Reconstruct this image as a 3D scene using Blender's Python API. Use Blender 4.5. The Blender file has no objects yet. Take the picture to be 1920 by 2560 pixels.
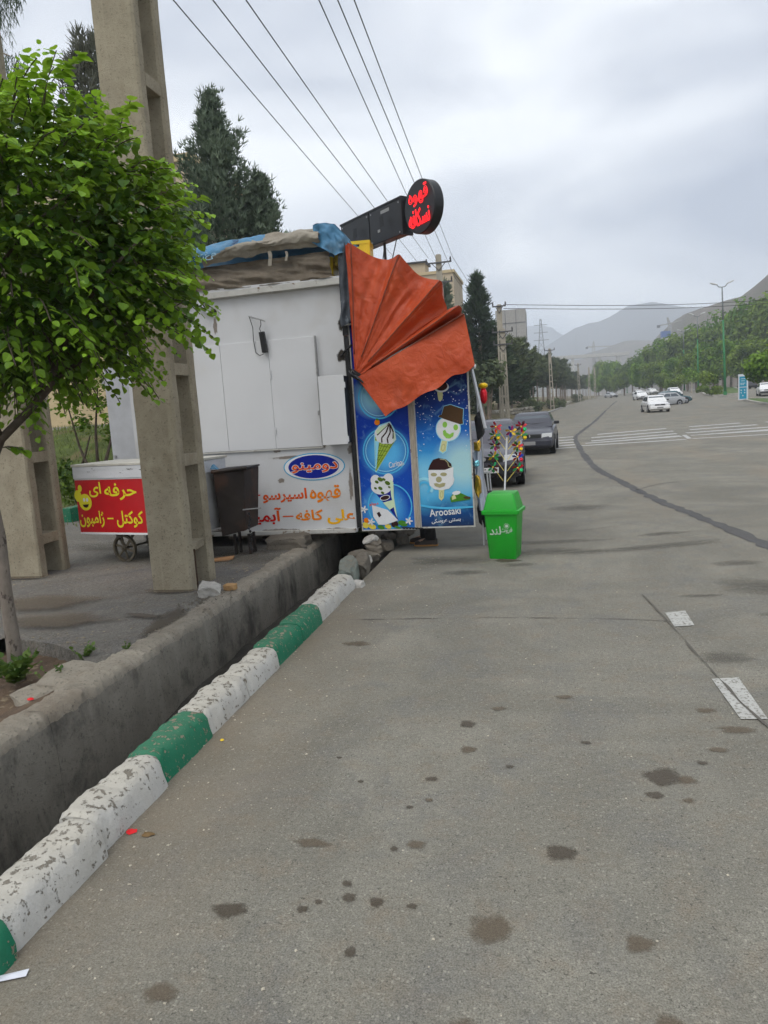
import bpy, bmesh, math, random
from mathutils import Vector, Matrix, Euler, noise

SC = bpy.context.scene
COL = SC.collection
R = math.radians

# ---------------------------------------------------------------- camera
cam_data = bpy.data.cameras.new("camera")
cam_data.sensor_fit = 'VERTICAL'
cam_data.sensor_height = 36.0
cam_data.lens = 26.0
cam_data.clip_start = 0.05
cam_data.clip_end = 20000
cam = bpy.data.objects.new("camera", cam_data)
COL.objects.link(cam)
cam.matrix_world = Matrix(((0.97525399, 0.03259437, 0.21867158, 0.0),
                           (0.21155122, 0.14977481, -0.96582275, 0.0),
                           (-0.06423188, 0.98818273, 0.13917310, 1.85),
                           (0, 0, 0, 1)))
SC.camera = cam

# ---------------------------------------------------------------- sky and light
SUN_EL, SUN_AZ = R(58), R(200)          # high, veiled by cloud, behind the camera
world = bpy.data.worlds.new("World")
SC.world = world
world.use_nodes = True
wn, wl = world.node_tree.nodes, world.node_tree.links
for n in list(wn):
    wn.remove(n)
out = wn.new('ShaderNodeOutputWorld')
bg = wn.new('ShaderNodeBackground')
bg.inputs['Strength'].default_value = 0.1
wl.new(bg.outputs[0], out.inputs[0])
sky = wn.new('ShaderNodeTexSky')
sky.sky_type = 'NISHITA'
sky.sun_disc = False
sky.sun_elevation = SUN_EL
sky.sun_rotation = SUN_AZ
sky.air_density = 1.0
sky.dust_density = 3.0
tc = wn.new('ShaderNodeTexCoord')
mp = wn.new('ShaderNodeMapping')
mp.inputs['Scale'].default_value = (1.0, 1.0, 2.6)
mp.inputs['Location'].default_value = (0.35, 0.2, 0.1)
nz = wn.new('ShaderNodeTexNoise')
nz.inputs['Scale'].default_value = 1.9
nz.inputs['Detail'].default_value = 5.0
nz.inputs['Roughness'].default_value = 0.45
nz.inputs['Distortion'].default_value = 0.4
wl.new(tc.outputs['Generated'], mp.inputs[0])
wl.new(mp.outputs[0], nz.inputs['Vector'])
cr = wn.new('ShaderNodeValToRGB')
cr.color_ramp.elements[0].position = 0.38
cr.color_ramp.elements[0].color = (0.43, 0.475, 0.57, 1)
cr.color_ramp.elements[1].position = 0.60
cr.color_ramp.elements[1].color = (0.93, 0.96, 1.0, 1)
wl.new(nz.outputs[0], cr.inputs[0])
sc10 = wn.new('ShaderNodeVectorMath')
sc10.operation = 'SCALE'
sc10.inputs['Scale'].default_value = 9.6
wl.new(cr.outputs[0], sc10.inputs[0])
mx = wn.new('ShaderNodeMixRGB')
mx.inputs['Fac'].default_value = 0.93
wl.new(sky.outputs[0], mx.inputs[1])
wl.new(sc10.outputs[0], mx.inputs[2])
wl.new(mx.outputs[0], bg.inputs[0])

sun_data = bpy.data.lights.new("sun", 'SUN')
sun_data.energy = 1.5
sun_data.angle = R(45)
sun_data.color = (1.0, 0.96, 0.9)
sun = bpy.data.objects.new("sun", sun_data)
COL.objects.link(sun)
# sun_rotation is measured clockwise from +Y
sdir = Vector((math.sin(SUN_AZ) * math.cos(SUN_EL), math.cos(SUN_AZ) * math.cos(SUN_EL), math.sin(SUN_EL)))
sun.rotation_euler = sdir.to_track_quat('Z', 'Y').to_euler()
sun.location = (0, -20, 40)

SC.view_settings.view_transform = 'Standard'
SC.view_settings.look = 'None'
SC.view_settings.gamma = 1.0
SC.view_settings.use_curve_mapping = False
SC.view_settings.exposure = 0.42
SC.render.engine = 'CYCLES'
SC.cycles.use_denoising = True
SC.cycles.max_bounces = 5
SC.cycles.diffuse_bounces = 2
SC.cycles.transparent_max_bounces = 12
SC.cycles.volume_bounces = 4
SC.cycles.use_adaptive_sampling = True
SC.cycles.adaptive_threshold = 0.03

# ---------------------------------------------------------------- helpers
random.seed(7)
def rnd(a, b): return random.uniform(a, b)
def sstep(t):
    t = max(0.0, min(1.0, t)); return t * t * (3 - 2 * t)
def lerp(a, b, t): return a + (b - a) * t
def interp(tab, v):
    if v <= tab[0][0]: return tab[0][1]
    for (a, b), (c, d) in zip(tab, tab[1:]):
        if v <= c: return b + (d - b) * (v - a) / (c - a)
    return tab[-1][1]
def nz3(x, y, z=0.0): return noise.noise(Vector((x, y, z)))
def fbm(x, y, z=0.0, o=4):
    s, a, f = 0.0, 0.5, 1.0
    for _ in range(o):
        s += a * nz3(x * f, y * f, z * f); a *= 0.5; f *= 2.03
    return s

class MB:
    """collects shapes, then links them as one mesh object"""
    def __init__(s): s.v, s.f, s.m, s.a = [], [], [], []
    def add(s, vs, fs, mi=0, a=None):
        n = len(s.v)
        s.v.extend([tuple(p) for p in vs])
        for f in fs:
            s.f.append([i + n for i in f]); s.m.append(mi); s.a.append(a if a is not None else 0.5)
        return s
    def box(s, c, d, mi=0, rot=None):
        x, y, z = d[0] / 2, d[1] / 2, d[2] / 2
        vs = [Vector((sx * x, sy * y, sz * z)) for sz in (-1, 1) for sy in (-1, 1) for sx in (-1, 1)]
        if rot is not None:
            m = rot if isinstance(rot, Matrix) else Euler(rot).to_matrix()
            vs = [m @ p for p in vs]
        c = Vector(c)
        return s.add([p + c for p in vs], [(0, 2, 3, 1), (4, 5, 7, 6), (0, 1, 5, 4), (2, 6, 7, 3), (0, 4, 6, 2), (1, 3, 7, 5)], mi)
    def bar(s, a, b, w, d=None, mi=0):
        """square bar from a to b"""
        a, b = Vector(a), Vector(b); d = d or w
        t = (b - a); L = t.length
        return s.box((a + b) / 2, (w, d, L), mi, t.to_track_quat('Z', 'Y').to_matrix())
    def tube(s, pts, r, n=8, mi=0, cap=True):
        pts = [Vector(p) for p in pts]
        rs = r if isinstance(r, (list, tuple)) else [r] * len(pts)
        base = len(s.v); up = Vector((0.13, 0.21, 1)).normalized()
        prev = None
        for i, p in enumerate(pts):
            t = (pts[min(i + 1, len(pts) - 1)] - pts[max(i - 1, 0)])
            t = t.normalized() if t.length > 1e-9 else Vector((0, 0, 1))
            if prev is None:
                ref = Vector((1, 0, 0)) if abs(t.z) > 0.9 else Vector((0, 0, 1))
                u = (ref - t * ref.dot(t)).normalized()
            else:
                u = (prev - t * prev.dot(t))
                u = u.normalized() if u.length > 1e-6 else Vector((1, 0, 0))
            prev = u; w = t.cross(u)
            for k in range(n):
                an = 2 * math.pi * k / n
                s.v.append(tuple(p + (u * math.cos(an) + w * math.sin(an)) * rs[i]))
        for i in range(len(pts) - 1):
            for k in range(n):
                k2 = (k + 1) % n
                s.f.append([base + i * n + k, base + i * n + k2, base + (i + 1) * n + k2, base + (i + 1) * n + k]); s.m.append(mi); s.a.append(0.5)
        if cap:
            s.f.append([base + k for k in range(n)][::-1]); s.m.append(mi); s.a.append(0.5)
            q = base + (len(pts) - 1) * n
            s.f.append([q + k for k in range(n)]); s.m.append(mi); s.a.append(0.5)
        return s
    def lathe(s, prof, n=16, o=(0, 0, 0), mi=0, axis='z'):
        base = len(s.v)
        for (r, h) in prof:
            for k in range(n):
                an = 2 * math.pi * k / n
                c, d = r * math.cos(an), r * math.sin(an)
                p = (c, d, h) if axis == 'z' else ((h, c, d) if axis == 'x' else (c, h, d))
                s.v.append((o[0] + p[0], o[1] + p[1], o[2] + p[2]))
        for i in range(len(prof) - 1):
            for k in range(n):
                k2 = (k + 1) % n
                s.f.append([base + i * n + k, base + i * n + k2, base + (i + 1) * n + k2, base + (i + 1) * n + k]); s.m.append(mi); s.a.append(0.5)
        s.f.append([base + k for k in range(n)][::-1]); s.m.append(mi); s.a.append(0.5)
        q = base + (len(prof) - 1) * n
        s.f.append([q + k for k in range(n)]); s.m.append(mi); s.a.append(0.5)
        return s
    def loft(s, rings, mi=0, cap=True):
        """rings: lists of points, same length, closed"""
        base = len(s.v); n = len(rings[0])
        for rg in rings: s.v.extend([tuple(p) for p in rg])
        for i in range(len(rings) - 1):
            for k in range(n):
                k2 = (k + 1) % n
                s.f.append([base + i * n + k, base + i * n + k2, base + (i + 1) * n + k2, base + (i + 1) * n + k]); s.m.append(mi); s.a.append(0.5)
        if cap:
            s.f.append([base + k for k in range(n)][::-1]); s.m.append(mi); s.a.append(0.5)
            q = base + (len(rings) - 1) * n
            s.f.append([q + k for k in range(n)]); s.m.append(mi); s.a.append(0.5)
        return s
    def grid(s, nu, nv, fn, mi=0):
        base = len(s.v)
        for j in range(nv + 1):
            for i in range(nu + 1):
                s.v.append(tuple(fn(i / nu, j / nv)))
        for j in range(nv):
            for i in range(nu):
                a = base + j * (nu + 1) + i
                s.f.append([a, a + 1, a + nu + 2, a + nu + 1]); s.m.append(mi); s.a.append(0.5)
        return s
    def slab(s, poly, y0, y1, mi=0):
        """outline in x,z given thickness from y0 to y1 (front face at y0)"""
        n = len(poly)
        vs = [(x, y0, z) for x, z in poly] + [(x, y1, z) for x, z in poly]
        fs = [list(range(n)), list(range(2 * n - 1, n - 1, -1))] + [[i, i + n, (i + 1) % n + n, (i + 1) % n] for i in range(n)]
        return s.add(vs, fs, mi)
    def plate(s, poly, z0, z1, mi=0):
        """outline in x,y with thickness from z0 to z1"""
        n = len(poly)
        vs = [(x, y, z1) for x, y in poly] + [(x, y, z0) for x, y in poly]
        fs = [list(range(n)), list(range(2 * n - 1, n - 1, -1))] + [[i, i + n, (i + 1) % n + n, (i + 1) % n] for i in range(n)]
        return s.add(vs, fs, mi)
    def build(s, name, mats, parent=None, loc=(0, 0, 0), rot=(0, 0, 0), smooth=False, bevel=0.0, attr=False, fix=True, autosmooth=None):
        me = bpy.data.meshes.new(name)
        me.from_pydata(s.v, [], s.f)
        mats = mats if isinstance(mats, (list, tuple)) else [mats]
        for m in mats: me.materials.append(m)
        me.polygons.foreach_set('material_index', s.m)
        if attr:
            at = me.attributes.new('rnd', 'FLOAT', 'FACE')
            at.data.foreach_set('value', s.a)
        if fix or bevel:
            bm = bmesh.new(); bm.from_mesh(me)
            if fix: bmesh.ops.recalc_face_normals(bm, faces=bm.faces)
            if bevel:
                es = [e for e in bm.edges if len(e.link_faces) == 2 and e.calc_face_angle(0) > 0.6]
                bmesh.ops.bevel(bm, geom=es, offset=bevel, segments=2, profile=0.6, affect='EDGES', clamp_overlap=True)
            bm.to_mesh(me); bm.free()
        if smooth:
            me.polygons.foreach_set('use_smooth', [True] * len(me.polygons))
            if autosmooth:
                try: me.set_sharp_from_angle(angle=R(autosmooth))
                except Exception: pass
        me.update()
        o = bpy.data.objects.new(name, me)
        COL.objects.link(o)
        o.parent = parent
        o.location = loc; o.rotation_euler = rot
        return o

def thing(name, label, cat, loc=(0, 0, 0), rotz=0.0, group=None, rot=None):
    o = bpy.data.objects.new(name, None)
    o.empty_display_size = 0.2
    COL.objects.link(o)
    o.location = loc
    o.rotation_euler = rot if rot else (0, 0, rotz)
    return tag(o, label, cat, group)
def tag(o, label=None, cat=None, group=None, kind=None):
    if label: o['label'] = label
    if cat: o['category'] = cat
    if group: o['group'] = group
    if kind: o['kind'] = kind
    return o
def struct(o): o['kind'] = 'structure'; return o
def copy_obj(o, parent=None, loc=None, rot=None, scale=None):
    c = o.copy(); COL.objects.link(c); c.parent = parent
    if loc is not None: c.location = loc
    if rot is not None: c.rotation_euler = rot
    if scale is not None: c.scale = scale
    return c
def copy_tree(o, parent=None, loc=None, rotz=None, scale=None, label=None):
    c = copy_obj(o, parent, loc, (0, 0, rotz) if rotz is not None else None, scale)
    if label: c['label'] = label
    for ch in [q for q in o.children]: copy_tree(ch, c)
    return c

# ---------------------------------------------------------------- materials
def lin(c):
    """8-bit display colour to linear"""
    return tuple(((v / 255) / 12.92 if v / 255 <= 0.04045 else ((v / 255 + 0.055) / 1.055) ** 2.4) for v in c)
def new_mat(name):
    m = bpy.data.materials.new(name); m.use_nodes = True
    nt = m.node_tree
    for n in list(nt.nodes): nt.nodes.remove(n)
    o = nt.nodes.new('ShaderNodeOutputMaterial')
    b = nt.nodes.new('ShaderNodeBsdfPrincipled')
    nt.links.new(b.outputs[0], o.inputs[0])
    return m, nt, b, o
def c4(c): return (c[0], c[1], c[2], 1)
def n_noise(nt, vec, scale, detail=4, rough=0.55, dist=0.0):
    n = nt.nodes.new('ShaderNodeTexNoise')
    n.inputs['Scale'].default_value = scale; n.inputs['Detail'].default_value = detail
    n.inputs['Roughness'].default_value = rough; n.inputs['Distortion'].default_value = dist
    if vec is not None: nt.links.new(vec, n.inputs['Vector'])
    return n.outputs[0]
def n_range(nt, v, a, b, c=0.0, d=1.0):
    n = nt.nodes.new('ShaderNodeMapRange')
    n.inputs[1].default_value = a; n.inputs[2].default_value = b
    n.inputs[3].default_value = c; n.inputs[4].default_value = d
    nt.links.new(v, n.inputs[0]); return n.outputs[0]
def n_mix(nt, f, a, b, mode='MIX'):
    n = nt.nodes.new('ShaderNodeMixRGB'); n.blend_type = mode
    for i, q in ((0, f), (1, a), (2, b)):
        if isinstance(q, (int, float)): n.inputs[i].default_value = q
        elif isinstance(q, tuple): n.inputs[i].default_value = c4(q)
        else: nt.links.new(q, n.inputs[i])
    return n.outputs[0]
def n_math(nt, op, a, b=0.0, c=None):
    n = nt.nodes.new('ShaderNodeMath'); n.operation = op
    for i, q in enumerate((a, b) if c is None else (a, b, c)):
        if isinstance(q, (int, float)): n.inputs[i].default_value = q
        else: nt.links.new(q, n.inputs[i])
    return n.outputs[0]
def n_bump(nt, b, h, strength=0.3, dist=0.01):
    n = nt.nodes.new('ShaderNodeBump')
    n.inputs['Strength'].default_value = strength; n.inputs['Distance'].default_value = dist
    nt.links.new(h, n.inputs['Height']); nt.links.new(n.outputs[0], b.inputs['Normal'])
def n_pos(nt, scale=None):
    g = nt.nodes.new('ShaderNodeNewGeometry').outputs['Position']
    if scale:
        mpn = nt.nodes.new('ShaderNodeMapping'); mpn.inputs['Scale'].default_value = scale
        nt.links.new(g, mpn.inputs[0]); return mpn.outputs[0]
    return g
def mat(name, col, rough=0.7, metal=0.0, var=0.12, vs=5.0, bump=0.0, bs=60.0, bd=0.004, spec=0.4,
        col2=None, s2=9.0, t2=(0.58, 0.66), col3=None, s3=2.0, t3=(0.5, 0.7), f3=0.6, stretch=None, trans=0.0):
    """col varied by noise; col2 = sharp patches (peeling, chips); col3 = soft grime"""
    m, nt, b, o = new_mat(name)
    p = n_pos(nt, stretch)
    f = n_noise(nt, p, vs, 5)
    c = n_mix(nt, n_range(nt, f, 0.3, 0.7), tuple(v * (1 - var) for v in col), tuple(min(1, v * (1 + var)) for v in col))
    if col3:
        g = n_noise(nt, p, s3, 6, 0.6)
        c = n_mix(nt, n_range(nt, g, t3[0], t3[1], 0, f3), c, col3)
    if col2:
        g = n_noise(nt, p, s2, 6, 0.65)
        c = n_mix(nt, n_range(nt, g, t2[0], t2[1]), c, col2)
    nt.links.new(c, b.inputs['Base Color'])
    b.inputs['Roughness'].default_value = rough
    b.inputs['Metallic'].default_value = metal
    b.inputs['Specular IOR Level'].default_value = spec
    if bump:
        n_bump(nt, b, n_noise(nt, n_pos(nt), bs, 4, 0.6), bump, bd)
    return m
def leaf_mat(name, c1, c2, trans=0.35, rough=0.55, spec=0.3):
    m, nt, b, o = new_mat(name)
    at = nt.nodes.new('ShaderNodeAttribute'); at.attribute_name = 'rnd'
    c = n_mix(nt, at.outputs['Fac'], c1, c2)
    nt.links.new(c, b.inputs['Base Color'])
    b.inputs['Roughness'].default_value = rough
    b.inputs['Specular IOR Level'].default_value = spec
    tr = nt.nodes.new('ShaderNodeBsdfTranslucent')
    nt.links.new(n_mix(nt, 0.5, c, (0.35, 0.5, 0.05), 'MIX') if trans > 0.3 else c, tr.inputs[0])
    mxs = nt.nodes.new('ShaderNodeMixShader'); mxs.inputs[0].default_value = trans
    nt.links.new(b.outputs[0], mxs.inputs[1]); nt.links.new(tr.outputs[0], mxs.inputs[2])
    nt.links.new(mxs.outputs[0], o.inputs[0])
    return m
def flat_mat(name, col, rough=0.5, spec=0.15): return mat(name, col, rough, 0, 0.04, 12, 0, spec=spec)
def emit_mat(name, col, s):
    m, nt, b, o = new_mat(name)
    b.inputs['Base Color'].default_value = c4(col)
    b.inputs['Emission Color'].default_value = c4(col); b.inputs['Emission Strength'].default_value = s
    return m

def stain_mat(name, col, rough=0.6, amount=0.9, ns=14.0, soft=(0.22, 0.48)):
    """a stain that soaks out raggedly: face-corner-free, driven by the 'edge' point attribute"""
    m, nt, b, o = new_mat(name)
    at = nt.nodes.new('ShaderNodeAttribute'); at.attribute_name = 'edge'
    f = n_noise(nt, n_pos(nt), ns, 6, 0.7)
    g = n_math(nt, 'ADD', at.outputs['Fac'], n_math(nt, 'MULTIPLY', n_math(nt, 'SUBTRACT', f, 0.5), 1.1))
    g = n_range(nt, g, soft[0], soft[1], 0, amount)
    b.inputs['Base Color'].default_value = c4(col); b.inputs['Roughness'].default_value = rough
    tr = nt.nodes.new('ShaderNodeBsdfTransparent')
    mxs = nt.nodes.new('ShaderNodeMixShader')
    nt.links.new(g, mxs.inputs[0]); nt.links.new(tr.outputs[0], mxs.inputs[1]); nt.links.new(b.outputs[0], mxs.inputs[2])
    nt.links.new(mxs.outputs[0], o.inputs[0])
    return m
# ---------------------------------------------------------------- ground, road, channel
XL = [(-10, -2.03), (48, -2.03), (56, -1.65), (80, -0.43), (115, 2.0), (167, 6.3), (260, 15.5), (346, 24.0), (460, 36.0)]
def xl(y): return interp(XL, y)
def zg(x, y): return sstep((y - 58) / 60) * 0.040 * max(0.0, min(32.0, x))

def asphalt_mat(name, base, dust, dust_on=True, scale=1.0, light=1.0):
    m, nt, b, o = new_mat(name)
    p = n_pos(nt)
    big = n_noise(nt, p, 0.55, 7, 0.68, 0.8)
    mid = n_noise(nt, p, 2.3, 5, 0.6)
    fine = n_noise(nt, p, 150 * scale, 3, 0.7)
    c = n_mix(nt, n_range(nt, big, 0.34, 0.66), tuple(v * 0.74 for v in base), tuple(v * 1.2 for v in base))
    c = n_mix(nt, n_range(nt, mid, 0.45, 0.66, 0, 0.38), c, tuple(v * 0.72 for v in base))
    warm = n_noise(nt, p, 5.5, 6, 0.7)
    c = n_mix(nt, n_range(nt, warm, 0.5, 0.68, 0, 0.45), c, (base[0] * 1.02, base[1] * 0.86, base[2] * 0.74))
    cool = n_noise(nt, p, 1.9, 7, 0.68, 0.6)
    c = n_mix(nt, n_range(nt, cool, 0.5, 0.68, 0, 0.6), c, (base[0] * 0.70, base[1] * 0.74, base[2] * 0.86))
    # aggregate: pale chips and dark pits
    vo = nt.nodes.new('ShaderNodeTexVoronoi'); vo.inputs['Scale'].default_value = 62 * scale
    nt.links.new(p, vo.inputs['Vector'])
    hsv = nt.nodes.new('ShaderNodeSeparateColor'); nt.links.new(vo.outputs['Color'], hsv.inputs[0])
    chip = n_math(nt, 'MULTIPLY', n_range(nt, hsv.outputs[0], 0.72, 0.86), n_range(nt, vo.outputs['Distance'], 0.42, 0.3))
    pa = n_noise(nt, p, 72 * scale, 2, 0.5, 0.8)
    pit = n_math(nt, 'MULTIPLY', n_range(nt, pa, 0.62, 0.67), n_range(nt, n_noise(nt, p, 7 * scale, 3, 0.6), 0.35, 0.62, 0.25, 1.0))
    c = n_mix(nt, n_math(nt, 'MULTIPLY', chip, 0.6), c, tuple(min(1, v * 1.55) for v in base))
    c = n_mix(nt, n_math(nt, 'MULTIPLY', pit, 0.9), c, tuple(v * 0.36 for v in base))
    gr = nt.nodes.new('ShaderNodeCombineXYZ'); gv = n_range(nt, fine, 0.32, 0.68, 0.55, 1.45)
    for q in range(3): nt.links.new(gv, gr.inputs[q])
    c = n_mix(nt, 1.0, c, gr.outputs[0], 'MULTIPLY')
    mg = n_noise(nt, p, 38 * scale, 4, 0.7)
    c = n_mix(nt, n_range(nt, mg, 0.5, 0.72, 0, 0.5), c, tuple(v * 0.5 for v in base))
    c = n_mix(nt, n_range(nt, mg, 0.46, 0.30, 0, 0.35), c, tuple(v * 1.45 for v in base))
    if dust_on:
        sx = nt.nodes.new('ShaderNodeSeparateXYZ'); nt.links.new(p, sx.inputs[0])
        d = n_range(nt, sx.outputs[0], -1.15, -1.95)
        n2 = n_noise(nt, p, 1.1, 5, 0.6)
        d = n_math(nt, 'MULTIPLY', d, n_range(nt, n2, 0.25, 0.6))
        d = n_math(nt, 'MULTIPLY', d, n_range(nt, sx.outputs[1], 11, 6))
        c = n_mix(nt, n_math(nt, 'MULTIPLY', d, 0.6), c, dust)
        # sandy drift across the near carriageway
        e = n_noise(nt, n_pos(nt, (0.5, 0.12, 1)), 1.6, 5, 0.6)
        e = n_math(nt, 'MULTIPLY', n_range(nt, e, 0.5, 0.72), n_range(nt, sx.outputs[1], 6, 16))
        c = n_mix(nt, n_math(nt, 'MULTIPLY', e, 0.45), c, tuple(v * 1.25 for v in dust))
    nt.links.new(c, b.inputs['Base Color'])
    b.inputs['Roughness'].default_value = 0.86
    b.inputs['Specular IOR Level'].default_value = 0.25
    h = n_math(nt, 'ADD', n_math(nt, 'MULTIPLY', fine, 0.5), n_math(nt, 'MULTIPLY', vo.outputs['Distance'], -0.8))
    n_bump(nt, b, h, 0.55, 0.006)
    return m
M_ROAD = asphalt_mat('asphalt', (0.204, 0.194, 0.160), (0.21, 0.17, 0.12))
M_PAVE = asphalt_mat('pavement_asphalt', (0.165, 0.155, 0.135), (0.2, 0.16, 0.12), False, 0.6)
M_EARTH = mat('earth', (0.16, 0.125, 0.085), 0.95, 0, 0.35, 3, 0.8, 25, 0.03)

def sheet(name, xs, ys, zf, m, parent=None):
    b = MB(); nx, ny = len(xs(ys[0])), len(ys)
    for y in ys:
        for x in xs(y): b.v.append((x, y, zf(x, y)))
    for j in range(ny - 1):
        for i in range(nx - 1):
            a = j * nx + i
            b.f.append([a, a + 1, a + nx + 1, a + nx]); b.m.append(0); b.a.append(0.5)
    return b.build(name, m, parent, fix=False, smooth=True)

M_FAR = mat('dry_land', (0.20, 0.185, 0.13), 0.95, 0, 0.3, 0.01)
gs = sorted(set([s * v for s in (-1, 1) for v in (0, 50, 150, 400, 900, 1700, 3000)]))
struct(sheet('ground', lambda y: gs, [-300, -50, 0, 100, 300, 600, 1200, 2000, 3200], lambda x, y: -1.25, M_FAR))

ys_road = [-8, -2, 4, 10, 20, 30, 40, 46, 52, 58, 64, 70, 76, 82, 88, 94, 100, 106, 115, 130, 150, 175, 200, 230, 260, 300, 346, 400, 460]
def road_xs(y):
    a = xl(y); return [a, a + 2.1 if y > 46 else max(a + 2.0, 0.02), 5, 10, 16, 22, 28, 32, 40, 55, 75] if a < 2 else [a + (75 + a - a) * t for t in (0, .03, .07, .13, .2, .28, .36, .44, .55, .75, 1)]
road = struct(sheet('road', road_xs, ys_road, zg, M_ROAD))

# tar-filled repair strip: edges wander
M_TAR = asphalt_mat('tar_patch', (0.098, 0.096, 0.094), (0, 0, 0), False, 1.2)
def ribbon(name, pts, w, m, dz=0.004, n=90, rag=0.04, parent=road):
    b = MB(); L = []
    for i in range(n + 1):
        t = i / n * (len(pts) - 1); k = min(int(t), len(pts) - 2); f = t - k
        p0, p1, p2, p3 = pts[max(k - 1, 0)], pts[k], pts[k + 1], pts[min(k + 2, len(pts) - 1)]
        q = [0.5 * ((2 * p1[a]) + (-p0[a] + p2[a]) * f + (2 * p0[a] - 5 * p1[a] + 4 * p2[a] - p3[a]) * f * f + (-p0[a] + 3 * p1[a] - 3 * p2[a] + p3[a]) * f ** 3) for a in (0, 1)]
        L.append(Vector(q))
    for i, q in enumerate(L):
        t = (L[min(i + 1, n)] - L[max(i - 1, 0)]).normalized(); nn = Vector((-t.y, t.x))
        ww = w(q.y) if callable(w) else w
        for s in (-1, 1):
            r = q + nn * s * (ww / 2 + rag * nz3(q.x * 5 + s * 9, q.y * 5, 1.3) * ww * 4)
            b.v.append((r.x, r.y, zg(r.x, r.y) + dz))
    for i in range(n): b.f.append([2 * i, 2 * i + 1, 2 * i + 3, 2 * i + 2]); b.m.append(0); b.a.append(0.5)
    return b.build(name, m, parent)
ribbon('tar_strip', [(2.60, 7.6), (2.42, 9.2), (2.24, 10.4), (2.03, 11.7), (1.76, 13.4), (1.50, 15.9), (1.19, 19.1), (1.10, 23.4), (1.13, 29.5), (1.22, 34), (1.68, 39), (3.3, 54), (6.1, 81.5), (11.7, 132)], lambda y: 0.185 if y < 40 else 0.22, M_TAR, n=300, rag=0.09)
M_CRACK = mat('crack_tar', (0.11, 0.10, 0.085), 0.9)
ribbon('crack', [(1.60, 14.6), (1.9, 15.1), (2.2, 15.5), (2.55, 15.7)], 0.035, M_CRACK, rag=0.12, n=60)
ribbon('crack', [(0.80, 6.95), (0.90, 6.1), (0.97, 5.3), (1.02, 4.85), (1.07, 4.4), (1.17, 3.9)], 0.008, M_CRACK, rag=0.5, n=90, dz=0.009)
ribbon('crack', [(-1.9, 6.15), (-1.0, 6.2), (-0.3, 6.22), (0.5, 6.18), (1.0, 6.1)], 0.006, M_CRACK, rag=0.6, n=110)
ribbon('crack', [(-1.3, 10.3), (-0.4, 10.2), (0.3, 10.35), (1.2, 10.9)], 0.010, M_CRACK, rag=0.5, n=80)

# painted markings
M_PAINT = mat('road_paint', (0.42, 0.42, 0.39), 0.8, 0, 0.12, 8, 0.3, 120, 0.002, col2=(0.19, 0.18, 0.155), s2=45, t2=(0.52, 0.6))
M_PAINT_FAR = mat('road_paint_far', (0.42, 0.42, 0.41), 0.8, 0, 0.18, 2, col2=(0.22, 0.21, 0.19), s2=5, t2=(0.54, 0.66))
def marking(name, poly, m, dz=0.006):
    b = MB(); b.add([(x, y, zg(x, y) + dz) for x, y in poly], [list(range(len(poly)))])
    return b.build(name, m, road)
marking('lane_dash', [(0.914, 6.345), (1.082, 6.413), (1.079, 5.996), (0.926, 5.959)], M_PAINT)
marking('lane_dash', [(0.973, 4.846), (1.139, 4.878), (1.144, 4.247), (1.002, 4.237)], M_PAINT)
marking('lane_dash', [(5.25, 31.55), (5.42, 31.62), (5.20, 29.2), (5.03, 29.1)], M_PAINT_FAR)
for (xa, ya, xb, yb, wa, wb) in [(0.2, 34.4, 1.15, 34.7, .5, .5), (0.2, 32.1, 1.1, 32.4, .5, .5), (0.2, 30.3, 1.02, 30.6, .55, .55), (0.2, 28.7, 1.0, 29.0, .55, .55), (0.2, 27.3, 1.0, 27.6, .35, .35),
        (2.25, 35.6, 5.57, 37.7, .65, .65), (1.85, 33.1, 5.47, 35.0, .65, .65), (1.72, 30.8, 5.28, 32.9, .6, .6), (1.42, 29.5, 5.12, 31.0, .4, .9), (1.22, 28.2, 4.93, 28.8, .35, .4),
        (6.70, 38.2, 9.2, 39.2, .65, .65), (6.22, 35.4, 9.3, 36.6, .65, .65), (5.67, 33.0, 9.4, 34.2, .6, .6), (5.5, 31.1, 9.4, 32.2, .3, 1.2), (5.2, 29.1, 9.5, 29.4, .3, .3),
        (10.2, 38.6, 13.2, 39.6, .6, .6), (10.4, 36.2, 13.4, 37.0, .6, .6)]:
    marking('crosswalk_stripe', [(xa, ya - wa / 2), (xb, yb - wb / 2), (xb, yb + wb / 2), (xa, ya + wa / 2)], M_PAINT_FAR)

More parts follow.
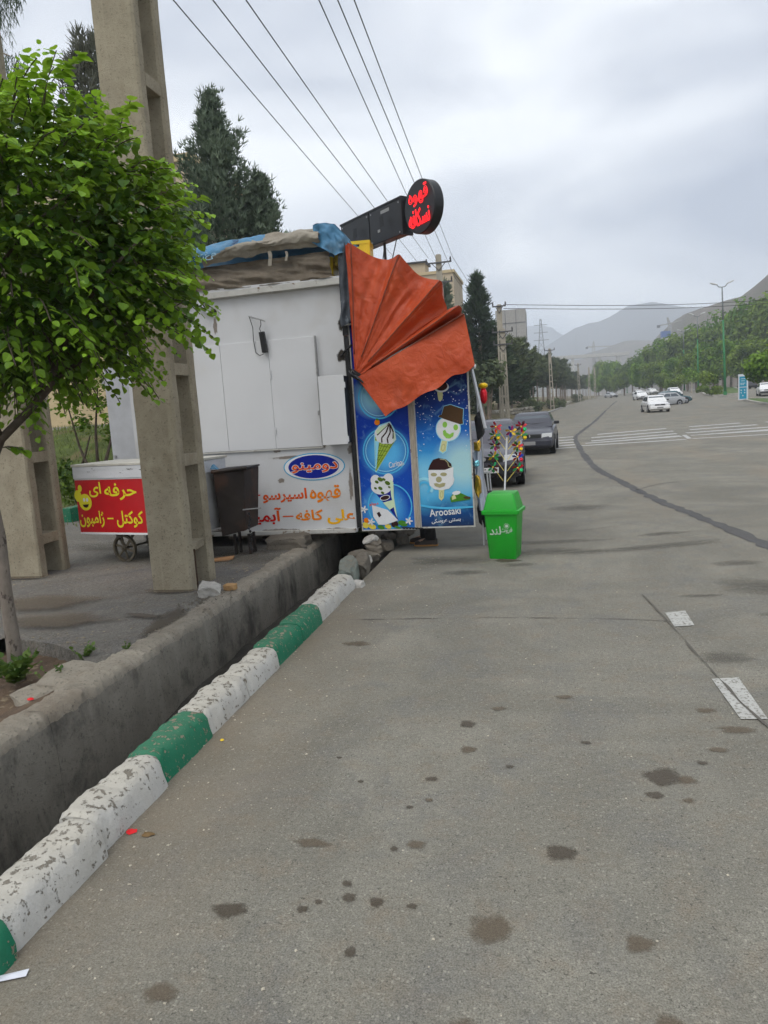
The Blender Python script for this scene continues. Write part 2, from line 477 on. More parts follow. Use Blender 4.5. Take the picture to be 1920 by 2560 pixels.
# oil drips and old spills
M_OIL = stain_mat('oil_stain', (0.080, 0.064, 0.044), 0.65, 0.72, 45, (0.15, 0.55))
M_OIL2 = stain_mat('oil_stain_old', (0.135, 0.105, 0.070), 0.8, 0.65, 35, (0.12, 0.62))
M_WET = stain_mat('damp_stain', (0.11, 0.10, 0.08), 0.75, 0.55, 9, (0.05, 0.95))
def stain(x, y, rx, ry, m, rot=0.0, dz=0.0035, name='oil_stain', n=20, parent=None, z=None):
    b = MB(); sd = x * 7.1 + y * 3.3
    b.v.append((x, y, (zg(x, y) if z is None else z) + dz)); e = [1.0]
    for ring, ev in ((0.6, 0.62), (1.0, 0.25), (1.35, -0.4)):
        for k in range(n):
            a = 2 * math.pi * k / n
            r = ring * (1 + 0.42 * nz3(math.cos(a) * 1.7 + sd, math.sin(a) * 1.7, ring * 0.3))
            dx, dy = math.cos(a) * rx * r, math.sin(a) * ry * r
            px, py = x + dx * math.cos(rot) - dy * math.sin(rot), y + dx * math.sin(rot) + dy * math.cos(rot)
            b.v.append((px, py, (zg(px, py) if z is None else z) + dz)); e.append(ev)
    for k in range(n): b.f.append([0, 1 + k, 1 + (k + 1) % n])
    for q in range(2):
        for k in range(n): b.f.append([1 + q * n + k, 1 + (q + 1) * n + k, 1 + (q + 1) * n + (k + 1) % n, 1 + q * n + (k + 1) % n])
    b.m = [0] * len(b.f); b.a = [0.5] * len(b.f)
    o = b.build(name, m, parent or road)
    at = o.data.attributes.new('edge', 'FLOAT', 'POINT'); at.data.foreach_set('value', e)
    return o
for i, (x, y, rx, ry, mt) in enumerate([(0.49, 3.54, .095, .085, M_OIL), (0.60, 3.52, .05, .04, M_OIL2), (0.43, 3.37, .042, .035, M_OIL), (0.57, 3.33, .028, .022, M_OIL2), (-0.25, 2.385, .09, .085, M_OIL2), (-0.507, 4.07, .048, .05, M_OIL),
        (0.0, 2.87, .07, .055, M_OIL), (-0.80, 2.49, .032, .03, M_OIL), (-0.69, 2.475, .032, .03, M_OIL), (-0.83, 2.57, .025, .02, M_OIL), (-0.96, 2.40, .024, .02, M_OIL), (-0.91, 2.45, .016, .013, M_OIL), (-0.55, 2.47, .02, .016, M_OIL),
        (-1.24, 2.36, .075, .045, M_OIL), (-1.05, 2.82, .085, .035, M_OIL2), (-0.72, 2.21, .022, .03, M_OIL), (0.246, 2.38, .05, .045, M_OIL2), (-0.60, 2.86, .042, .035, M_OIL2), (-0.69, 2.82, .022, .017, M_OIL), (-0.68, 3.15, .02, .017, M_OIL),
        (-0.62, 3.42, .03, .024, M_OIL), (-0.60, 3.22, .022, .02, M_OIL2), (-0.24, 3.58, .024, .018, M_OIL), (0.15, 3.88, .03, .022, M_OIL), (-1.15, 3.6, .016, .013, M_OIL), (-0.47, 3.75, .05, .04, M_OIL2), (-0.97, 3.36, .018, .014, M_OIL),
        (1.14, 5.26, .17, .13, M_WET), (0.80, 3.85, .05, .03, M_OIL2), (0.05, 4.5, .06, .03, M_OIL2), (0.84, 4.35, .06, .04, M_OIL2), (0.95, 4.1, .1, .05, M_OIL2), (0.30, 2.05, .05, .04, M_OIL2), (-0.3, 1.9, .12, .08, M_OIL2), (-1.3, 1.95, .06, .05, M_OIL2),
        (-0.34, 4.3, .05, .03, M_OIL2), (-1.55, 5.5, .10, .06, M_OIL2), (0.7, 3.7, .03, .02, M_OIL), (1.25, 3.9, .05, .04, M_OIL2)]):
    stain(x, y, rx, ry, mt, dz=0.0033 + 0.0004 * (i % 6))
for (x, y, rx, ry, rt) in [(1.95, 7.2, .42, .33, .1), (1.15, 9.15, 1.1, .16, .35), (0.1, 9.0, .5, .2, .0), (-0.1, 9.6, .9, .13, .1), (-0.95, 7.95, .25, .12, .1), (-0.36, 8.3, .2, .1, .1), (0.5, 12.6, .5, .35, .2), (1.9, 8.2, .3, .12, .2), (1.4, 10.0, .35, .12, .4), (1.3, 6.9, .2, .05, .1), (1.75, 6.3, .12, .08, 0), (-1.2, 8.6, .5, .25, 0)]:
    stain(x, y, rx, ry, M_WET, rt, dz=0.0032)
# crushed litter and chips of stone along the kerb line: too small and many to count
M_CHIP = mat('stone_chips', (0.42, 0.38, 0.30), 0.9, 0, 0.5, 60)
b = MB(); random.seed(21)
for i in range(420):
    y = rnd(1.1, 9.0); x = -1.98 + abs(random.gauss(0, 0.42)) if i % 3 else rnd(-1.9, 1.3)
    r = rnd(0.003, 0.009) * (1.0 if y > 2 else .8); a = rnd(0, 6.28)
    vs = [(x + r * math.cos(a + k * 1.57) * rnd(.6, 1.3), y + r * math.sin(a + k * 1.57) * rnd(.6, 1.3), 0.002) for k in range(4)]
    b.add(vs + [(x, y, 0.002 + r * .7)], [(0, 1, 4), (1, 2, 4), (2, 3, 4), (3, 0, 4)])
o = b.build('stone_chips', M_CHIP); tag(o, 'pale stone chips and grit strewn along the kerb', 'grit', kind='stuff')

# ---------------------------------------------------------------- drainage channel
def conc_mat(name, base, stain_c, streak=True, f=0.85):
    m, nt, b, o = new_mat(name)
    p = n_pos(nt)
    a = n_noise(nt, p, 3.0, 6, 0.65)
    c = n_mix(nt, n_range(nt, a, 0.3, 0.7), tuple(v * 0.78 for v in base), tuple(v * 1.15 for v in base))
    if streak:
        s = n_noise(nt, n_pos(nt, (1.0, 1.0, 0.75)), 1.7, 8, 0.70, 0.25)
        c = n_mix(nt, n_range(nt, s, 0.50, 0.64, 0, f), c, stain_c)
        s2 = n_noise(nt, n_pos(nt, (7, 7, 0.25)), 1.0, 3, 0.5)
        c = n_mix(nt, n_range(nt, s2, 0.60, 0.68, 0, 0.45), c, tuple(min(1, v * 1.25) for v in base))
    g = n_noise(nt, p, 42, 4, 0.7)
    c = n_mix(nt, n_range(nt, g, 0.57, 0.66, 0, 0.75), c, tuple(v * 0.4 for v in base))
    nt.links.new(c, b.inputs['Base Color'])
    b.inputs['Roughness'].default_value = 0.92; b.inputs['Specular IOR Level'].default_value = 0.2
    n_bump(nt, b, n_math(nt, 'ADD', g, n_noise(nt, p, 160, 3, 0.7)), 0.9, 0.012)
    return m
M_CHAN = conc_mat('channel_concrete', (0.285, 0.262, 0.218), (0.07, 0.065, 0.056), True, 0.85)
M_CHTOP = conc_mat('channel_edge_concrete', (0.35, 0.315, 0.255), (0.22, 0.18, 0.135), True, 0.6)
chan = thing('drainage_channel', None, None); struct(chan)
def rough(x, y, z, a=0.012, s=7.0): return a * fbm(x * s, y * s, z * s)
# pavement-side wall: lofted section, top edge worn
sec = [(-2.945, -0.60), (-2.96, -0.2), (-2.965, -0.1), (-2.97, -0.02), (-2.985, 0.09), (-3.0, 0.135), (-3.04, 0.16), (-3.12, 0.168), (-3.20, 0.16), (-3.22, 0.02), (-3.22, -0.60)]
def wall_piece(y0, y1, n):
    b = MB(); rings = []
    for i in range(n + 1):
        y = lerp(y0, y1, i / n)
        rg = []
        for j, (x, z) in enumerate(sec):
            k = 0.030 if 4 <= j <= 8 else 0.014
            big = 0.03 * fbm(y * 1.3, j * 0.15, 4) if 4 <= j <= 8 else 0
            rg.append((x + rough(x, y, z, k) + rough(x + 2, y, z, k * .7, 24), y, z + rough(z, y, x + 5, k) + rough(z, y, x + 9, k * .8, 26) * (4 <= j <= 8) + big))
        rings.append(rg)
    b.loft(rings)
    ns_ = len(sec)
    for i in range(len(b.f) - 2):
        if 4 <= i % ns_ <= 8: b.m[i] = 1
    return b.build('channel_wall', [M_CHAN, M_CHTOP], chan, smooth=True, autosmooth=50)
yy = 0.4
for L in (1.55, 1.75, 1.35, 1.4, 1.45, 1.2, 1.35, 1.9, 2.0): wall_piece(yy, yy + L - 0.003, int(L * 70)); yy += L
b = MB(); b.grid(8, 120, lambda u, v: (lerp(-3.05, -2.15, u), lerp(0.3, 14, v), lerp(-0.52, -0.37, sstep((lerp(0.3, 14, v) - 3.5) / 2.5)) + 0.05 * fbm(u * 3, v * 40, 2)))
b.build('channel_bed', mat('channel_silt', (0.05, 0.045, 0.037), 0.9, 0, 0.4, 9, 0.6, 60, 0.01), chan, smooth=True)
b = MB(); b.grid(2, 100, lambda u, v: (-2.24 + 0.02 * nz3(v * 40, u * 3), lerp(0.3, 14, v), lerp(-0.62, -0.02, u)))
b.build('channel_wall', M_CHAN, chan, smooth=True)

# painted kerb, stone by stone
def paint_mat(name, paint, chip, dirt, t=(0.58, 0.62)):
    m, nt, b, o = new_mat(name)
    p = n_pos(nt)
    c = n_mix(nt, n_range(nt, n_noise(nt, p, 6, 5), 0.3, 0.7), tuple(v * 0.85 for v in paint), paint)
    c = n_mix(nt, n_range(nt, n_noise(nt, p, 2.6, 5, 0.6), 0.45, 0.75, 0, 0.6), c, dirt)
    f1 = n_noise(nt, p, 24, 6, 0.68); f2 = n_noise(nt, p, 60, 4, 0.6)
    sx = nt.nodes.new('ShaderNodeSeparateXYZ'); nt.links.new(nt.nodes.new('ShaderNodeNewGeometry').outputs['Normal'], sx.inputs[0])
    wear = n_math(nt, 'ADD', f1, n_range(nt, sx.outputs[2], 0.3, 1.0, 0, 0.05))
    k = n_math(nt, 'MAXIMUM', n_range(nt, wear, t[0], t[1]), n_range(nt, f2, 0.66, 0.70))
    c = n_mix(nt, n_range(nt, sx.outputs[2], 0.45, 0.95, 0, 0.55), c, dirt)
    c = n_mix(nt, k, c, n_mix(nt, n_noise(nt, p, 30), tuple(v * 0.6 for v in chip), tuple(v * 1.4 for v in chip)))
    nt.links.new(c, b.inputs['Base Color'])
    b.inputs['Roughness'].default_value = 0.8; b.inputs['Specular IOR Level'].default_value = 0.3
    h = n_math(nt, 'ADD', n_math(nt, 'MULTIPLY', k, -0.8), n_math(nt, 'MULTIPLY', f2, 0.8))
    n_bump(nt, b, h, 0.8, 0.006)
    return m
M_KW = paint_mat('kerb_white_paint', (0.54, 0.53, 0.49), (0.19, 0.17, 0.135), (0.42, 0.39, 0.32), (0.60, 0.64))
M_KG = paint_mat('kerb_green_paint', (0.012, 0.17, 0.088), (0.27, 0.23, 0.165), (0.06, 0.17, 0.10), (0.60, 0.635))
M_KD = paint_mat('kerb_faded_paint', (0.20, 0.235, 0.205), (0.2, 0.18, 0.14), (0.16, 0.155, 0.13))
kerb = thing('kerb', None, None); struct(kerb)
ksec = [(0.025, -0.10), (0.012, 0.0), (0.002, 0.06), (-0.012, 0.118), (-0.034, 0.150), (-0.09, 0.162), (-0.16, 0.160), (-0.196, 0.145), (-0.21, 0.08), (-0.215, -0.12), (-0.22, -0.40)]
def kerb_stone(y0, y1, m, h=1.0, dip=0.0, dx=0.0):
    L = y1 - y0; n = max(10, int(L * 60)); rings = []
    for i in range(n + 1):
        t = i / n; y = lerp(y0, y1, t)
        e = min(t, 1 - t) * L                      # worn, rounded ends
        sh = 1 - 0.07 * (1 - sstep(e / 0.03)) - dip * math.exp(-((t - 0.5) / 0.12) ** 2)
        rg = []
        for j, (x, z) in enumerate(ksec):
            zz = z * sh * h if z > 0 else z
            xx = -2.02 + dx + (x + 0.105) * (1 - 0.05 * (1 - sstep(e / 0.03))) - 0.105 + 0.04
            a = 0.034 if z > 0.02 else 0.01
            rg.append((xx + rough(x, y, z, a, 5) + rough(z, y, x, a * .5, 22), y + 0.006 * nz3(j, y * 3), zz + (rough(z + 3, y, x, a, 5) + rough(z + 7, y, x, a * .45, 22)) * (1 if z > 0 else 0.3)))
        rings.append(rg)
    return MB().loft(rings).build('kerb_stone', m, kerb, smooth=True, autosmooth=60)
for (a, c, m, h, dip, dx) in [(0.85, 1.42, M_KW, 1, 0, 0.09), (1.43, 2.03, M_KG, 1, 0, 0.075), (2.04, 2.63, M_KW, 1.05, 0, 0.05), (2.64, 3.23, M_KW, 1.08, 0.0, 0.015), (3.24, 3.81, M_KG, 1.0, 0, -0.01), (3.82, 4.39, M_KW, 1.0, 0, -0.02), (4.40, 4.97, M_KW, .96, 0.12, -0.02),
        (4.98, 5.55, M_KG, 1.0, 0.1, -0.03), (5.56, 6.10, M_KG, 1.05, 0, -0.03), (6.11, 6.72, M_KW, 1.0, 0, -0.04), (6.73, 7.32, M_KW, .95, 0.1, -0.05)]:
    kerb_stone(a, c, m, h, dip, dx)
yk = 10.2
for i in range(7): kerb_stone(yk, yk + .78, M_KD, 1.0, 0, -0.06); yk += .8
def rock(name, c, d, m, parent=None, seed=0, n=2, rot=(0, 0, 0), amp=0.28):
    bm = bmesh.new(); bmesh.ops.create_icosphere(bm, subdivisions=n, radius=1.0)
    rm = Euler(rot).to_matrix()
    for v in bm.verts:
        p = v.co.copy(); q = Vector((max(-.72, min(.72, p.x)), max(-.72, min(.72, p.y)), max(-.7, min(.7, p.z)))) / .72
        k = 1 + amp * fbm(p.x * 1.2 + seed, p.y * 1.2 + seed * 2.3, p.z * 1.2, 3) + 0.15 * nz3(p.x * 4 + seed, p.y * 4, p.z * 4) + 0.06 * nz3(p.x * 9 + seed, p.y * 9, p.z * 9)
        v.co = rm @ Vector((q.x * d[0] / 2 * k, q.y * d[1] / 2 * k, q.z * d[2] / 2 * k))
    me = bpy.data.meshes.new(name); bm.to_mesh(me); bm.free()
    me.materials.append(m)
    o = bpy.data.objects.new(name, me); COL.objects.link(o); o.parent = parent; o.location = c
    return o
# broken end of the kerb beside the kiosk: a tipped faded stone and mortared rubble
M_RUB = conc_mat('rubble_stone', (0.20, 0.175, 0.14), (0.12, 0.11, 0.09), True, 0.5)
M_MORTAR = mat('mortar', (0.46, 0.44, 0.40), 0.9, 0, 0.2, 20, 0.8, 60, 0.01)
rock('kerb_stone', (-2.17, 7.62, 0.06), (0.20, 0.46, 0.30), M_KD, kerb, 3, 3, (0.2, 0.1, 0.2))
rock('kerb_stone', (-2.12, 8.04, 0.07), (0.15, 0.32, 0.22), M_RUB, kerb, 8, 3, (0.3, 0, 0.1))
rock('kerb_stone', (-2.05, 7.38, 0.02), (0.22, 0.16, 0.09), M_MORTAR, kerb, 5, 2)
for i in range(8):
    rock('rubble', (-2.20 + rnd(-.05, .05), 8.5 + rnd(-.28, .45), -0.02 + i * 0.034), (rnd(.10, .16), rnd(.14, .22), rnd(.06, .10)), M_MORTAR if i % 4 == 3 else M_RUB, kerb, i * 1.7, 2, (rnd(-.6, .6), rnd(-.6, .6), rnd(0, 3)), .8)
for i in range(6):
    rock('rubble', (-2.08 + rnd(-.1, .14), 9.3 + i * .17, 0.05 + rnd(0, .08)), (rnd(.12, .2), rnd(.16, .26), rnd(.08, .15)), M_RUB, kerb, i * 2.9 + 1, 2, (0, 0, rnd(0, 3)))

# ---------------------------------------------------------------- pavement with the tree pit
pave = thing('pavement', None, None); struct(pave)
def pave_z(x, y): return 0.150 + 0.018 * fbm(x * 0.8, y * 0.8, 3)
def pit_edge_y(x): return interp([(-9, 5.3), (-4.5, 5.18), (-4.0, 5.04), (-3.6, 4.84), (-3.35, 4.62), (-3.15, 4.40)], x) + 0.05 * fbm(x * 5, 1.0, 0)
def slabgrid(name, x0, x1, y0f, y1, nx, ny, m):
    b = MB(); b.grid(nx, ny, lambda u, v: (lerp(x0, x1, u), lerp(y0f(lerp(x0, x1, u)), y1, v), pave_z(lerp(x0, x1, u), lerp(y0f(lerp(x0, x1, u)), y1, v))))
    # ragged broken lip towards the pit
    b.grid(nx, 3, lambda u, v: (lerp(x0, x1, u) + 0.0 * v, y0f(lerp(x0, x1, u)) + 0.03 * fbm(u * 40, v * 3, 5) * (v > 0), lerp(pave_z(lerp(x0, x1, u), y0f(lerp(x0, x1, u))), -0.1, v)))
    return b.build(name, m, pave, smooth=True, autosmooth=45)
slabgrid('paving_asphalt', -16, -4.5, lambda x: -6, 4.0, 16, 12, M_PAVE)
slabgrid('paving_asphalt', -4.5, -3.19, pit_edge_y, 14.0, 90, 60, M_PAVE)
slabgrid('paving_asphalt', -16, -4.5, lambda x: 4.0, 14.0, 30, 30, M_PAVE)
slabgrid('paving_asphalt', -4.5, -3.19, lambda x: -6, 2.2, 10, 10, M_PAVE)
M_SOIL = mat('pit_soil', (0.115, 0.078, 0.05), 0.95, 0, 0.35, 6, 0.9, 40, 0.02, col2=(0.25, 0.2, 0.13), s2=14, t2=(0.58, 0.68))
b = MB(); b.grid(50, 80, lambda u, v: (lerp(-4.52, -3.17, u), lerp(2.1, 5.25, v), 0.03 + 0.06 * fbm(u * 4, v * 8, 9) + 0.10 * sstep((u - .6) / .4)))
tag(b.build('tree_pit_soil', M_SOIL, smooth=True), 'bare brown soil in the tree pit beside the channel', 'soil', kind='structure')
rock('paving_asphalt', (-3.30, 4.36, 0.115), (0.30, 0.42, 0.13), M_CHTOP, pave, 12, 2, (0.12, 0.14, 0.3), .55)
rock('paving_asphalt', (-3.42, 4.10, 0.085), (0.22, 0.20, 0.10), M_CHTOP, pave, 19, 2, (0.2, -.1, 0.9), .6)
rock('paving_asphalt', (-4.3, 4.35, 0.08), (0.26, 0.22, 0.14), M_CHTOP, pave, 15, 3, (0, 0, 0.3))
b = MB(); random.seed(31)
for i in range(260):
    x, y = rnd(-6.6, -3.25), rnd(5.0, 9.0)
    if i % 2: x, y = random.choice(((-3.75, 6.55), (-5.9, 7.25), (-3.3, 7.6), (-3.9, 5.1), (-4.5, 8.0))); x += random.gauss(0, .3); y += random.gauss(0, .14)
    if not (-7 < x < -3.24): continue
    r = rnd(.006, .02); a = rnd(0, 6.28); z = pave_z(x, y) + .003
    b.add([(x + r * math.cos(a + k * 1.57) * rnd(.5, 1.3), y + r * math.sin(a + k * 1.57) * rnd(.5, 1.3), z) for k in range(4)] + [(x, y, z + r * .4)], [(0, 1, 4), (1, 2, 4), (2, 3, 4), (3, 0, 4)])
tag(b.build('litter', mat('pavement_litter', (0.24, 0.20, 0.14), 0.9, 0, 0.6, 30)), 'dry leaf scraps and grit scattered over the pavement', 'litter', kind='stuff')
for (x, y, rx, ry) in ((-3.74, 6.62, .3, .1), (-6.05, 7.33, .35, .1), (-4.9, 6.2, .6, .3), (-4.3, 5.6, .5, .25)): stain(x, y, rx, ry, M_OIL2, 0, 0.012, parent=pave, z=0.158)
stain(-3.25, 5.6, .12, .45, M_OIL, 0.15, 0.004, parent=pave, z=0.165)
stain(-3.55, 5.75, .25, .06, M_OIL, -0.3, 0.004, parent=pave, z=0.165)
for (x, y, rx, ry) in [(-4.6, 8.5, 1.1, .5), (-3.6, 8.2, .5, .5), (-5.9, 9.2, .9, .4)]: stain(x, y, rx, ry, M_WET, 0, 0.012, parent=pave, z=0.16)

# ---------------------------------------------------------------- land to the left
def hL(x, y):
    d = max(0.0, xl(y) - x)
    g = 0.12 + 1.70 * sstep((y - 11.5) / 6.0) * sstep((-x - 2.5) / 2.5)
    w = 0.12 + 0.75 * sstep((d - 1.3) / 2.5) + 0.045 * max(0.0, d - 4)
    return lerp(g, min(w, 4.0), sstep((y - 24) / 22)) + (0.05 * fbm(x * 0.9, y * 0.9, 7) if d > 1.2 else 0)
ds = [0.0, 0.5, 1.0, 1.4, 1.8, 2.3, 3, 4, 5, 6.5, 8, 10, 12, 15, 19, 25, 40, 80, 160]
M_GRASS = mat('grass_slope', (0.075, 0.105, 0.022), 0.95, 0, 0.45, 3.0, 0.9, 30, 0.05, col3=(0.16, 0.12, 0.06), s3=1.1, t3=(0.5, 0.62), f3=0.7)
M_WOODF = mat('dry_woodland_floor', (0.155, 0.125, 0.065), 0.95, 0, 0.4, 1.5, 0.8, 20, 0.05, col3=(0.07, 0.085, 0.03), s3=0.6, t3=(0.5, 0.65), f3=0.7)
struct(sheet('garden_slope', lambda y: [xl(y) - d - 0.3 for d in ds], [10.0, 11, 11.5, 12, 12.5, 13, 13.5, 14, 15, 16, 17, 18, 19, 21, 24, 28, 32, 36, 40], hL, M_GRASS))
struct(sheet('woodland_floor', lambda y: [xl(y) - d for d in ds], [40 + i * 4 for i in range(40)] + [210, 230, 260, 300, 346, 400, 460], hL, M_WOODF))
# striped kerb of the far left side: black and white blocks
M_KB = mat('kerb_dark_block', (0.06, 0.06, 0.06), 0.8)
M_KWF = mat('kerb_white_block', (0.55, 0.54, 0.50), 0.8)
fk = thing('kerb', None, None); struct(fk)
yk = 50.0; i = 0
while yk < 150:
    y2 = yk + 0.95; x0, x1 = xl(yk), xl(y2)
    b = MB(); b.loft([[(x0 + .02, yk, -.05), (x0 + .02, yk, .15), (x0 - .22, yk, .17), (x0 - .24, yk, -.05)], [(x1 + .02, y2, -.05), (x1 + .02, y2, .15), (x1 - .22, y2, .17), (x1 - .24, y2, -.05)]])
    b.build('kerb_stone', M_KWF if i % 2 else M_KB, fk); yk += 1.0; i += 1

# ---------------------------------------------------------------- islands on the far right
M_ISLE = mat('island_grass', (0.075, 0.12, 0.03), 0.95, 0, 0.4, 1.5)
M_KC = mat('island_kerb_concrete', (0.36, 0.34, 0.30), 0.85, 0, 0.2, 1.5)
def island(pts, name):
    isl = thing(name, None, None); struct(isl)
    cx, cy = sum(p[0] for p in pts) / len(pts), sum(p[1] for p in pts) / len(pts)
    top = MB(); top.add([(x, y, zg(x, y) + 0.14) for x, y in pts] + [(cx, cy, zg(cx, cy) + .2)], [(i, (i + 1) % len(pts), len(pts)) for i in range(len(pts))])
    top.build('verge', M_ISLE, isl)
    for i in range(len(pts)):
        (xa, ya), (xb, yb) = pts[i], pts[(i + 1) % len(pts)]
        n = max(1, int(math.hypot(xb - xa, yb - ya) / 3.5))
        for k in range(n):
            a = Vector((lerp(xa, xb, k / n), lerp(ya, yb, k / n), 0)); c = Vector((lerp(xa, xb, (k + .97) / n), lerp(ya, yb, (k + .97) / n), 0))
            a.z = zg(a.x, a.y) + .06; c.z = zg(c.x, c.y) + .06
            MB().bar(a, c, .26, .26).build('kerb_stone', M_KC, isl)
island([(16.2, 40), (17.0, 58), (17.65, 66), (18.6, 75), (19.3, 80.5), (19.9, 82), (20.8, 80), (22.5, 66), (23.5, 40)], 'median_island')
island([(20.3, 99), (21.2, 110), (24.8, 130), (28.8, 150), (39, 195), (48, 230), (56, 228), (44, 185), (33, 145), (27, 115), (23.5, 99.5)], 'median_island')

# ---------------------------------------------------------------- hills and mountains
def ridge(name, pts, depth_front, depth_back, m, amp, fs, nu=120, nv=26, base=-2.0):
    b = MB()
    def at(u):
        t = u * (len(pts) - 1); k = min(int(t), len(pts) - 2); f = t - k
        f2 = f
        return Vector(pts[k]) * (1 - f2) + Vector(pts[k + 1]) * f2
    def fn(u, v):
        p = at(u); q = (v - 0.6)
        if q < 0: t = -q / 0.6; y = p.y - depth_front * t
        else: t = q / 0.4; y = p.y + depth_back * t
        h = base + (p.z - base) * (1 - t) ** 1.15
        x = p.x * (y / p.y) if q < 0 else p.x
        rid = abs(fbm(x * fs * 2.2, y * fs * 0.5, 3.1, 5))
        h += (amp * fbm(x * fs, y * fs, 1.7, 6) - amp * 1.1 * rid * min(1, 3 * t)) * (0.25 + min(1, 2.5 * t)) * (1 - t)
        return (x, y, max(base, h))
    b.grid(nu, nv, fn)
    return struct(b.build(name, m, smooth=True))
M_HILL = mat('bare_hill', (0.125, 0.102, 0.08), 0.95, 0, 0.25, 0.02, col3=(0.10, 0.10, 0.06), s3=0.03, t3=(0.48, 0.6), f3=0.6)
M_MTN = mat('mountain_rock', (0.13, 0.125, 0.12), 0.95, 0, 0.3, 0.004)
ridge('hill', [(60, 1080, 30), (112, 1000, 46), (116, 900, 51), (112, 800, 56), (104, 700, 55), (103, 600, 57), (106, 520, 54), (113, 480, 53), (118, 455, 58), (126, 440, 66), (150, 430, 92), (200, 430, 130), (300, 440, 150), (420, 460, 140)], 260, 400, M_HILL, 9, 0.012, nu=170, nv=40)
ridge('hill', [(60, 1190, 66), (88, 1190, 72), (118, 1190, 81), (135, 1190, 80.5), (160, 1190, 78), (230, 1190, 70), (300, 1190, 66)], 300, 250, M_HILL, 7, 0.008)
ridge('hill', [(-40, 1090, 42), (20, 1090, 50), (70, 1090, 57), (105, 1090, 58), (140, 1090, 55), (220, 1090, 46)], 250, 200, M_HILL, 6, 0.01)
ridge('mountain', [(-120, 1800, 80), (-40, 1800, 100), (9.5, 1800, 122), (40, 1800, 140), (72, 1800, 156), (80, 1800, 157), (100, 1800, 163), (122, 1800, 164), (145, 1800, 172), (187, 1800, 193), (240, 1800, 198), (313, 1800, 180), (420, 1800, 165), (700, 1800, 190)], 420, 300, M_MTN, 16, 0.004, nu=160, nv=30)
ridge('mountain', [(-420, 2500, 200), (-200, 2500, 236), (-55, 2500, 242), (-10, 2500, 243), (25, 2500, 232), (45, 2500, 214), (65, 2500, 200), (130, 2500, 215), (300, 2500, 230), (600, 2500, 210)], 420, 300, M_MTN, 18, 0.003, nu=120)
# ---------------------------------------------------------------- lettering
AR = {'ا': (0xFE8D, 0xFE8E), 'آ': (0xFE81, 0xFE82), 'ب': (0xFE8F,) , 'پ': (0xFB56,), 'ت': (0xFE95,), 'چ': (0xFB7A,), 'ح': (0xFEA1,), 'د': (0xFEA9, 0xFEAA), 'ر': (0xFEAD, 0xFEAE), 'ژ': (0xFB8A, 0xFB8B),
      'س': (0xFEB1,), 'ع': (0xFEC9,), 'ف': (0xFED1,), 'ق': (0xFED5,), 'ک': (0xFB8E,), 'ل': (0xFEDD,), 'م': (0xFEE1,), 'ن': (0xFEE5,), 'ه': (0xFEE9,), 'و': (0xFEED, 0xFEEE), 'ی': (0xFBFC,), 'ن': (0xFEE5,)}
def shape_fa(word):
    """joined letter forms in visual (left to right) order"""
    res = []
    for i, ch in enumerate(word):
        if ch not in AR: res.append(ch); continue
        t = AR[ch]; prev = word[i - 1] if i else ' '; nxt = word[i + 1] if i + 1 < len(word) else ' '
        jp = prev in AR and len(AR[prev]) == 1
        if len(t) == 2: res.append(chr(t[1] if jp else t[0])); continue
        jn = nxt in AR
        res.append(chr(t[0] + (3 if jp and jn else 1 if jp else 2 if jn else 0)))
    return ''.join(res[::-1])
def glyph(ch, offset, shear=0.0, outline=0.0):
    c = bpy.data.curves.new('g', 'FONT'); c.body = ch; c.offset = offset; c.shear = shear; c.resolution_u = 4
    if outline: c.fill_mode = 'NONE'; c.bevel_depth = outline; c.bevel_resolution = 1
    o = bpy.data.objects.new('g', c); COL.objects.link(o)
    bpy.context.view_layer.update()
    me = bpy.data.meshes.new_from_object(o.evaluated_get(bpy.context.evaluated_depsgraph_get()))
    v = [tuple(p.co) for p in me.vertices]; f = [list(p.vertices) for p in me.polygons]
    bpy.data.objects.remove(o); bpy.data.curves.remove(c); bpy.data.meshes.remove(me)
    return v, f
_adv = {}
def advance(ch):
    if ch not in _adv:
        w = []
        for s in ('l', ch + 'l'):
            c = bpy.data.curves.new('g', 'FONT'); c.body = s
            o = bpy.data.objects.new('g', c); COL.objects.link(o); bpy.context.view_layer.update()
            w.append(max(p[0] for p in o.bound_box)); bpy.data.objects.remove(o); bpy.data.curves.remove(c)
        _adv[ch] = w[1] - w[0]
    return _adv[ch]
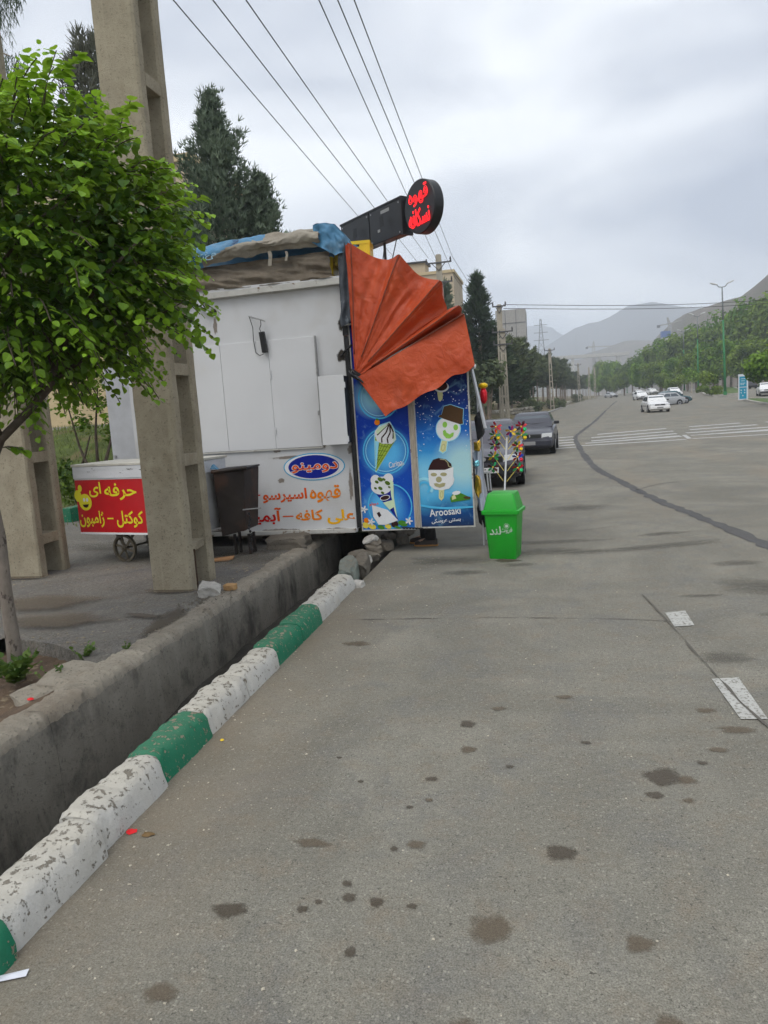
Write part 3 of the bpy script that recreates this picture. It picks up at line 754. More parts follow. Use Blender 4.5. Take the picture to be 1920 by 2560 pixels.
def lettering(name, text, x0, x1, z0, z1, y, mats, parent, offset=0.02, rot=0.0, shear=0.0, outline=0.0, cmap=None, fa=True, frame=None):
    """text fitted between x0..x1, z0..z1 on the plane at y (facing -Y); frame = (origin, xdir, ndir) for other planes"""
    s = shape_fa(text) if fa else text
    allv, allf, mi, pen = [], [], [], 0.0
    for k, ch in enumerate(s):
        if ch == ' ': pen += 0.28; continue
        v, f = glyph(ch, offset, shear, outline); n = len(allv)
        allv += [(p[0] + pen, p[1], (k % 2) * 0.0005 + (p[2] * 0.0 if not outline else p[2])) for p in v]
        allf += [[i + n for i in q] for q in f]; mi += [cmap(k / len(s)) if cmap else 0] * len(f)
        pen += advance(ch)
    ax, bx = min(p[0] for p in allv), max(p[0] for p in allv); ay, by = min(p[1] for p in allv), max(p[1] for p in allv)
    sx, sz = (x1 - x0) / (bx - ax), (z1 - z0) / (by - ay)
    b = MB(); cx, cz = (x0 + x1) / 2, (z0 + z1) / 2
    for p in allv:
        u, w = x0 + (p[0] - ax) * sx - cx, z0 + (p[1] - ay) * sz - cz
        u, w = u * math.cos(rot) - w * math.sin(rot) + cx, u * math.sin(rot) + w * math.cos(rot) + cz
        d = p[2] * (1 if not outline else sz)
        if frame:
            O, X, N = frame; q = O + X * u + Vector((0, 0, w)) + N * d; b.v.append(tuple(q))
        else: b.v.append((u, y - d, w))
    b.f, b.m, b.a = allf, mi, [0.5] * len(allf)
    return b.build(name, mats, parent, fix=False)

# ---------------------------------------------------------------- kiosk
def art2(px, py): return (-4.840745 + .001835 * px - .000155 * py, 3.641375 - .000113 * px - .001717 * py)   # wall drawing grid
def art4(px, py): return (-2.502143 + .001157 * px - .000068 * py, 2.463371 - .00006 * px - .001138 * py)     # poster drawing grid
def art1(px, py): return (-4.662379 + .00267 * px - .000222 * py, 5.112773 - .000268 * px - .002433 * py)     # tarpaulin drawing grid
M_WHITE = mat('white_enamel_steel', (0.60, 0.605, 0.61), 0.38, 0, 0.03, 2.5, 0.08, 30, 0.002, col3=(0.44, 0.41, 0.36), s3=1.6, t3=(0.52, 0.75), f3=0.5, col2=(0.36, 0.30, 0.23), s2=13, t2=(0.72, 0.76))
M_WHITE2 = mat('white_shutter_steel', (0.64, 0.645, 0.65), 0.35, 0, 0.03, 1.8, 0.25, 3.0, 0.02, col3=(0.60, 0.58, 0.54), s3=1.7, t3=(0.58, 0.8), f3=0.45)
M_TRIM = mat('dirty_white_trim', (0.50, 0.49, 0.45), 0.55, 0, 0.12, 9, col2=(0.19, 0.13, 0.08), s2=12, t2=(0.58, 0.66))
M_DARK = mat('dark_steel', (0.03, 0.03, 0.032), 0.5, 0.4, 0.3, 12)
M_BLACK = mat('black_plastic', (0.012, 0.012, 0.013), 0.45, 0, 0.2, 9)
M_STEEL = mat('bare_steel', (0.42, 0.42, 0.42), 0.4, 0.7, 0.15, 20)
M_WOOD = mat('weathered_wood', (0.36, 0.31, 0.25), 0.85, 0, 0.25, 14, 0.4, 80, 0.003, stretch=(6, 6, 0.6))
kiosk = thing('kiosk', 'white steel snack kiosk with shuttered side standing over the drainage channel', 'kiosk', (-3.8, 10.7, 0.3))
KO = Vector((-3.8, 10.7, 0.3))
def K(b, name, m, **kw):
    """kiosk part given in world metres"""
    b.v = [(p[0] - KO.x, p[1] - KO.y, p[2] - KO.z) for p in b.v]
    return b.build(name, m, kiosk, **kw)
XW0, XW1, YW0, YW1, ZW0, ZW1 = -5.45, -2.43, 9.1, 12.6, 0.29, 3.42
b = MB()   # walls as panels round an empty inside; the road side has a serving hatch
b.box(((XW0 + XW1) / 2, YW0 + .03, (ZW0 + ZW1) / 2), (XW1 - XW0, .06, ZW1 - ZW0))
b.box(((XW0 + XW1) / 2, YW1, (ZW0 + ZW1) / 2), (XW1 - XW0, .06, ZW1 - ZW0))
b.box((XW0 + .031, 10.85, (ZW0 + ZW1) / 2), (.06, 3.37, ZW1 - ZW0))
b.box((XW1 - .032, 10.85, 0.82), (.06, 3.37, 1.0)); b.box((XW1 - .032, 10.85, 3.12), (.06, 3.37, .58))
b.box((XW1 - .032, 9.3, 2.07), (.06, .27, 1.5)); b.box((XW1 - .032, 12.4, 2.07), (.06, .27, 1.5))
K(b, 'wall', M_WHITE)
K(MB().box((-3.94, 10.85, 0.36), (2.9, 3.3, .05)), 'floor_plate', M_DARK)
K(MB().box((-3.94, 10.87, ZW1 + .03), (3.2, 3.7, .05)), 'roof', M_WHITE)
K(MB().box((-3.45, 9.06, 3.405), (2.13, .10, .075), rot=(0, -.012, 0)), 'eave_strip', M_TRIM, bevel=.006)
K(MB().box((-3.45, 9.035, 3.452), (2.13, .02, .03), rot=(0, -.012, 0)), 'eave_lip', M_TRIM)
K(MB().box((-3.94, 9.085, .315), (3.0, .06, .05)), 'base_rail', M_TRIM, bevel=.005)
K(MB().box((-2.16, 10.85, 1.38), (.48, 3.2, .04)), 'serving_counter', M_STEEL)
K(MB().box((-2.395, 9.085, 3.1), (.065, .05, .66)).box((-2.395, 9.10, 1.55), (.05, .05, 2.4)), 'corner_post', M_DARK)
for (xa, xb, pr) in [(-4.93, -4.085, .018), (-4.08, -3.425, .022), (-3.42, -2.80, .03)]:
    K(MB().box(((xa + xb) / 2, 9.1 - pr / 2 - .002, 2.105), (xb - xa, pr, 1.375)), 'shutter', M_WHITE2, bevel=.004)
K(MB().box((-2.792, 9.07, 2.105), (.014, .05, 1.38)), 'shutter_edge', M_STEEL)
K(MB().box((-3.87, 9.09, 1.405), (2.16, .035, .018)), 'shutter_sill', M_TRIM)
for (px, py, h) in [(835, 690, .10), (873, 1105, .09), (1165, 650, .10), (1203, 1090, .08)]:
    x, z = art2(px, py); bb = MB(); bb.tube([(x, 9.062, z - h / 2), (x, 9.062, z - .004)], .011, 8); bb.tube([(x, 9.062, z + .004), (x, 9.062, z + h / 2)], .011, 8)
    K(bb, 'hinge', M_WHITE2)
x, z = art2(1197, 970); K(MB().box((x, 9.05, z), (.05, .02, .055)).tube([(x + .01, 9.035, z + .015), (x + .01, 9.035, z - .03)], .008), 'latch', M_STEEL)
# fuse box on the wall, lid hinged
K(MB().box((-2.555, 8.985, 1.86), (.305, .225, .82)), 'fuse_box', M_DARK)
K(MB().box((-2.565, 8.862, 1.86), (.325, .02, .845)), 'fuse_box_lid', M_WHITE2, bevel=.004)
for z in (2.16, 1.5): K(MB().tube([(-2.395, 8.86, z - .035), (-2.395, 8.86, z + .035)], .009), 'hinge', M_WHITE2)
# flue hole and pale hose
x, z = art2(410, 230); bb = MB(); bb.lathe([(.064, 0), (.064, -.02), (.048, -.02), (.046, .01)], 20, (x, 9.1, z), 0, 'y'); K(bb, 'flue_ring', M_TRIM)
K(MB().lathe([(.045, -.003), (.044, .0)], 18, (x, 9.099, z), 0, 'y'), 'flue_opening', M_BLACK)
K(MB().tube([(-4.50, 9.05, 3.66), (-4.44, 8.96, 3.57), (-4.36, 8.95, 3.44), (-4.27, 9.0, 3.29), (-4.19, 9.03, 3.2), (-4.13, 9.08, 3.185)], [.03, .032, .03, .028, .026, .022], 8), 'hose', mat('white_hose_wrap', (.62, .63, .66), .6, 0, .2, 20), smooth=True)
for q in range(2): K(MB().tube([(-4.47 + .03 * q, 9.04, 3.6), (-4.38 + .05 * q, 8.99, 3.47), (-4.28 + .04 * q, 9.0, 3.33), (-4.17, 9.04, 3.17 + .01 * q)], .008, 6), 'cable', M_BLACK)
# conduit box, bracket arm with dangling adapter
K(MB().box((-4.41, 9.0, 3.49), (.13, .1, .1), rot=(0, .3, 0)), 'junction_box', M_DARK)
a, c = art2(685, 270), art2(805, 308)
K(MB().tube([(a[0], 9.085, a[1]), (a[0], 9.02, a[1]), (c[0], 9.02, c[1])], .009, 6), 'bracket_arm', M_STEEL)
def P2(px, py, y): q = art2(px, py); return (q[0], y, q[1])
K(MB().tube([P2(690, 275, 9.02), P2(708, 350, 9.05), P2(712, 440, 9.055), P2(728, 530, 9.06), P2(760, 552, 9.05), P2(790, 540, 9.04)], .005, 6).tube([P2(772, 300, 9.02), P2(775, 330, 9.02), P2(764, 360, 9.02), P2(775, 390, 9.03)], .005, 6), 'cable', M_BLACK)
x, z = art2(790, 457); K(MB().box((x, 9.03, z), (.068, .055, .26), rot=(0, -.09, 0)), 'power_adapter', M_BLACK, bevel=.008)
# scorch marks round the two cable entries
M_SOOT = stain_mat('scorch', (0.035, 0.028, 0.02), 0.8, 0.95, 22)
def wall_stain(px, py, rx, rz, y=9.096):
    x, z = art2(px, py)
    o = stain(0, 0, rx, rz, M_SOOT, 0, 0, 'scorch_mark', 20, kiosk, 0)
    o.rotation_euler = (R(90), 0, 0); o.location = (x - KO.x, y - KO.y, z - KO.z)
wall_stain(1338, 335, .05, .085); wall_stain(1340, 560, .06, .075)
K(MB().tube([P2(1335, 565, 9.09), P2(1380, 530, 9.0), P2(1425, 490, 8.98)], .016, 6), 'cable', M_BLACK)
K(MB().bar(P2(1365, 347, 9.04), P2(1415, 343, 9.04), .02), 'strap', M_TRIM)
x, z = art2(270, 360); K(MB().lathe([(.011, -.003), (.011, 0)], 10, (x, 9.097, z), 0, 'y'), 'bolt_hole', M_BLACK)
M_GRIME = stain_mat('rust_grime', (0.20, 0.14, 0.085), 0.8, 0.55, 16)
for (px, py, rx, rz) in ((520, 1890, .30, .05), (900, 1870, .34, .035), (1330, 1850, .22, .04), (1215, 1215, .05, .03), (880, 1250, .06, .03), (1415, 1240, .05, .05), (910, 1480, .05, .03), (640, 480, .25, .02), (838, 790, .012, .10), (880, 1190, .012, .08), (1172, 740, .012, .10), (1212, 1180, .014, .07), (420, 330, .03, .10), (1000, 1300, .3, .02), (1420, 1500, .03, .2)):
    x, z = art2(px, py); o = stain(0, 0, rx, rz, M_GRIME, 0, 0, 'rust_mark', 20, kiosk, 0); o.rotation_euler = (R(90), 0, 0); o.location = (x - KO.x, 9.0975 - KO.y, z - KO.z)
# oval brand mark and painted words
def ellipse(cx, cz, a, c, n=40): return [(cx + a * math.cos(2 * math.pi * k / n), cz + c * math.sin(2 * math.pi * k / n)) for k in range(n)]
M_PBLUE = flat_mat('print_deep_blue', lin((22, 38, 140))); M_PCYAN = flat_mat('print_cyan', lin((70, 165, 205))); M_PWHITE = flat_mat('print_white', (.75, .75, .76)); M_PORANGE = flat_mat('print_orange', lin((222, 90, 28)))
ox, oz = art2(1150, 1370); tilt = -.045
bb = MB(); ys = 9.097
for a, c, m_, dx in ((.415, .178, 0, 0), (.40, .165, 1, .0), (.355, .163, 1, 0), (.342, .150, 2, -.005)):
    bb.slab([(ox + dx + (p - ox) * 1, q) for p, q in ellipse(ox, oz, a, c)], ys - .0012, ys, m_ if m_ != 1 or a > .38 else 1); ys -= .0016
K(bb, 'oval_logo', [M_PCYAN, M_PWHITE, M_PBLUE])
lk = lambda *a, **k: lettering(*a, **k)
def KL(name, text, p0, p1, mats, y=9.0965, **kw):
    (x0, z0), (x1, z1) = art2(*p0), art2(*p1)
    o = lettering(name, text, x0, x1, z0, z1, y, mats, kiosk, **kw); o.location = -KO; return o
KL('logo_lettering', 'دومینو', (985, 1428), (1325, 1322), [M_PWHITE], 9.0895, offset=.05)
KL('logo_lettering', 'دومینو', (990, 1424), (1320, 1326), [M_PORANGE], 9.0880, offset=.022)
GR = [flat_mat('print_yellow', lin((235, 175, 15))), flat_mat('print_amber', lin((228, 125, 10))), flat_mat('print_tangerine', lin((215, 82, 12))), flat_mat('print_red', lin((195, 28, 22)))]
KL('painted_words', 'قهوه', (1125, 1645), (1340, 1500), GR, offset=.028, cmap=lambda t: 1 if t > .5 else 1)
KL('painted_words', 'اسپرسو', (772, 1665), (1095, 1530), GR, offset=.028, cmap=lambda t: 2)
KL('painted_words', '-', (675, 1605), (750, 1590), GR, offset=.02, cmap=lambda t: 3, fa=False)
KL('painted_words', 'چ', (610, 1660), (662, 1580), GR, offset=.02, cmap=lambda t: 3)
KL('painted_words', 'علی', (1255, 1805), (1448, 1680), GR, offset=.03, cmap=lambda t: 0 if t < .4 else 1)
KL('painted_words', 'کافه', (1020, 1785), (1215, 1690), GR, offset=.028, cmap=lambda t: 1)
KL('painted_words', '-', (920, 1760), (1000, 1745), GR, offset=.02, cmap=lambda t: 2, fa=False)
KL('painted_words', 'آبمیوه', (600, 1840), (905, 1685), GR, offset=.028, cmap=lambda t: 3 if t < .7 else 2)
# open steel door at the far corner
K(MB().box((-5.77, 9.38, 2.02), (.40, .03, 1.34), rot=(0, -.0, .0)), 'side_door', mat('grey_painted_door', (.50, .51, .53), .5, 0, .06, 6, col3=(.35, .35, .35), s3=2, t3=(.5, .7), f3=.4), bevel=.003)
K(MB().box((-5.99, 9.36, 2.45), (.04, .02, .04)), 'door_lug', M_STEEL)
K(MB().lathe([(.018, 0), (.018, -.03)], 10, (-5.93, 9.365, 1.42), 0, 'y'), 'door_knob', M_STEEL)
K(MB().bar((-6.05, 9.6, 2.80), (-5.5, 9.6, 2.90), .03, .02), 'door_stay', M_TRIM)
# stone packing under the base, plus blocks added to keep light out
rock('footing_or_light_block', (-3.30 - KO.x, 8.92 - KO.y, .21 - KO.z), (.52, .40, .20), M_RUB, kiosk, 22, 3, amp=.12)
K(MB().box((-3.4, 9.16, .30), (1.6, .14, .05)), 'packing_plank', M_WOOD)
K(MB().box((-4.2, 10.9, .2), (.5, 2.6, .24)), 'footing_or_light_block', M_RUB)
K(MB().box((-2.31, 10.98, -.06), (.09, 3.2, .66)), 'footing_or_light_block', M_RUB)  # added to stop light coming in from the road side
K(MB().box((-2.65, 12.55, -.06), (.6, .1, .66)), 'footing_or_light_block', M_RUB)  # added across the back so the void under the kiosk stays dark
K(MB().box((-3.08, 10.95, .19), (.12, 3.2, .18)), 'footing_or_light_block', M_RUB)

# ---------------------------------------------------------------- poster doors
def grad_mat(name, stops, rough=.3, glow=None, axis='Z', z0=.3, z1=2.8):
    m, nt, b, o = new_mat(name)
    sx = nt.nodes.new('ShaderNodeSeparateXYZ'); nt.links.new(n_pos(nt), sx.inputs[0])
    wob = n_noise(nt, n_pos(nt), 2.2, 4)
    f = n_math(nt, 'ADD', n_range(nt, sx.outputs[2], z0, z1), n_math(nt, 'MULTIPLY', n_math(nt, 'SUBTRACT', wob, .5), .14))
    cr = nt.nodes.new('ShaderNodeValToRGB'); nt.links.new(f, cr.inputs[0])
    while len(cr.color_ramp.elements) < len(stops): cr.color_ramp.elements.new(.5)
    for e, (t, c) in zip(cr.color_ramp.elements, stops): e.position = t; e.color = c4(lin(c))
    c = cr.outputs[0]
    for (gx, gz, r, col, am) in (glow or []):
        vm = nt.nodes.new('ShaderNodeVectorMath'); vm.operation = 'DISTANCE'; nt.links.new(n_pos(nt), vm.inputs[0]); vm.inputs[1].default_value = (gx, 9.08, gz)
        c = n_mix(nt, n_range(nt, vm.outputs['Value'], r, r * .35, 0, am), c, lin(col))
    wis = n_noise(nt, n_pos(nt), 5.5, 7, .62, 1.4)
    c = n_mix(nt, n_range(nt, wis, .56, .74, 0, .35), c, lin((150, 205, 230)))
    scr = n_noise(nt, n_pos(nt, (30, 30, 4)), 3.0, 3, .6)
    c = n_mix(nt, n_range(nt, scr, .72, .76, 0, .4), c, lin((170, 190, 205)))
    nt.links.new(c, b.inputs['Base Color']); b.inputs['Roughness'].default_value = .5; b.inputs['Specular IOR Level'].default_value = .15
    return m
def art_obj(): return thing
PA = [art4(*q) for q in ((370, 390), (500, 1000), (480, 1600))]
M_POST1 = grad_mat('poster_blue_print', [(0, (40, 120, 200)), (.15, (20, 80, 180)), (.45, (12, 60, 165)), (.8, (10, 45, 150)), (1, (14, 30, 120))], glow=[(PA[0][0], PA[0][1], .30, (150, 210, 235), .95), (PA[1][0], PA[1][1], .36, (95, 190, 240), .9), (PA[2][0], PA[2][1], .32, (95, 190, 240), .9)])
M_POST2 = grad_mat('poster_night_print', [(0, (30, 45, 75)), (.10, (22, 70, 130)), (.20, (80, 170, 215)), (.42, (70, 165, 220)), (.58, (25, 105, 190)), (.78, (14, 45, 120)), (1, (10, 22, 70))], glow=[(-1.02, 1.1, .42, (175, 212, 212), .85), (-1.5, .98, .3, (130, 200, 230), .8)], z0=.3, z1=2.3)
def poster_leaf(name, label, x0, x1, z0, z1, m, hinge_x):
    t = thing(name, label, 'poster door', (hinge_x, 9.14, z0))
    off = Vector((hinge_x, 9.14, z0))
    b = MB().box(((x0 + x1) / 2, 9.125, (z0 + z1) / 2), (x1 - x0, .03, z1 - z0)); b.v = [tuple(Vector(p) - off) for p in b.v]; b.build('panel', m, t)
    f = MB(); w = .016
    for (cx, cz, sx, sz) in ((x0 - w / 2, (z0 + z1) / 2, w, z1 - z0 + 2 * w), (x1 + w / 2, (z0 + z1) / 2, w, z1 - z0 + 2 * w), ((x0 + x1) / 2, z0 - w / 2, x1 - x0, w), ((x0 + x1) / 2, z1 + w / 2, x1 - x0, w)): f.box((cx, 9.12, cz), (sx, .045, sz))
    f.v = [tuple(Vector(p) - off) for p in f.v]; f.build('frame', M_TRIM, t)
    def part(bm, nm, mats, **k):
        bm.v = [tuple(Vector(p) - off) for p in bm.v]; return bm.build(nm, mats, t, **k)
    t2 = (t, off, part)
    return t2
PL = poster_leaf('poster_door', 'tall narrow blue poster door printed with two ice cream cones, next to the shutters', -2.348, -1.672, .315, 3.0, M_POST1, -2.36)
PR = poster_leaf('poster_door', 'dark blue poster door with snowfall and two ice lolly faces, farther from the shutters', -1.585, -.925, .33, 2.62, M_POST2, -1.6)
t = tag(MB().box((-1.628, 9.11, 1.35), (.062, .07, 2.08)).build('wooden_batten', M_WOOD, bevel=.006), 'worn whitish wooden batten between the two blue poster doors', 'batten')
M_PW, M_PCREAM = flat_mat('print_ice_white', (.72, .73, .74)), flat_mat('print_cream', lin((205, 225, 190)))
M_CONE = mat('print_wafer', lin((165, 190, 60)), .35, 0, .2, 30); M_CONE2 = flat_mat('print_wafer_line', lin((80, 105, 30)))
M_CHOC, M_CHOC2 = flat_mat('print_chocolate', lin((52, 28, 28))), flat_mat('print_brown_hat', lin((78, 56, 34)))
M_LIME, M_SAND = flat_mat('print_lime', lin((140, 195, 80))), flat_mat('print_sand', lin((165, 160, 120)))
M_STICK = flat_mat('print_stick', lin((205, 205, 150))); M_HALO = flat_mat('print_halo', lin((150, 215, 235))); M_RING = flat_mat('print_ring', lin((80, 180, 225)))
M_LEAFP = flat_mat('print_leaf', lin((70, 130, 40))); M_LEMON = flat_mat('print_lemon', lin((225, 205, 80))); M_PAMB = GR[1]
class Print:
    """flat printed shapes, each layer a fraction of a millimetre above the last"""
    def __init__(s, mats): s.b = MB(); s.y = 9.1085; s.mats = mats
    def poly(s, pts, m):
        q = [art4(*p) for p in pts]; s.y -= .0006
        s.b.add([(x, s.y, z) for x, z in q], [list(range(len(q)))], s.mats.index(m)); return s
    def ell(s, cx, cy, a, c, m, rot=0, n=26):
        return s.poly([(cx + a * math.cos(t) * math.cos(rot) - c * math.sin(t) * math.sin(rot), cy + a * math.cos(t) * math.sin(rot) + c * math.sin(t) * math.cos(rot)) for t in [2 * math.pi * k / n for k in range(n)]], m)
    def ring(s, cx, cy, a, w, m, n=40, t0=0, t1=6.2832):
        s.y -= .0006
        for k in range(n):
            ta, tb = lerp(t0, t1, k / n), lerp(t0, t1, (k + 1) / n)
            q = [art4(cx + r * math.cos(t), cy + r * 1.02 * math.sin(t)) for r, t in ((a, ta), (a, tb), (a - w, tb), (a - w, ta))]
            s.b.add([(x, s.y, z) for x, z in q], [(0, 1, 2, 3)], s.mats.index(m))
        return s
    def line(s, pts, w, m):
        s.y -= .0006
        for (a, c) in zip(pts, pts[1:]):
            d = Vector((c[0] - a[0], c[1] - a[1])); n = Vector((-d.y, d.x)).normalized() * w / 2
            q = [art4(*p) for p in ((a[0] + n.x, a[1] + n.y), (c[0] + n.x, c[1] + n.y), (c[0] - n.x, c[1] - n.y), (a[0] - n.x, a[1] - n.y))]
            s.b.add([(x, s.y, z) for x, z in q], [(0, 1, 2, 3)], s.mats.index(m))
        return s
def fixn(b):
    return b
# left leaf artwork
pr = Print([M_RING, M_HALO])
pr.ring(430, 400, 232, 16, M_RING).ring(430, 400, 200, 8, M_HALO).ring(500, 985, 255, 14, M_RING).ring(500, 985, 225, 8, M_HALO).ring(545, 1600, 250, 14, M_RING)
PL[2](pr.b, 'bubble_print', pr.mats, fix=False)
pr = Print([M_CONE, M_CONE2, M_PW, M_CHOC, M_PCREAM, M_HALO]); pr.y = 9.1055
pr.poly([(372, 820), (380, 770), (430, 700), (550, 660), (600, 740), (622, 860), (590, 900), (395, 1225), (382, 1215)], M_HALO)
pr.poly([(384, 830), (600, 880), (395, 1212), (386, 1205)], M_CONE)
for k in range(6): pr.line([(386, 860 + k * 58), (590 - k * 38, 900 + k * 44)], 5, M_CONE2); pr.line([(420 + k * 34, 850 + k * 6), (388, 1010 + k * 36)], 5, M_CONE2)
pr.poly([(380, 800), (390, 760), (435, 715), (552, 668), (575, 720), (610, 790), (615, 860), (570, 905), (470, 905), (410, 880)], M_PW)
for q in ([(545, 680), (470, 750), (410, 810)], [(545, 680), (510, 780), (460, 840), (462, 892)], [(550, 690), (555, 780), (522, 850), (530, 900)], [(556, 700), (590, 780), (585, 850)]): pr.line(q, 15, M_CHOC)
pr.poly([(395, 770), (440, 722), (540, 690), (480, 740), (415, 800)], M_PCREAM); pr.poly([(590, 770), (606, 800), (608, 850), (585, 880), (595, 830)], M_PCREAM); pr.poly([(388, 870), (430, 885), (398, 1180), (390, 1180)], M_HALO)
PL[2](pr.b, 'cone_print', pr.mats, fix=False)
pr = Print([M_PW, M_CHOC, M_CONE2, M_PBLUE, M_PCREAM, M_LEMON, M_HALO]); pr.y = 9.1055
pr.poly([(395, 1470), (560, 1410), (600, 1620), (640, 1760), (545, 1640)], M_PBLUE)
pr.ell(455, 1370, 122, 100, M_PW, -.2); pr.ell(385, 1310, 55, 60, M_PW); pr.ell(520, 1310, 60, 80, M_PW, .4)
pr.poly([(545, 1300), (585, 1330), (590, 1500), (630, 1740), (600, 1660), (560, 1480)], M_PCREAM)
for (x, y, r) in ((400, 1330, 16), (440, 1400, 18), (520, 1340, 22), (480, 1300, 14), (385, 1400, 12), (440, 1300, 22), (465, 1450, 14), (540, 1385, 10)): pr.ell(x, y, r * 1.5, r, M_CONE2, .5, 10)
pr.ell(492, 1505, 58, 30, M_PW, -.25); pr.ell(492, 1505, 50, 23, M_CHOC, -.25); pr.poly([(470, 1560), (570, 1530), (600, 1600), (545, 1640)], M_PCREAM)
pr.poly([(345, 1590), (520, 1640), (640, 1755), (500, 1810), (420, 1810), (360, 1720)], M_PW); pr.poly([(398, 1680), (428, 1662), (452, 1705), (425, 1730)], M_CHOC)
PL[2](pr.b, 'wrapped_cone_print', pr.mats, fix=False)
pr = Print([M_LEAFP, M_LEMON, M_PAMB, M_PW, M_CHOC]); pr.y = 9.1045
for (x, y, a, c, m) in ((270, 1820, 40, 36, M_LEMON), (345, 1835, 45, 30, M_LEMON), (445, 1840, 42, 24, M_LEAFP), (525, 1828, 38, 26, M_LEMON), (280, 1765, 32, 28, M_PAMB), (600, 1800, 40, 40, M_CHOC), (690, 1790, 55, 32, M_LEAFP), (635, 1838, 40, 14, M_LEAFP), (410, 670, 30, 32, M_PAMB), (412, 640, 18, 10, M_LEAFP)): pr.ell(x, y, a, c, m, .3, 14)
for (x, y) in ((255, 1640), (335, 1780), (760, 1760)):
    for k in range(5): pr.ell(x + 24 * math.cos(k * 1.256), y + 24 * math.sin(k * 1.256), 22, 10, M_PW, k * 1.256, 8)
PL[2](pr.b, 'fruit_print', pr.mats, fix=False)
def PT(leaf, name, text, p0, p1, m, **kw):
    (x0, z0), (x1, z1) = art4(*p0), art4(*p1)
    o = lettering(name, text, x0, x1, z0, z1, kw.pop('y', 9.1025), [m], leaf[0], **kw); o.location = -leaf[1]; return o
PT(PL, 'brand_print', 'Carino', (535, 1160), (680, 1090), M_PW, fa=False, rot=.22, shear=.2, offset=.01)
PT(PL, 'brand_print', 'کارینو', (640, 1155), (708, 1115), M_PW, rot=.2)
PT(PL, 'brand_print', 'دوبلو', (315, 1600), (415, 1555), M_PORANGE, rot=.1, offset=.03)
# right leaf artwork
random.seed(5); pr = Print([M_PW, M_HALO]); pr.y = 9.1082
for i in range(130):
    x, y = rnd(815, 1395), rnd(330, 1000) if i % 3 else rnd(330, 650); pr.y = 9.1078
    if not (1050 < x < 1340 and 480 < y < 1000): pr.ell(x, y, *(lambda r: (r, r))(random.choice((3, 4, 5, 7))), M_PW, 0, 6)
PR[2](pr.b, 'snow_print', pr.mats, fix=False)
pr = Print([M_CHOC2, M_CHOC, M_PW, M_LIME, M_HALO, M_STICK, M_SAND]); pr.y = 9.1065
hat = [(1075, 615), (1085, 598), (1110, 592), (1135, 505), (1200, 488), (1340, 535), (1335, 640), (1340, 690), (1310, 698), (1180, 655)]
pr.poly([(x + (x - 1200) * .04, y + (y - 600) * .06) for x, y in hat], M_HALO); pr.ell(1182, 745, 135, 140, M_HALO); pr.poly([(1108, 860), (1182, 870), (1168, 985), (1125, 1018), (1080, 985)], M_HALO)
pr.poly([(1115, 870), (1172, 878), (1160, 980), (1125, 1003), (1092, 978)], M_STICK); pr.ell(1130, 945, 20, 38, M_SAND, .2); pr.ell(1130, 945, 15, 32, M_STICK, .2)
pr.ell(1182, 745, 125, 130, M_PW); pr.poly(hat, M_CHOC2)
pr.ell(1146, 700, 25, 32, M_LIME); pr.ell(1262, 730, 25, 32, M_LIME)
pr.poly([(1125, 765), (1150, 755), (1165, 785), (1200, 805), (1225, 785), (1245, 785), (1235, 825), (1200, 850), (1160, 845), (1130, 810)], M_LIME)
PR[2](pr.b, 'lolly_print', pr.mats, fix=False)
pr = Print([M_CHOC, M_CHOC2, M_PW, M_SAND, M_HALO, M_STICK]); pr.y = 9.1065
pr.poly([(1085, 1390), (1145, 1395), (1138, 1500), (1112, 1530), (1085, 1500)], M_STICK); pr.ell(1115, 1460, 16, 36, M_SAND, .1); pr.ell(1115, 1460, 12, 30, M_STICK, .1)
pr.poly([(968, 1195), (975, 1290), (985, 1360), (1040, 1405), (1120, 1412), (1195, 1395), (1240, 1340), (1252, 1295), (1240, 1260), (1240, 1160)], M_PW)
pr.poly([(968, 1192), (985, 1140), (1020, 1080), (1080, 1060), (1160, 1075), (1215, 1120), (1225, 1160), (1150, 1190)], M_CHOC); pr.line([(1095, 1072), (1150, 1080), (1180, 1110), (1190, 1150), (1222, 1160)], 9, M_SAND)
pr.ell(1030, 1242, 34, 20, M_SAND); pr.ell(1136, 1238, 36, 20, M_SAND); pr.ell(1085, 1295, 32, 32, M_SAND)
pr.poly([(1030, 1340), (1060, 1335), (1095, 1345), (1130, 1330), (1158, 1335), (1145, 1370), (1095, 1385), (1045, 1370)], M_SAND)
PR[2](pr.b, 'lolly_print', pr.mats, fix=False)
pr = Print([M_STICK, M_CHOC, M_PW, M_HALO, M_RING, M_LEAFP, M_CHOC2]); pr.y = 9.1072
pr.poly([(1060, 345), (1120, 345), (1120, 420), (1100, 452), (1075, 440)], M_STICK); pr.ell(1105, 300, 80, 55, M_PW); pr.ell(1105, 290, 66, 48, M_CHOC)
pr.ring(925, 1380, 105, 30, M_HALO, 24, 3.6, 6.9).ring(925, 1390, 70, 22, M_RING, 24, 3.2, 7.2)
pr.poly([(1205, 1500), (1235, 1455), (1290, 1410), (1320, 1440), (1430, 1490), (1420, 1510), (1340, 1525), (1220, 1545)], M_LEAFP); pr.poly([(1225, 1480), (1255, 1458), (1275, 1500), (1230, 1520)], M_STICK); pr.ell(1275, 1440, 45, 22, M_PW, -.2, 14); pr.ell(1390, 1490, 40, 14, M_CHOC2, 0, 10)
pr.poly([(865, 1570), (1000, 1590), (1140, 1600), (1300, 1590), (1455, 1580), (1455, 1600), (1200, 1625), (1000, 1615), (868, 1592)], M_RING)
PR[2](pr.b, 'winter_scene_print', pr.mats, fix=False)
PT(PR, 'brand_print', 'Aroosaki', (985, 1700), (1320, 1600), M_PW, fa=False, rot=.07, offset=.014, y=9.1055)
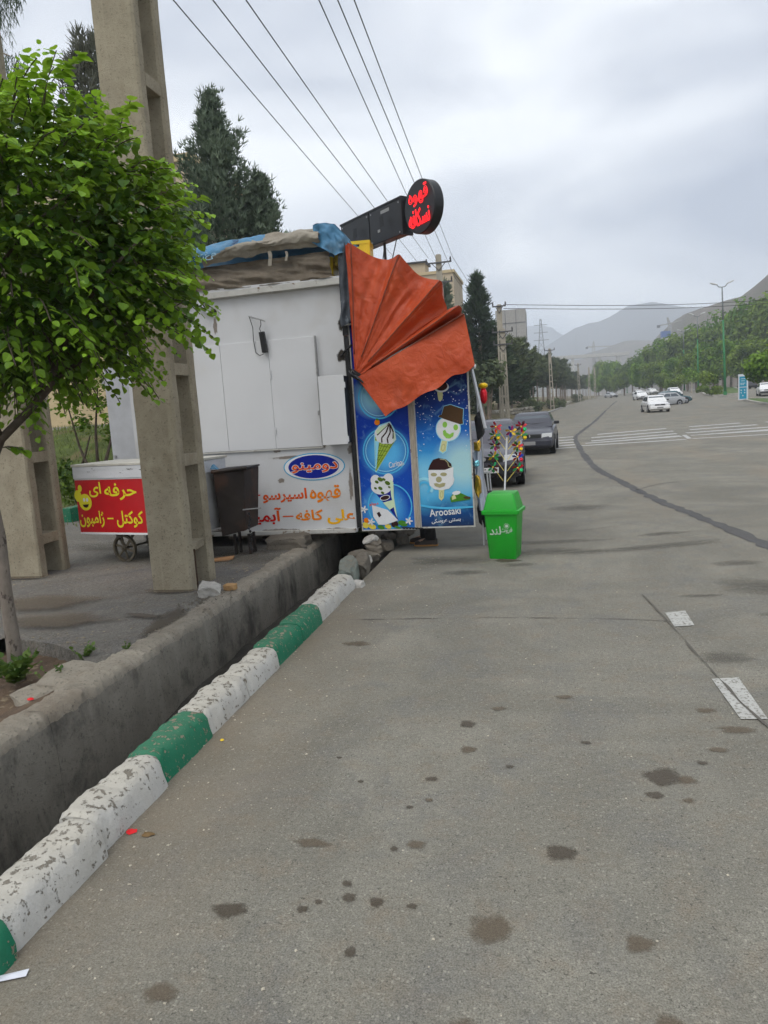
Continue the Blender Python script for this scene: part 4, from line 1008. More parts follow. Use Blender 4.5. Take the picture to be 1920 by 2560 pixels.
PT(PR, 'brand_print', 'بستنی عروسکی', (1010, 1785), (1322, 1712), M_PW, rot=.055, offset=.02, y=9.1055)
# chain and bolt at the foot of the doors
b = MB()
for k in range(14):
    x, z = art4(690 + k * 17, 1835 + (k % 2) * 6); b.lathe([(.012, -.006), (.014, 0), (.012, .006)], 8, (x, 9.08, z), 0, 'y' if k % 2 else 'z')
tag(b.build('chain', M_DARK), 'dark chain drawn along the foot of the poster doors', 'chain')

# ---------------------------------------------------------------- orange hood awning
def fan_mat():
    m, nt, b, o = new_mat('orange_tarpaulin')
    p = n_pos(nt)
    c = n_mix(nt, n_range(nt, n_noise(nt, p, 2.2, 5), .3, .7), (0.43, 0.053, 0.012), (0.53, 0.080, 0.020))
    c = n_mix(nt, n_range(nt, n_noise(nt, p, 7, 6, .7), .60, .74, 0, .5), c, (0.52, 0.17, 0.08))
    c = n_mix(nt, n_range(nt, n_noise(nt, n_pos(nt, (1, 1, .4)), 3, 5, .6), .55, .75, 0, .45), c, (0.20, 0.045, 0.022))
    f = n_noise(nt, p, 46, 4, .6)
    c = n_mix(nt, n_range(nt, f, .74, .78, 0, .8), c, (.6, .35, .25))
    nt.links.new(c, b.inputs['Base Color']); b.inputs['Roughness'].default_value = .48; b.inputs['Specular IOR Level'].default_value = .4
    w = n_noise(nt, p, 9, 5, .55, 1.2)
    n_bump(nt, b, n_math(nt, 'ADD', w, n_math(nt, 'MULTIPLY', f, .15)), .5, .03)
    return m
M_FAN = fan_mat()
awn = thing('hood_awning', 'orange tarpaulin hood awning half folded over the poster doors', 'awning', (-2.27, 9.05, 2.27))
AO = Vector((-2.27, 9.05, 2.27))
YF = 12.0   # far cheek of the hood
# outline of the cheek: (x, z, inward sag in y); bows are the points with sag < 0
edge = [(-2.265, 3.79, -.05), (-2.21, 3.80, -.06), (-2.10, 3.73, -.01), (-1.98, 3.655, .05), (-1.85, 3.60, .055), (-1.72, 3.59, .02), (-1.625, 3.615, -.06), (-1.57, 3.55, -.02), (-1.48, 3.435, .06), (-1.40, 3.365, .09), (-1.28, 3.315, .05), (-1.165, 3.275, -.07), (-1.135, 3.23, -.04),
        (-1.155, 3.12, .07), (-1.125, 3.0, .13), (-1.115, 2.955, .11), (-1.05, 2.965, .03), (-.955, 2.965, -.07), (-.925, 2.94, -.03), (-.95, 2.90, .12), (-.96, 2.865, .16), (-.925, 2.872, .05), (-.895, 2.868, -.07)]
def fan_pt(u, v):
    t = u * (len(edge) - 1); k = min(int(t), len(edge) - 2); f = t - k; f2 = f
    a, c = edge[k], edge[k + 1]; a0, c1 = edge[max(k - 1, 0)], edge[min(k + 2, len(edge) - 1)]
    cr = lambda i: 0.5 * (2 * a[i] + (c[i] - a0[i]) * f + (2 * a0[i] - 5 * a[i] + 4 * c[i] - c1[i]) * f * f + (3 * a[i] - a0[i] - 3 * c[i] + c1[i]) * f ** 3)
    x, z, s = cr(0), cr(1), cr(2)
    px, pz = -2.27 + .05 * u, 2.31 - .07 * u
    w = v ** .85
    yy = 8.90 + s * v * (1.0 if u < .55 else 1.35) + .055 * fbm(x * 2.2 + v, z * 2.2, u * 5) * math.sin(math.pi * min(1, v * .9 + .1)) + .022 * nz3(u * 34, v * 5) * v + .016 * math.sin(u * 6.2832 * 15 + 3 * nz3(u * 6, v * 2)) * v * (1.15 - v * .5) + .012 * nz3(u * 18 + v * 9, v * 12)
    return (lerp(px, x, w) - AO.x, yy - AO.y, lerp(pz, z, w) - AO.z)
b = MB().grid(220, 48, fan_pt)
o = b.build('side_cheek', M_FAN, awn, smooth=True)
M_SEAM = mat('grimy_seam', (.20, .055, .03), .7, 0, .3, 12)
for ui in (1.2, 6.0, 11.2, 17.2, 21.8):
    MB().tube([Vector(fan_pt(ui / 22, v / 20)) + Vector((0, -.006, 0)) for v in range(2, 21)], .0065, 5).build('bow_seam', M_SEAM, awn, smooth=True)
def flap(u, v):
    # u along the bow from pivot to tip, v from the bow down to the hem
    top = Vector((lerp(-2.235, -.895, u), 0, lerp(2.235, 2.865, u)))
    hem = Vector((lerp(-1.905, -.80, u), 0, lerp(1.745, 2.275, u) + .018 * math.sin(u * 19) + .02 * nz3(u * 6, 2)))
    q = top.lerp(hem, v)
    wr = .06 * fbm(q.x * 2.4, q.z * 2.4, 2.2) + .022 * nz3((q.x - q.z * .7) * 7, (q.z + q.x * .5) * 1.5, 5) + .05 * math.exp(-(((u - .28) / .07) ** 2)) * v * .25
    return (q.x - AO.x, 8.86 + wr * (0.25 + .75 * v) - .02 * v - AO.y, q.z - AO.z)
MB().grid(80, 40, flap).build('valance_flap', M_FAN, awn, smooth=True)
# hood skin running back to the far cheek
def skin(u, v):
    p = fan_pt(u, 1.0); y = lerp(p[1], YF - AO.y, v); k = 1 - .3 * v; p = (p[0] * k, p[1], p[2] * k)
    sag = .05 * math.sin(math.pi * v) * (1 if edge[min(int(u * 22), 22)][2] > 0 else .1)
    return (p[0] - sag, y, p[2] - sag)
MB().grid(110, 14, skin).build('hood_skin', M_FAN, awn, smooth=True)
MB().grid(60, 20, lambda u, v: (lambda p: (p[0] * .7, YF - AO.y - p[1], p[2] * .7))(fan_pt(u, v))).build('side_cheek', M_FAN, awn, smooth=True)
MB().grid(20, 10, lambda u, v: ((lerp(-.895, -.80, v) - AO.x) * (1 - .3 * u), lerp(8.86, YF, u) - AO.y, (lerp(2.865, 2.275, v) - AO.z) * (1 - .3 * u) + .02 * math.sin(u * 40) * v)).build('front_valance', M_FAN, awn, smooth=True)
for (x, z) in ((-2.235, 3.775), (-1.62, 3.595), (-1.165, 3.255), (-.955, 2.945), (-.905, 2.85)):
    MB().tube([(-2.25 - AO.x, -.12, 2.27 - AO.z), (x - AO.x, -.12, z - AO.z), ((x - AO.x) * .7, YF - AO.y, (z - AO.z) * .7), (-2.25 - AO.x, YF - AO.y, 2.27 - AO.z)], .011, 6).build('bow', M_STEEL, awn)
b = MB()
for (dx, dz) in ((-.03, .03), (.02, .0), (.05, -.03), (0, .05), (.08, -.05)): b.tube([(dx - .03, -.18, dz + .02), (dx, -.20, dz - .02), (dx + .03, -.19, dz - .05)], .014, 6)
b.box((0.01, -.08, 0), (.11, .18, .09), rot=(0, .6, 0)).build('pivot_bracket', M_DARK, awn)
MB().bar((-.885 - AO.x, .28, 2.26 - AO.z), (-.745 - AO.x, .22, 1.52 - AO.z), .05, .02).build('prop_bar', mat('galvanised_bar', (.55, .56, .57), .45, .3, .1, 10), awn)
MB().lathe([(.0, -.03), (.03, -.02), (.035, .01), (.02, .035), (.0, .04)], 12, (-.86 - AO.x, .25, 2.28 - AO.z)).build('prop_knob', M_PWHITE, awn, smooth=True)
MB().slab([(-2.29 - AO.x, 3.70 - AO.z), (-2.235 - AO.x, 3.79 - AO.z), (-2.245 - AO.x, 3.5 - AO.z), (-2.285 - AO.x, 3.42 - AO.z), (-2.31 - AO.x, 3.44 - AO.z)], -.03, .0).build('tie_strip', M_PWHITE, awn)

# ---------------------------------------------------------------- tarpaulins, crates and signs on the roof
M_TARP = mat('beige_canvas', (.22, .185, .14), .85, 0, .3, 4, .8, 7, .05, col3=(.11, .085, .06), s3=2.2, t3=(.42, .72), f3=.85)
M_TARP2 = mat('pale_canvas', (.33, .30, .245), .85, 0, .2, 4, .8, 7, .05, col3=(.22, .18, .13), s3=2.6, t3=(.5, .75), f3=.7)
M_BLUET = mat('faded_blue_banner', lin((78, 130, 165)), .6, 0, .2, 4, .5, 14, .02, col3=lin((125, 142, 150)), s3=3.2, t3=(.48, .75), f3=.75, col2=lin((30, 55, 90)), s2=3.4, t2=(.62, .7))
M_GREYB = mat('dark_printed_banner', (.07, .08, .095), .6, 0, .4, 5, .5, 14, .02, col2=(.30, .34, .38), s2=5, t2=(.6, .66))
tr = thing('roof_tarpaulin', 'beige canvas and faded blue banner bundled along the kiosk roof edge', 'tarpaulin', (-3.5, 9.5, 3.45)); TO = Vector((-3.5, 9.5, 3.45))
def T(b, nm, m, **k): b.v = [tuple(Vector(p) - TO) for p in b.v]; return b.build(nm, m, tr, **k)
def skirt(u, v):
    x = lerp(-4.50, -2.50 - .04 * v, u); z = lerp(3.468, lerp(3.76, 3.80, u), v) - .012 * math.sin(math.pi * u) * (1 - v)
    y = 9.02 - .09 * math.sin(math.pi * v) * (.6 + .4 * math.sin(u * 5 + 1)) + .13 * fbm(u * 4 + v, v * 2.2, 1) + .04 * nz3(u * 11 + v * 7, v * 3) + .10 * v
    return (x, y, z)
T(MB().grid(80, 22, skirt), 'lower_canvas', M_TARP, smooth=True)
def roll(u, v):
    x = lerp(-4.62, -2.60, u)
    prof = [(9.02, 3.80), (8.93, 3.84), (8.90, 3.90), (8.93, 3.98), (9.02, 4.05), (9.2, 4.085), (9.5, 4.09), (10.0, 4.06), (10.5, 3.95), (10.9, 3.5)]
    t = v * (len(prof) - 1); k = min(int(t), len(prof) - 2); f = t - k
    y, z = lerp(prof[k][0], prof[k + 1][0], f), lerp(prof[k][1], prof[k + 1][1], f)
    z += -.09 * (1 - u) * (1 if v > .1 else 1) + .05 * u * (v < .3) + .075 * fbm(u * 5, v * 4, 2) + .035 * nz3(u * 7 + v * 16, v * 8) + .03 * math.sin(math.pi * u) 
    return (x, y + .07 * fbm(u * 7 - v * 3, v * 4, 7) - .05 * math.sin(math.pi * u) * (v < .5), z)
b = MB().grid(90, 36, roll, 1)
for i, f in enumerate(b.f):
    c = sum((Vector(b.v[k]) for k in f), Vector()) / len(f); u = (c.x + 4.62) / 2.02; v = (i // 90) / 36
    line_v = .10 + (c.x + 4.12) * .36 + .03 * nz3(c.x * 9, 0)
    b.m[i] = 0 if (v > line_v or c.x < -4.15 or v > .55) else 1
T(b, 'upper_canvas', [M_BLUET, M_TARP2], smooth=True)
def corner(u, v):
    pts = [(-2.68, 4.085), (-2.52, 4.10), (-2.40, 4.06), (-2.30, 3.95), (-2.23, 3.82)]
    t = u * 4; k = min(int(t), 3); f = t - k; x, z = lerp(pts[k][0], pts[k + 1][0], f), lerp(pts[k][1], pts[k + 1][1], f)
    zb = lerp(3.88, 3.70, min(1, u * 1.6)) + (.06 * (u - .62) / .38 if u > .62 else 0); xb = lerp(-2.70, -2.24, u)
    return (lerp(x, xb, v) + .012 * nz3(u * 9, v * 5), 8.96 + .05 * fbm(u * 5, v * 3, 4) + .03 * math.sin(u * 16) * v, lerp(z, zb, v))
T(MB().grid(36, 20, corner), 'corner_drape', M_BLUET, smooth=True)
def cornertop(u, v):
    p = corner(u, 0); return (p[0] + .04 * v * nz3(u * 4, v * 4), lerp(p[1], 10.4, v), p[2] - .05 * math.sin(v * 3.1) + .02 * nz3(u * 7, v * 9))
T(MB().grid(20, 16, cornertop), 'corner_drape', M_BLUET, smooth=True)
def strip(u, v):
    return (lerp(-2.40, -2.235, u) - .02 * v + .02 * nz3(v * 6, 3), 8.99 + .04 * fbm(u * 3, v * 6, 8) + .02 * math.sin(u * 9 + v * 4), lerp(3.86, 2.86 + .08 * u, v))
T(MB().grid(12, 40, strip), 'hanging_strip', M_GREYB, smooth=True)
for (px, w, h) in ((572, 12, 70), (652, 8, 45)):
    x, z = art1(px, 465); T(MB().grid(3, 8, lambda u, v: (x + (u - .5) * w * .004 + .01 * math.sin(v * 5), 8.9 + .01 * v, z - v * h * .0024)), 'tie_rag', M_TARP2)
for q in ((-3.95, .22, 'نو'), (-3.72, .24, 'مغز')):
    o = lettering('banner_words', q[2], q[0] - .0 - .42, q[0] - .2, 3.80, 3.90, 8.868, [mat('faded_print', lin((150, 185, 205)), .6)], tr, offset=.01, rot=.1); o.location = -TO
M_CRATE = mat('yellow_crate_plastic', lin((225, 195, 40)), .45, 0, .1, 8)
def crate(label, x, y, z, rz):
    c = thing('crate', label, 'crate', (x, y, z), rz, 'yellow crates on the kiosk roof')
    b = MB(); W, D, H, T_ = .44, .34, .27, .012
    for sy in (-1, 1):
        b.box((0, sy * D / 2, .03), (W, T_, .06)).box((0, sy * D / 2, H - .02), (W, T_ * 1.8, .04)).box((-W * .36, sy * D / 2, H / 2), (W * .28, T_, H - .08)).box((W * .36, sy * D / 2, H / 2), (W * .28, T_, H - .08)).box((0, sy * D / 2, H * .42), (W * .46, T_, H * .42))
    for sx in (-1, 1):
        b.box((sx * W / 2, 0, .03), (T_, D, .06)).box((sx * W / 2, 0, H - .02), (T_ * 1.8, D, .04)).box((sx * W / 2, -D * .36, H / 2), (T_, D * .28, H - .08)).box((sx * W / 2, D * .36, H / 2), (T_, D * .28, H - .08)).box((sx * W / 2, 0, H * .42), (T_, D * .46, H * .42))
    b.build('shell', M_CRATE, c)
    b = MB()
    for k in range(5): b.box((-W * .4 + k * W * .2, 0, .008), (.02, D, .012))
    b.build('slatted_base', M_CRATE, c)
    for sx in (-1, 1): MB().box((sx * W / 2, 0, H - .062), (.016, D * .4, .02)).build('handle', M_CRATE, c)
crate('yellow plastic crate on the kiosk roof directly below the black sign cabinets', -2.31, 9.45, 3.645, .1)
crate('yellow plastic crate tucked under the blue banner at the kiosk roof corner', -2.76, 9.34, 3.472, .05)

# sign: cabinets and disc on one line running out from the roof, backs to the camera
SG = Vector((-1.382, 9.04, 0)); SX = Vector((.71, -.70, 0)).normalized(); SN = Vector((-.70, -.71, 0)).normalized()
rotz = math.atan2(SX.y, SX.x)
sgn = thing('sign_cabinet', 'pair of black sign cabinets joined end to end above the kiosk roof', 'sign', SG + SX * -1.107 + Vector((0, 0, 3.94)), rotz); sgn.scale = (1.13,) * 3
M_CAB = mat('black_cabinet', (.011, .0115, .013), .38, 0, .3, 14, .1, 60, .001)
M_LABEL = mat('paper_label', (.30, .30, .29), .7, 0, .15, 60)
for (c, L) in ((-.325, .64), (.325, .64)):
    p = MB().box((c, .06, .19), (L, .12, .375)).build('cabinet', M_CAB, sgn, bevel=.008)
    b = MB()
    for k in range(7): b.box((-.07 + .02 * k if False else 0, -.063, .02 + k * .016), (.075, .006, .006))
    g = b.build('vent', M_BLACK, p, loc=(c + (.02 if c > 0 else .1), .0, .13))
    for (sx, sz) in ((-.28, .34), (.28, .34), (-.28, .03), (.28, .03)): MB().lathe([(.008, -.006), (.009, 0)], 8, (c + sx, 0, sz), 0, 'y').build('screw', M_STEEL, p)
MB().box((.34, -.004, .315), (.17, .004, .035)).build('label_plate', M_LABEL, sgn)
MB().box((.2, -.004, .13), (.05, .004, .03)).build('maker_plate', M_LABEL, sgn)
MB().box((0, .02, .385), (1.32, .05, .02)).box((.655, .06, .19), (.03, .14, .40)).build('edge_rail', M_DARK, sgn)
MB().tube([(.2, .06, 0), (.2, .06, -.46)], .016, 6).build('mast', M_DARK, sgn)
MB().tube([(.2, .06, -.45), (.45, .06, 0)], .006, 5).build('stay_wire', M_DARK, sgn)
MB().tube([(.2, .06, -.02), (.05, .06, -.45)], .006, 5).build('stay_wire', M_DARK, sgn)
MB().tube([(-.5, .06, 0), (-.5, .06, -.42)], .016, 6).build('mast', M_DARK, sgn)
MB().bar((.62, .06, .33), (.82, .06, .38), .02).build('arm', M_DARK, sgn)
MB().bar((.62, .06, .06), (.82, .06, .02), .02).build('arm', M_DARK, sgn)
dsc = thing('round_sign', 'round black sign with red glowing neon lettering at the end of the cabinets', 'sign', SG + Vector((0, 0, 4.167)), rotz); dsc.scale = (1.13,) * 3
MB().lathe([(.262, 0), (.27, .008), (.27, .112), (.262, .12)], 48, (0, 0, 0), 0, 'y').build('case', M_CAB, dsc, smooth=True, autosmooth=35)
M_NEON = emit_mat('red_neon', (1.0, .012, .018), 1.6)
for (w, z0, z1, xs) in (('قهوه', .015, .20, .17), ('نسکافه', -.19, -.015, .185)):
    lettering('neon_word', w, -xs, xs, z0, z1, -.012, [M_NEON], dsc, offset=.004, outline=.012, rot=.06)
# ---------------------------------------------------------------- concrete ladder poles beside the kiosk
M_POLE = conc_mat('pole_concrete', (0.38, 0.335, 0.245), (0.25, 0.21, 0.145), True, 0.6)
def big_pole(label, x0, x1, y0, y1, rungs, H=10.5, seed=0, broken=None):
    cx, cy = (x0 + x1) / 2, (y0 + y1) / 2
    t = thing('utility_pole', label, 'utility pole', (cx, cy, .14))
    W, D, F = x1 - x0, y1 - y0, .135
    for s in (-1, 1):
        b = MB(); rings = []
        n = 60
        for i in range(n + 1):
            z = H * i / n; k = 1 - .012 * z
            w, fy = W / 2 * (1 - .008 * z), F / 2
            yc = s * (D / 2 * (1 - .012 * z) - fy)
            q = [(-w, yc - fy), (-w + .012, yc - fy - .0), (w - .02, yc - fy), (w, yc - fy + .02), (w, yc + fy - .02), (w - .02, yc + fy), (-w, yc + fy)]
            rings.append([(a + .006 * nz3(z * 5 + seed, j * 3.1, s), c + .006 * nz3(z * 5, j * 2.1 + seed, s + 3), z) for j, (a, c) in enumerate(q)])
        b.loft(rings).build('flange', M_POLE, t)
    for i, z in enumerate(rungs):
        k = 1 - .012 * z; d = D * k - 2 * F + .01
        if broken == i:
            MB().loft([[(-W * .44, -d / 2, z - .16), (W * .40, -d / 2, z - .16), (W * .42, -d / 2, z - .01), (-W * .44, -d / 2, z)], [(-W * .44, 0, z - .13), (W * .30, 0, z - .10), (W * .43, .02, z + .0), (-W * .44, 0, z)], [(-W * .44, d / 2, z - .11), (W * .40, d / 2, z - .07), (W * .44, d / 2, z + .01), (-W * .44, d / 2, z)]]).build('rung', M_POLE, t)
        else: MB().box((0, 0, z - .06), (W * .93, d, .12)).build('rung', M_POLE, t, bevel=.008)
    return t
RZ = [.47, 1.38, 2.28, 3.18, 4.08, 4.95, 5.9, 6.8, 7.7, 8.6, 9.5]
p1 = big_pole('concrete ladder pole with a chipped lowest rung standing in front of the red cart', -3.955, -3.53, 6.65, 7.225, RZ, broken=0)
MB().tube([(.212, -.16, .0), (.214, -.165, .42)], .012, 6).build('rebar', mat('rusty_bar', (.06, .035, .02), .9), p1)
p2 = big_pole('concrete ladder pole with unbroken rungs, cut by the picture edge beside the thin tree trunk', -6.32, -5.80, 7.36, 7.92, [.50, 1.46, 2.40, 3.3, 4.2, 5.1, 6.0, 6.9, 7.8, 8.7, 9.6], seed=4)
rock('rock', (-3.25, 6.47, .20), (.20, .17, .15), mat('pale_rock', (.42, .40, .36), .9, 0, .2, 12, .5, 60, .01), None, 31, 3, (.2, .3, .4)); tag(bpy.context.scene.objects[-1] if False else [o for o in COL.objects if o.name.startswith('rock')][-1], 'pale grey rock lying at the foot of the chipped pole', 'rock')
rock('brick_fragment', (-3.12, 6.66, .19), (.12, .10, .07), mat('ochre_brick', (.42, .25, .11), .9, 0, .2, 16), None, 37, 2); tag([o for o in COL.objects if o.name.startswith('brick_fragment')][-1], 'ochre brick fragment lying beside the pale rock', 'brick')
b = MB(); random.seed(3)
for i in range(90):
    x, y = -3.22 + random.gauss(0, .10), 6.35 + random.gauss(0, .2); r = rnd(.006, .02); a = rnd(0, 6)
    b.add([(x + r * math.cos(a + k * 1.57), y + r * math.sin(a + k * 1.57), .158) for k in range(4)] + [(x, y, .158 + r)], [(0, 1, 4), (1, 2, 4), (2, 3, 4), (3, 0, 4)])
tag(b.build('rubble', M_RUB), 'loose crumbs of broken concrete at the pole foot', 'rubble', kind='stuff')

# ---------------------------------------------------------------- street tree at the left edge
M_BARK = mat('grey_bark', (.20, .17, .14), .9, 0, .25, 14, .7, 45, .01, col2=(.07, .055, .045), s2=16, t2=(.56, .62), stretch=(1, 1, .5))
M_BARK2 = mat('brown_bark', (.075, .058, .042), .9, 0, .3, 12, .6, 60, .006)
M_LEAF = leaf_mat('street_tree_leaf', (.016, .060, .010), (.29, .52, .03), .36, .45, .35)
tree = thing('street_tree', 'bushy lime green tree with a thin pale trunk in the soil pit', 'tree', (-3.9, 4.55, 0))
TO3 = Vector((-3.9, 4.55, 0))
tb = MB().tube([(0, 0, -.05), (.005, 0, .3), (.0, .0, .7), (.012, .0, 1.1), (-.02, 0, 1.4), (-.03, 0, 1.62)], [.062, .052, .046, .044, .048, .05], 12)
tb.build('trunk', M_BARK, tree, smooth=True)
limbs = [([(-.03, 0, 1.55), (.13, .0, 1.80), (.38, .0, 1.98), (.60, -.02, 2.14), (.68, -.03, 2.33), (.88, -.04, 2.56), (1.1, -.06, 2.8), (1.38, -.05, 3.0)], .036),
         ([(.45, .0, 2.02), (.50, .06, 2.25), (.62, .1, 2.6), (.70, .16, 3.0), (.85, .2, 3.4)], .022),
         ([(-.03, 0, 1.60), (-.0, -.05, 1.95), (.14, -.1, 2.25), (.28, -.18, 2.7), (.45, -.25, 3.2), (.55, -.25, 3.7)], .030),
         ([(-.04, 0, 1.58), (-.15, .1, 2.0), (-.2, .25, 2.6), (-.1, .35, 3.2), (.1, .4, 3.8)], .03),
         ([(-.04, 0, 1.55), (-.3, -.1, 1.9), (-.6, -.2, 2.4), (-.8, -.25, 2.9)], .026),
         ([(.62, -.02, 2.18), (.85, .12, 2.35), (1.15, .2, 2.5), (1.5, .25, 2.65)], .016),
         ([(.3, -.18, 2.72), (.6, -.35, 2.9), (.95, -.5, 3.05), (1.3, -.55, 3.2)], .014), ([(.14, .0, 1.82), (.26, -.2, 2.0), (.5, -.45, 2.3), (.8, -.7, 2.6)], .016)]
for pts, r in limbs: MB().tube(pts, [r * (1 - .75 * i / (len(pts) - 1)) for i in range(len(pts))], 8).build('branch', M_BARK2, tree, smooth=True)
LEAF_V = [(0, 0, 0), (0, .5, -.02), (0, 1, -.10), (-.36, .14, .06), (-.47, .42, .10), (-.30, .76, .03), (.36, .14, .06), (.47, .42, .10), (.30, .76, .03)]
LEAF_F = [(0, 1, 4, 3), (1, 2, 5, 4), (0, 6, 7, 1), (1, 7, 8, 2)]
def add_leaf(b, p, d, up, s, a):
    d = d.normalized(); x = d.cross(up)
    x = x.normalized() if x.length > 1e-4 else Vector((1, 0, 0)); z = x.cross(d)
    b.add([p + (x * v[0] + d * v[1] + z * v[2]) * s for v in LEAF_V], LEAF_F, 0, a)
random.seed(11)
cb, twb = MB(), MB()
CC, CR = Vector((.26, .05, 3.10)), Vector((1.45, 1.22, 1.06))
def crown_ok(p): return (((p - CC).x / CR.x) ** 2 + ((p - CC).y / CR.y) ** 2 + ((p - CC).z / CR.z) ** 2)
ns = 0
while ns < 1500:
    q = Vector((rnd(-1, 1), rnd(-1, 1), rnd(-1, 1)))
    if q.length > 1 or q.length < .35: continue
    p = CC + Vector((q.x * CR.x, q.y * CR.y, q.z * CR.z)) * .86
    if fbm(p.x * 1.7 + 3, p.y * 1.7, p.z * 1.7) < -.17 or p.z < 2.12 + max(0, p.x - .3) * .50: continue
    ns += 1
    dirn = (Vector((q.x, q.y, q.z * .8 + .30))).normalized() + Vector((rnd(-.35, .35), rnd(-.35, .35), rnd(-.25, .25)))
    L = rnd(.18, .42) * (.7 + .3 * q.length); n = int(L / .023); pts = []
    for i in range(n + 1):
        t = i / n; g = p + dirn.normalized() * L * t + Vector((0, 0, -.16 * t * t * (1 - max(0, q.z) * .7)))
        pts.append(g)
    if ns % 2 == 0: twb.tube(pts[::3] + [pts[-1]], .004, 4, cap=False)
    for i in range(1, n + 1):
        t = i / n; side = 1 if i % 2 else -1
        ax = (pts[i] - pts[i - 1]).normalized(); sd = ax.cross(Vector((0, 0, 1)))
        sd = sd.normalized() if sd.length > 1e-3 else Vector((1, 0, 0))
        d = ax * rnd(.35, .8) + sd * side * rnd(.6, 1.0) + Vector((0, 0, rnd(-.75, -.05)))
        young_lit = max(0.0, min(1.0, (t - .35) * 1.1 * (q.length) + .45 * max(0.0, q.z + .1) + rnd(-.2, .3)))  # paler at young shoot tips; crown-top light also painted in by height
        if q.length < .65: young_lit *= .5  # inner leaves darkened: crown shade put into the colour
        add_leaf(cb, pts[i] + sd * side * .012, d, Vector((rnd(-.6, .6), rnd(-.6, .6), 1)), rnd(.036, .082) * (1.0 - .2 * (t > .85)), young_lit)
for i in range(12500):
    q = Vector((rnd(-1, 1), rnd(-1, 1), rnd(-1, 1)))
    if q.length > .93: continue
    p = CC + Vector((q.x * CR.x, q.y * CR.y, q.z * CR.z))
    if p.z < 2.15 + max(0, p.x - .3) * .50: continue
    add_leaf(cb, p, Vector((rnd(-1, 1), rnd(-1, 1), rnd(-.9, .1))), Vector((rnd(-.8, .8), rnd(-.8, .8), 1)), rnd(.035, .078), rnd(0, .22))  # filler leaves kept dark, painting the shade inside the crown
# a few sprigs breaking the outline
for (sx, sz, dx, dz) in ((1.0, 3.95, -.2, .5), (.65, 3.95, -.5, .35), (1.25, 3.6, .5, .4), (1.5, 3.2, .6, .15), (1.4, 2.85, .5, -.1), (.95, 4.0, .4, .3), (.6, 2.25, .25, -.1), (1.2, 2.75, .4, -.2), (.3, 1.75, .3, .05)):
    p = Vector((sx, rnd(-.3, .3), sz)); pts = [p + Vector((dx, rnd(-.05, .05), dz)) * (i / 9) * .55 + Vector((0, 0, -.05 * (i / 9) ** 2)) for i in range(10)]
    twb.tube(pts, .004, 4, cap=False)
    for i in range(1, 10):
        add_leaf(cb, pts[i], Vector((dx, rnd(-.6, .6) * (1 if i % 2 else -1), dz - .35)), Vector((0, 0, 1)), rnd(.07, .1), rnd(.4, 1) if sz > 2.4 else rnd(.1, .5))
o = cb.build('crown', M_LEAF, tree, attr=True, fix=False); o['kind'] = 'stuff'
o = twb.build('twigs', M_BARK2, tree, fix=False); o['kind'] = 'stuff'
# weeds in the pit
M_WEED = leaf_mat('weed_leaf', (.05, .11, .02), (.13, .20, .04), .3)
def weed(label, x, y, z, s, n, seed):
    random.seed(seed); b = MB()
    for i in range(n):
        a = rnd(0, 6.28); L = s * rnd(.5, 1.0); d = Vector((math.cos(a) * rnd(.2, .8), math.sin(a) * rnd(.2, .8), rnd(.4, 1))).normalized()
        for k in range(6):
            p = d * L * (k + 1) / 6 + Vector((0, 0, -.1 * L * (k / 6) ** 2))
            add_leaf(b, p, d + Vector((rnd(-.8, .8), rnd(-.8, .8), 0)), Vector((0, 0, 1)), s * rnd(.12, .25), rnd(0, 1))
    o = b.build('weed', M_WEED, None, loc=(x, y, z), attr=True, fix=False)
    tag(o, label, 'weed', 'weeds in the soil pit')
weed('tallest feathery weed growing round the foot of the thin trunk', -3.78, 4.38, .05, .30, 26, 1)
weed('low green weed between the trunk and the channel edge', -3.40, 4.32, .08, .17, 14, 2)
weed('small weed at the broken pavement lip behind the soil pit', -3.45, 4.72, .12, .15, 12, 3)
weed('tiny grass tuft on the channel edge beyond the soil pit', -3.16, 4.85, .16, .08, 9, 4)
weed('flat moss green weed near the picture edge in the soil pit', -3.28, 3.55, .10, .10, 12, 5)
M_REDL = flat_mat('red_wrapper', lin((215, 40, 45))); M_YELL = flat_mat('yellow_wrapper', lin((225, 190, 60))); M_PINK = flat_mat('pink_wrapper', lin((205, 70, 110)))
def scrap(name, label, cat, x, y, z, pts, m, seed=0):
    b = MB(); n = len(pts)
    b.add([(p[0], p[1], .003 + .012 * abs(nz3(p[0] * 60 + seed, p[1] * 60, 1))) for p in pts] + [(sum(p[0] for p in pts) / n, sum(p[1] for p in pts) / n, .014)], [(i, (i + 1) % n, n) for i in range(n)])
    tag(b.build(name, m, None, loc=(x, y, z)), label, cat)
def blob(r, k=9, a=1.0): return [(r * math.cos(6.283 * i / k) * rnd(.7, 1.2), r * a * math.sin(6.283 * i / k) * rnd(.7, 1.2)) for i in range(k)]
scrap('sweet_wrapper', 'crumpled red sweet wrapper on the road beside the white kerb', 'wrapper', -1.92, 2.81, 0, blob(.026), M_REDL)
scrap('fruit_peel', 'brown shrivelled fruit peel lying beside the red wrapper', 'peel', -1.83, 2.80, 0, blob(.035, 11, .6), mat('dry_peel', (.16, .10, .04), .8))
scrap('paper_slip', 'white paper slip on the road in the lower corner', 'paper', -1.845, 1.935, 0, [(-.05, -.03), (.045, .012), (.035, .042), (-.06, .0)], flat_mat('slip_paper', (.66, .68, .74), .7))
scrap('sweet_wrapper', 'small yellow wrapper beside the nearest green kerb stones', 'wrapper', -1.90, 3.75, 0, blob(.014), M_YELL)
scrap('sweet_wrapper', 'red wrapper lying on the bare soil of the tree pit', 'wrapper', -3.37, 4.03, .10, blob(.028), M_REDL)
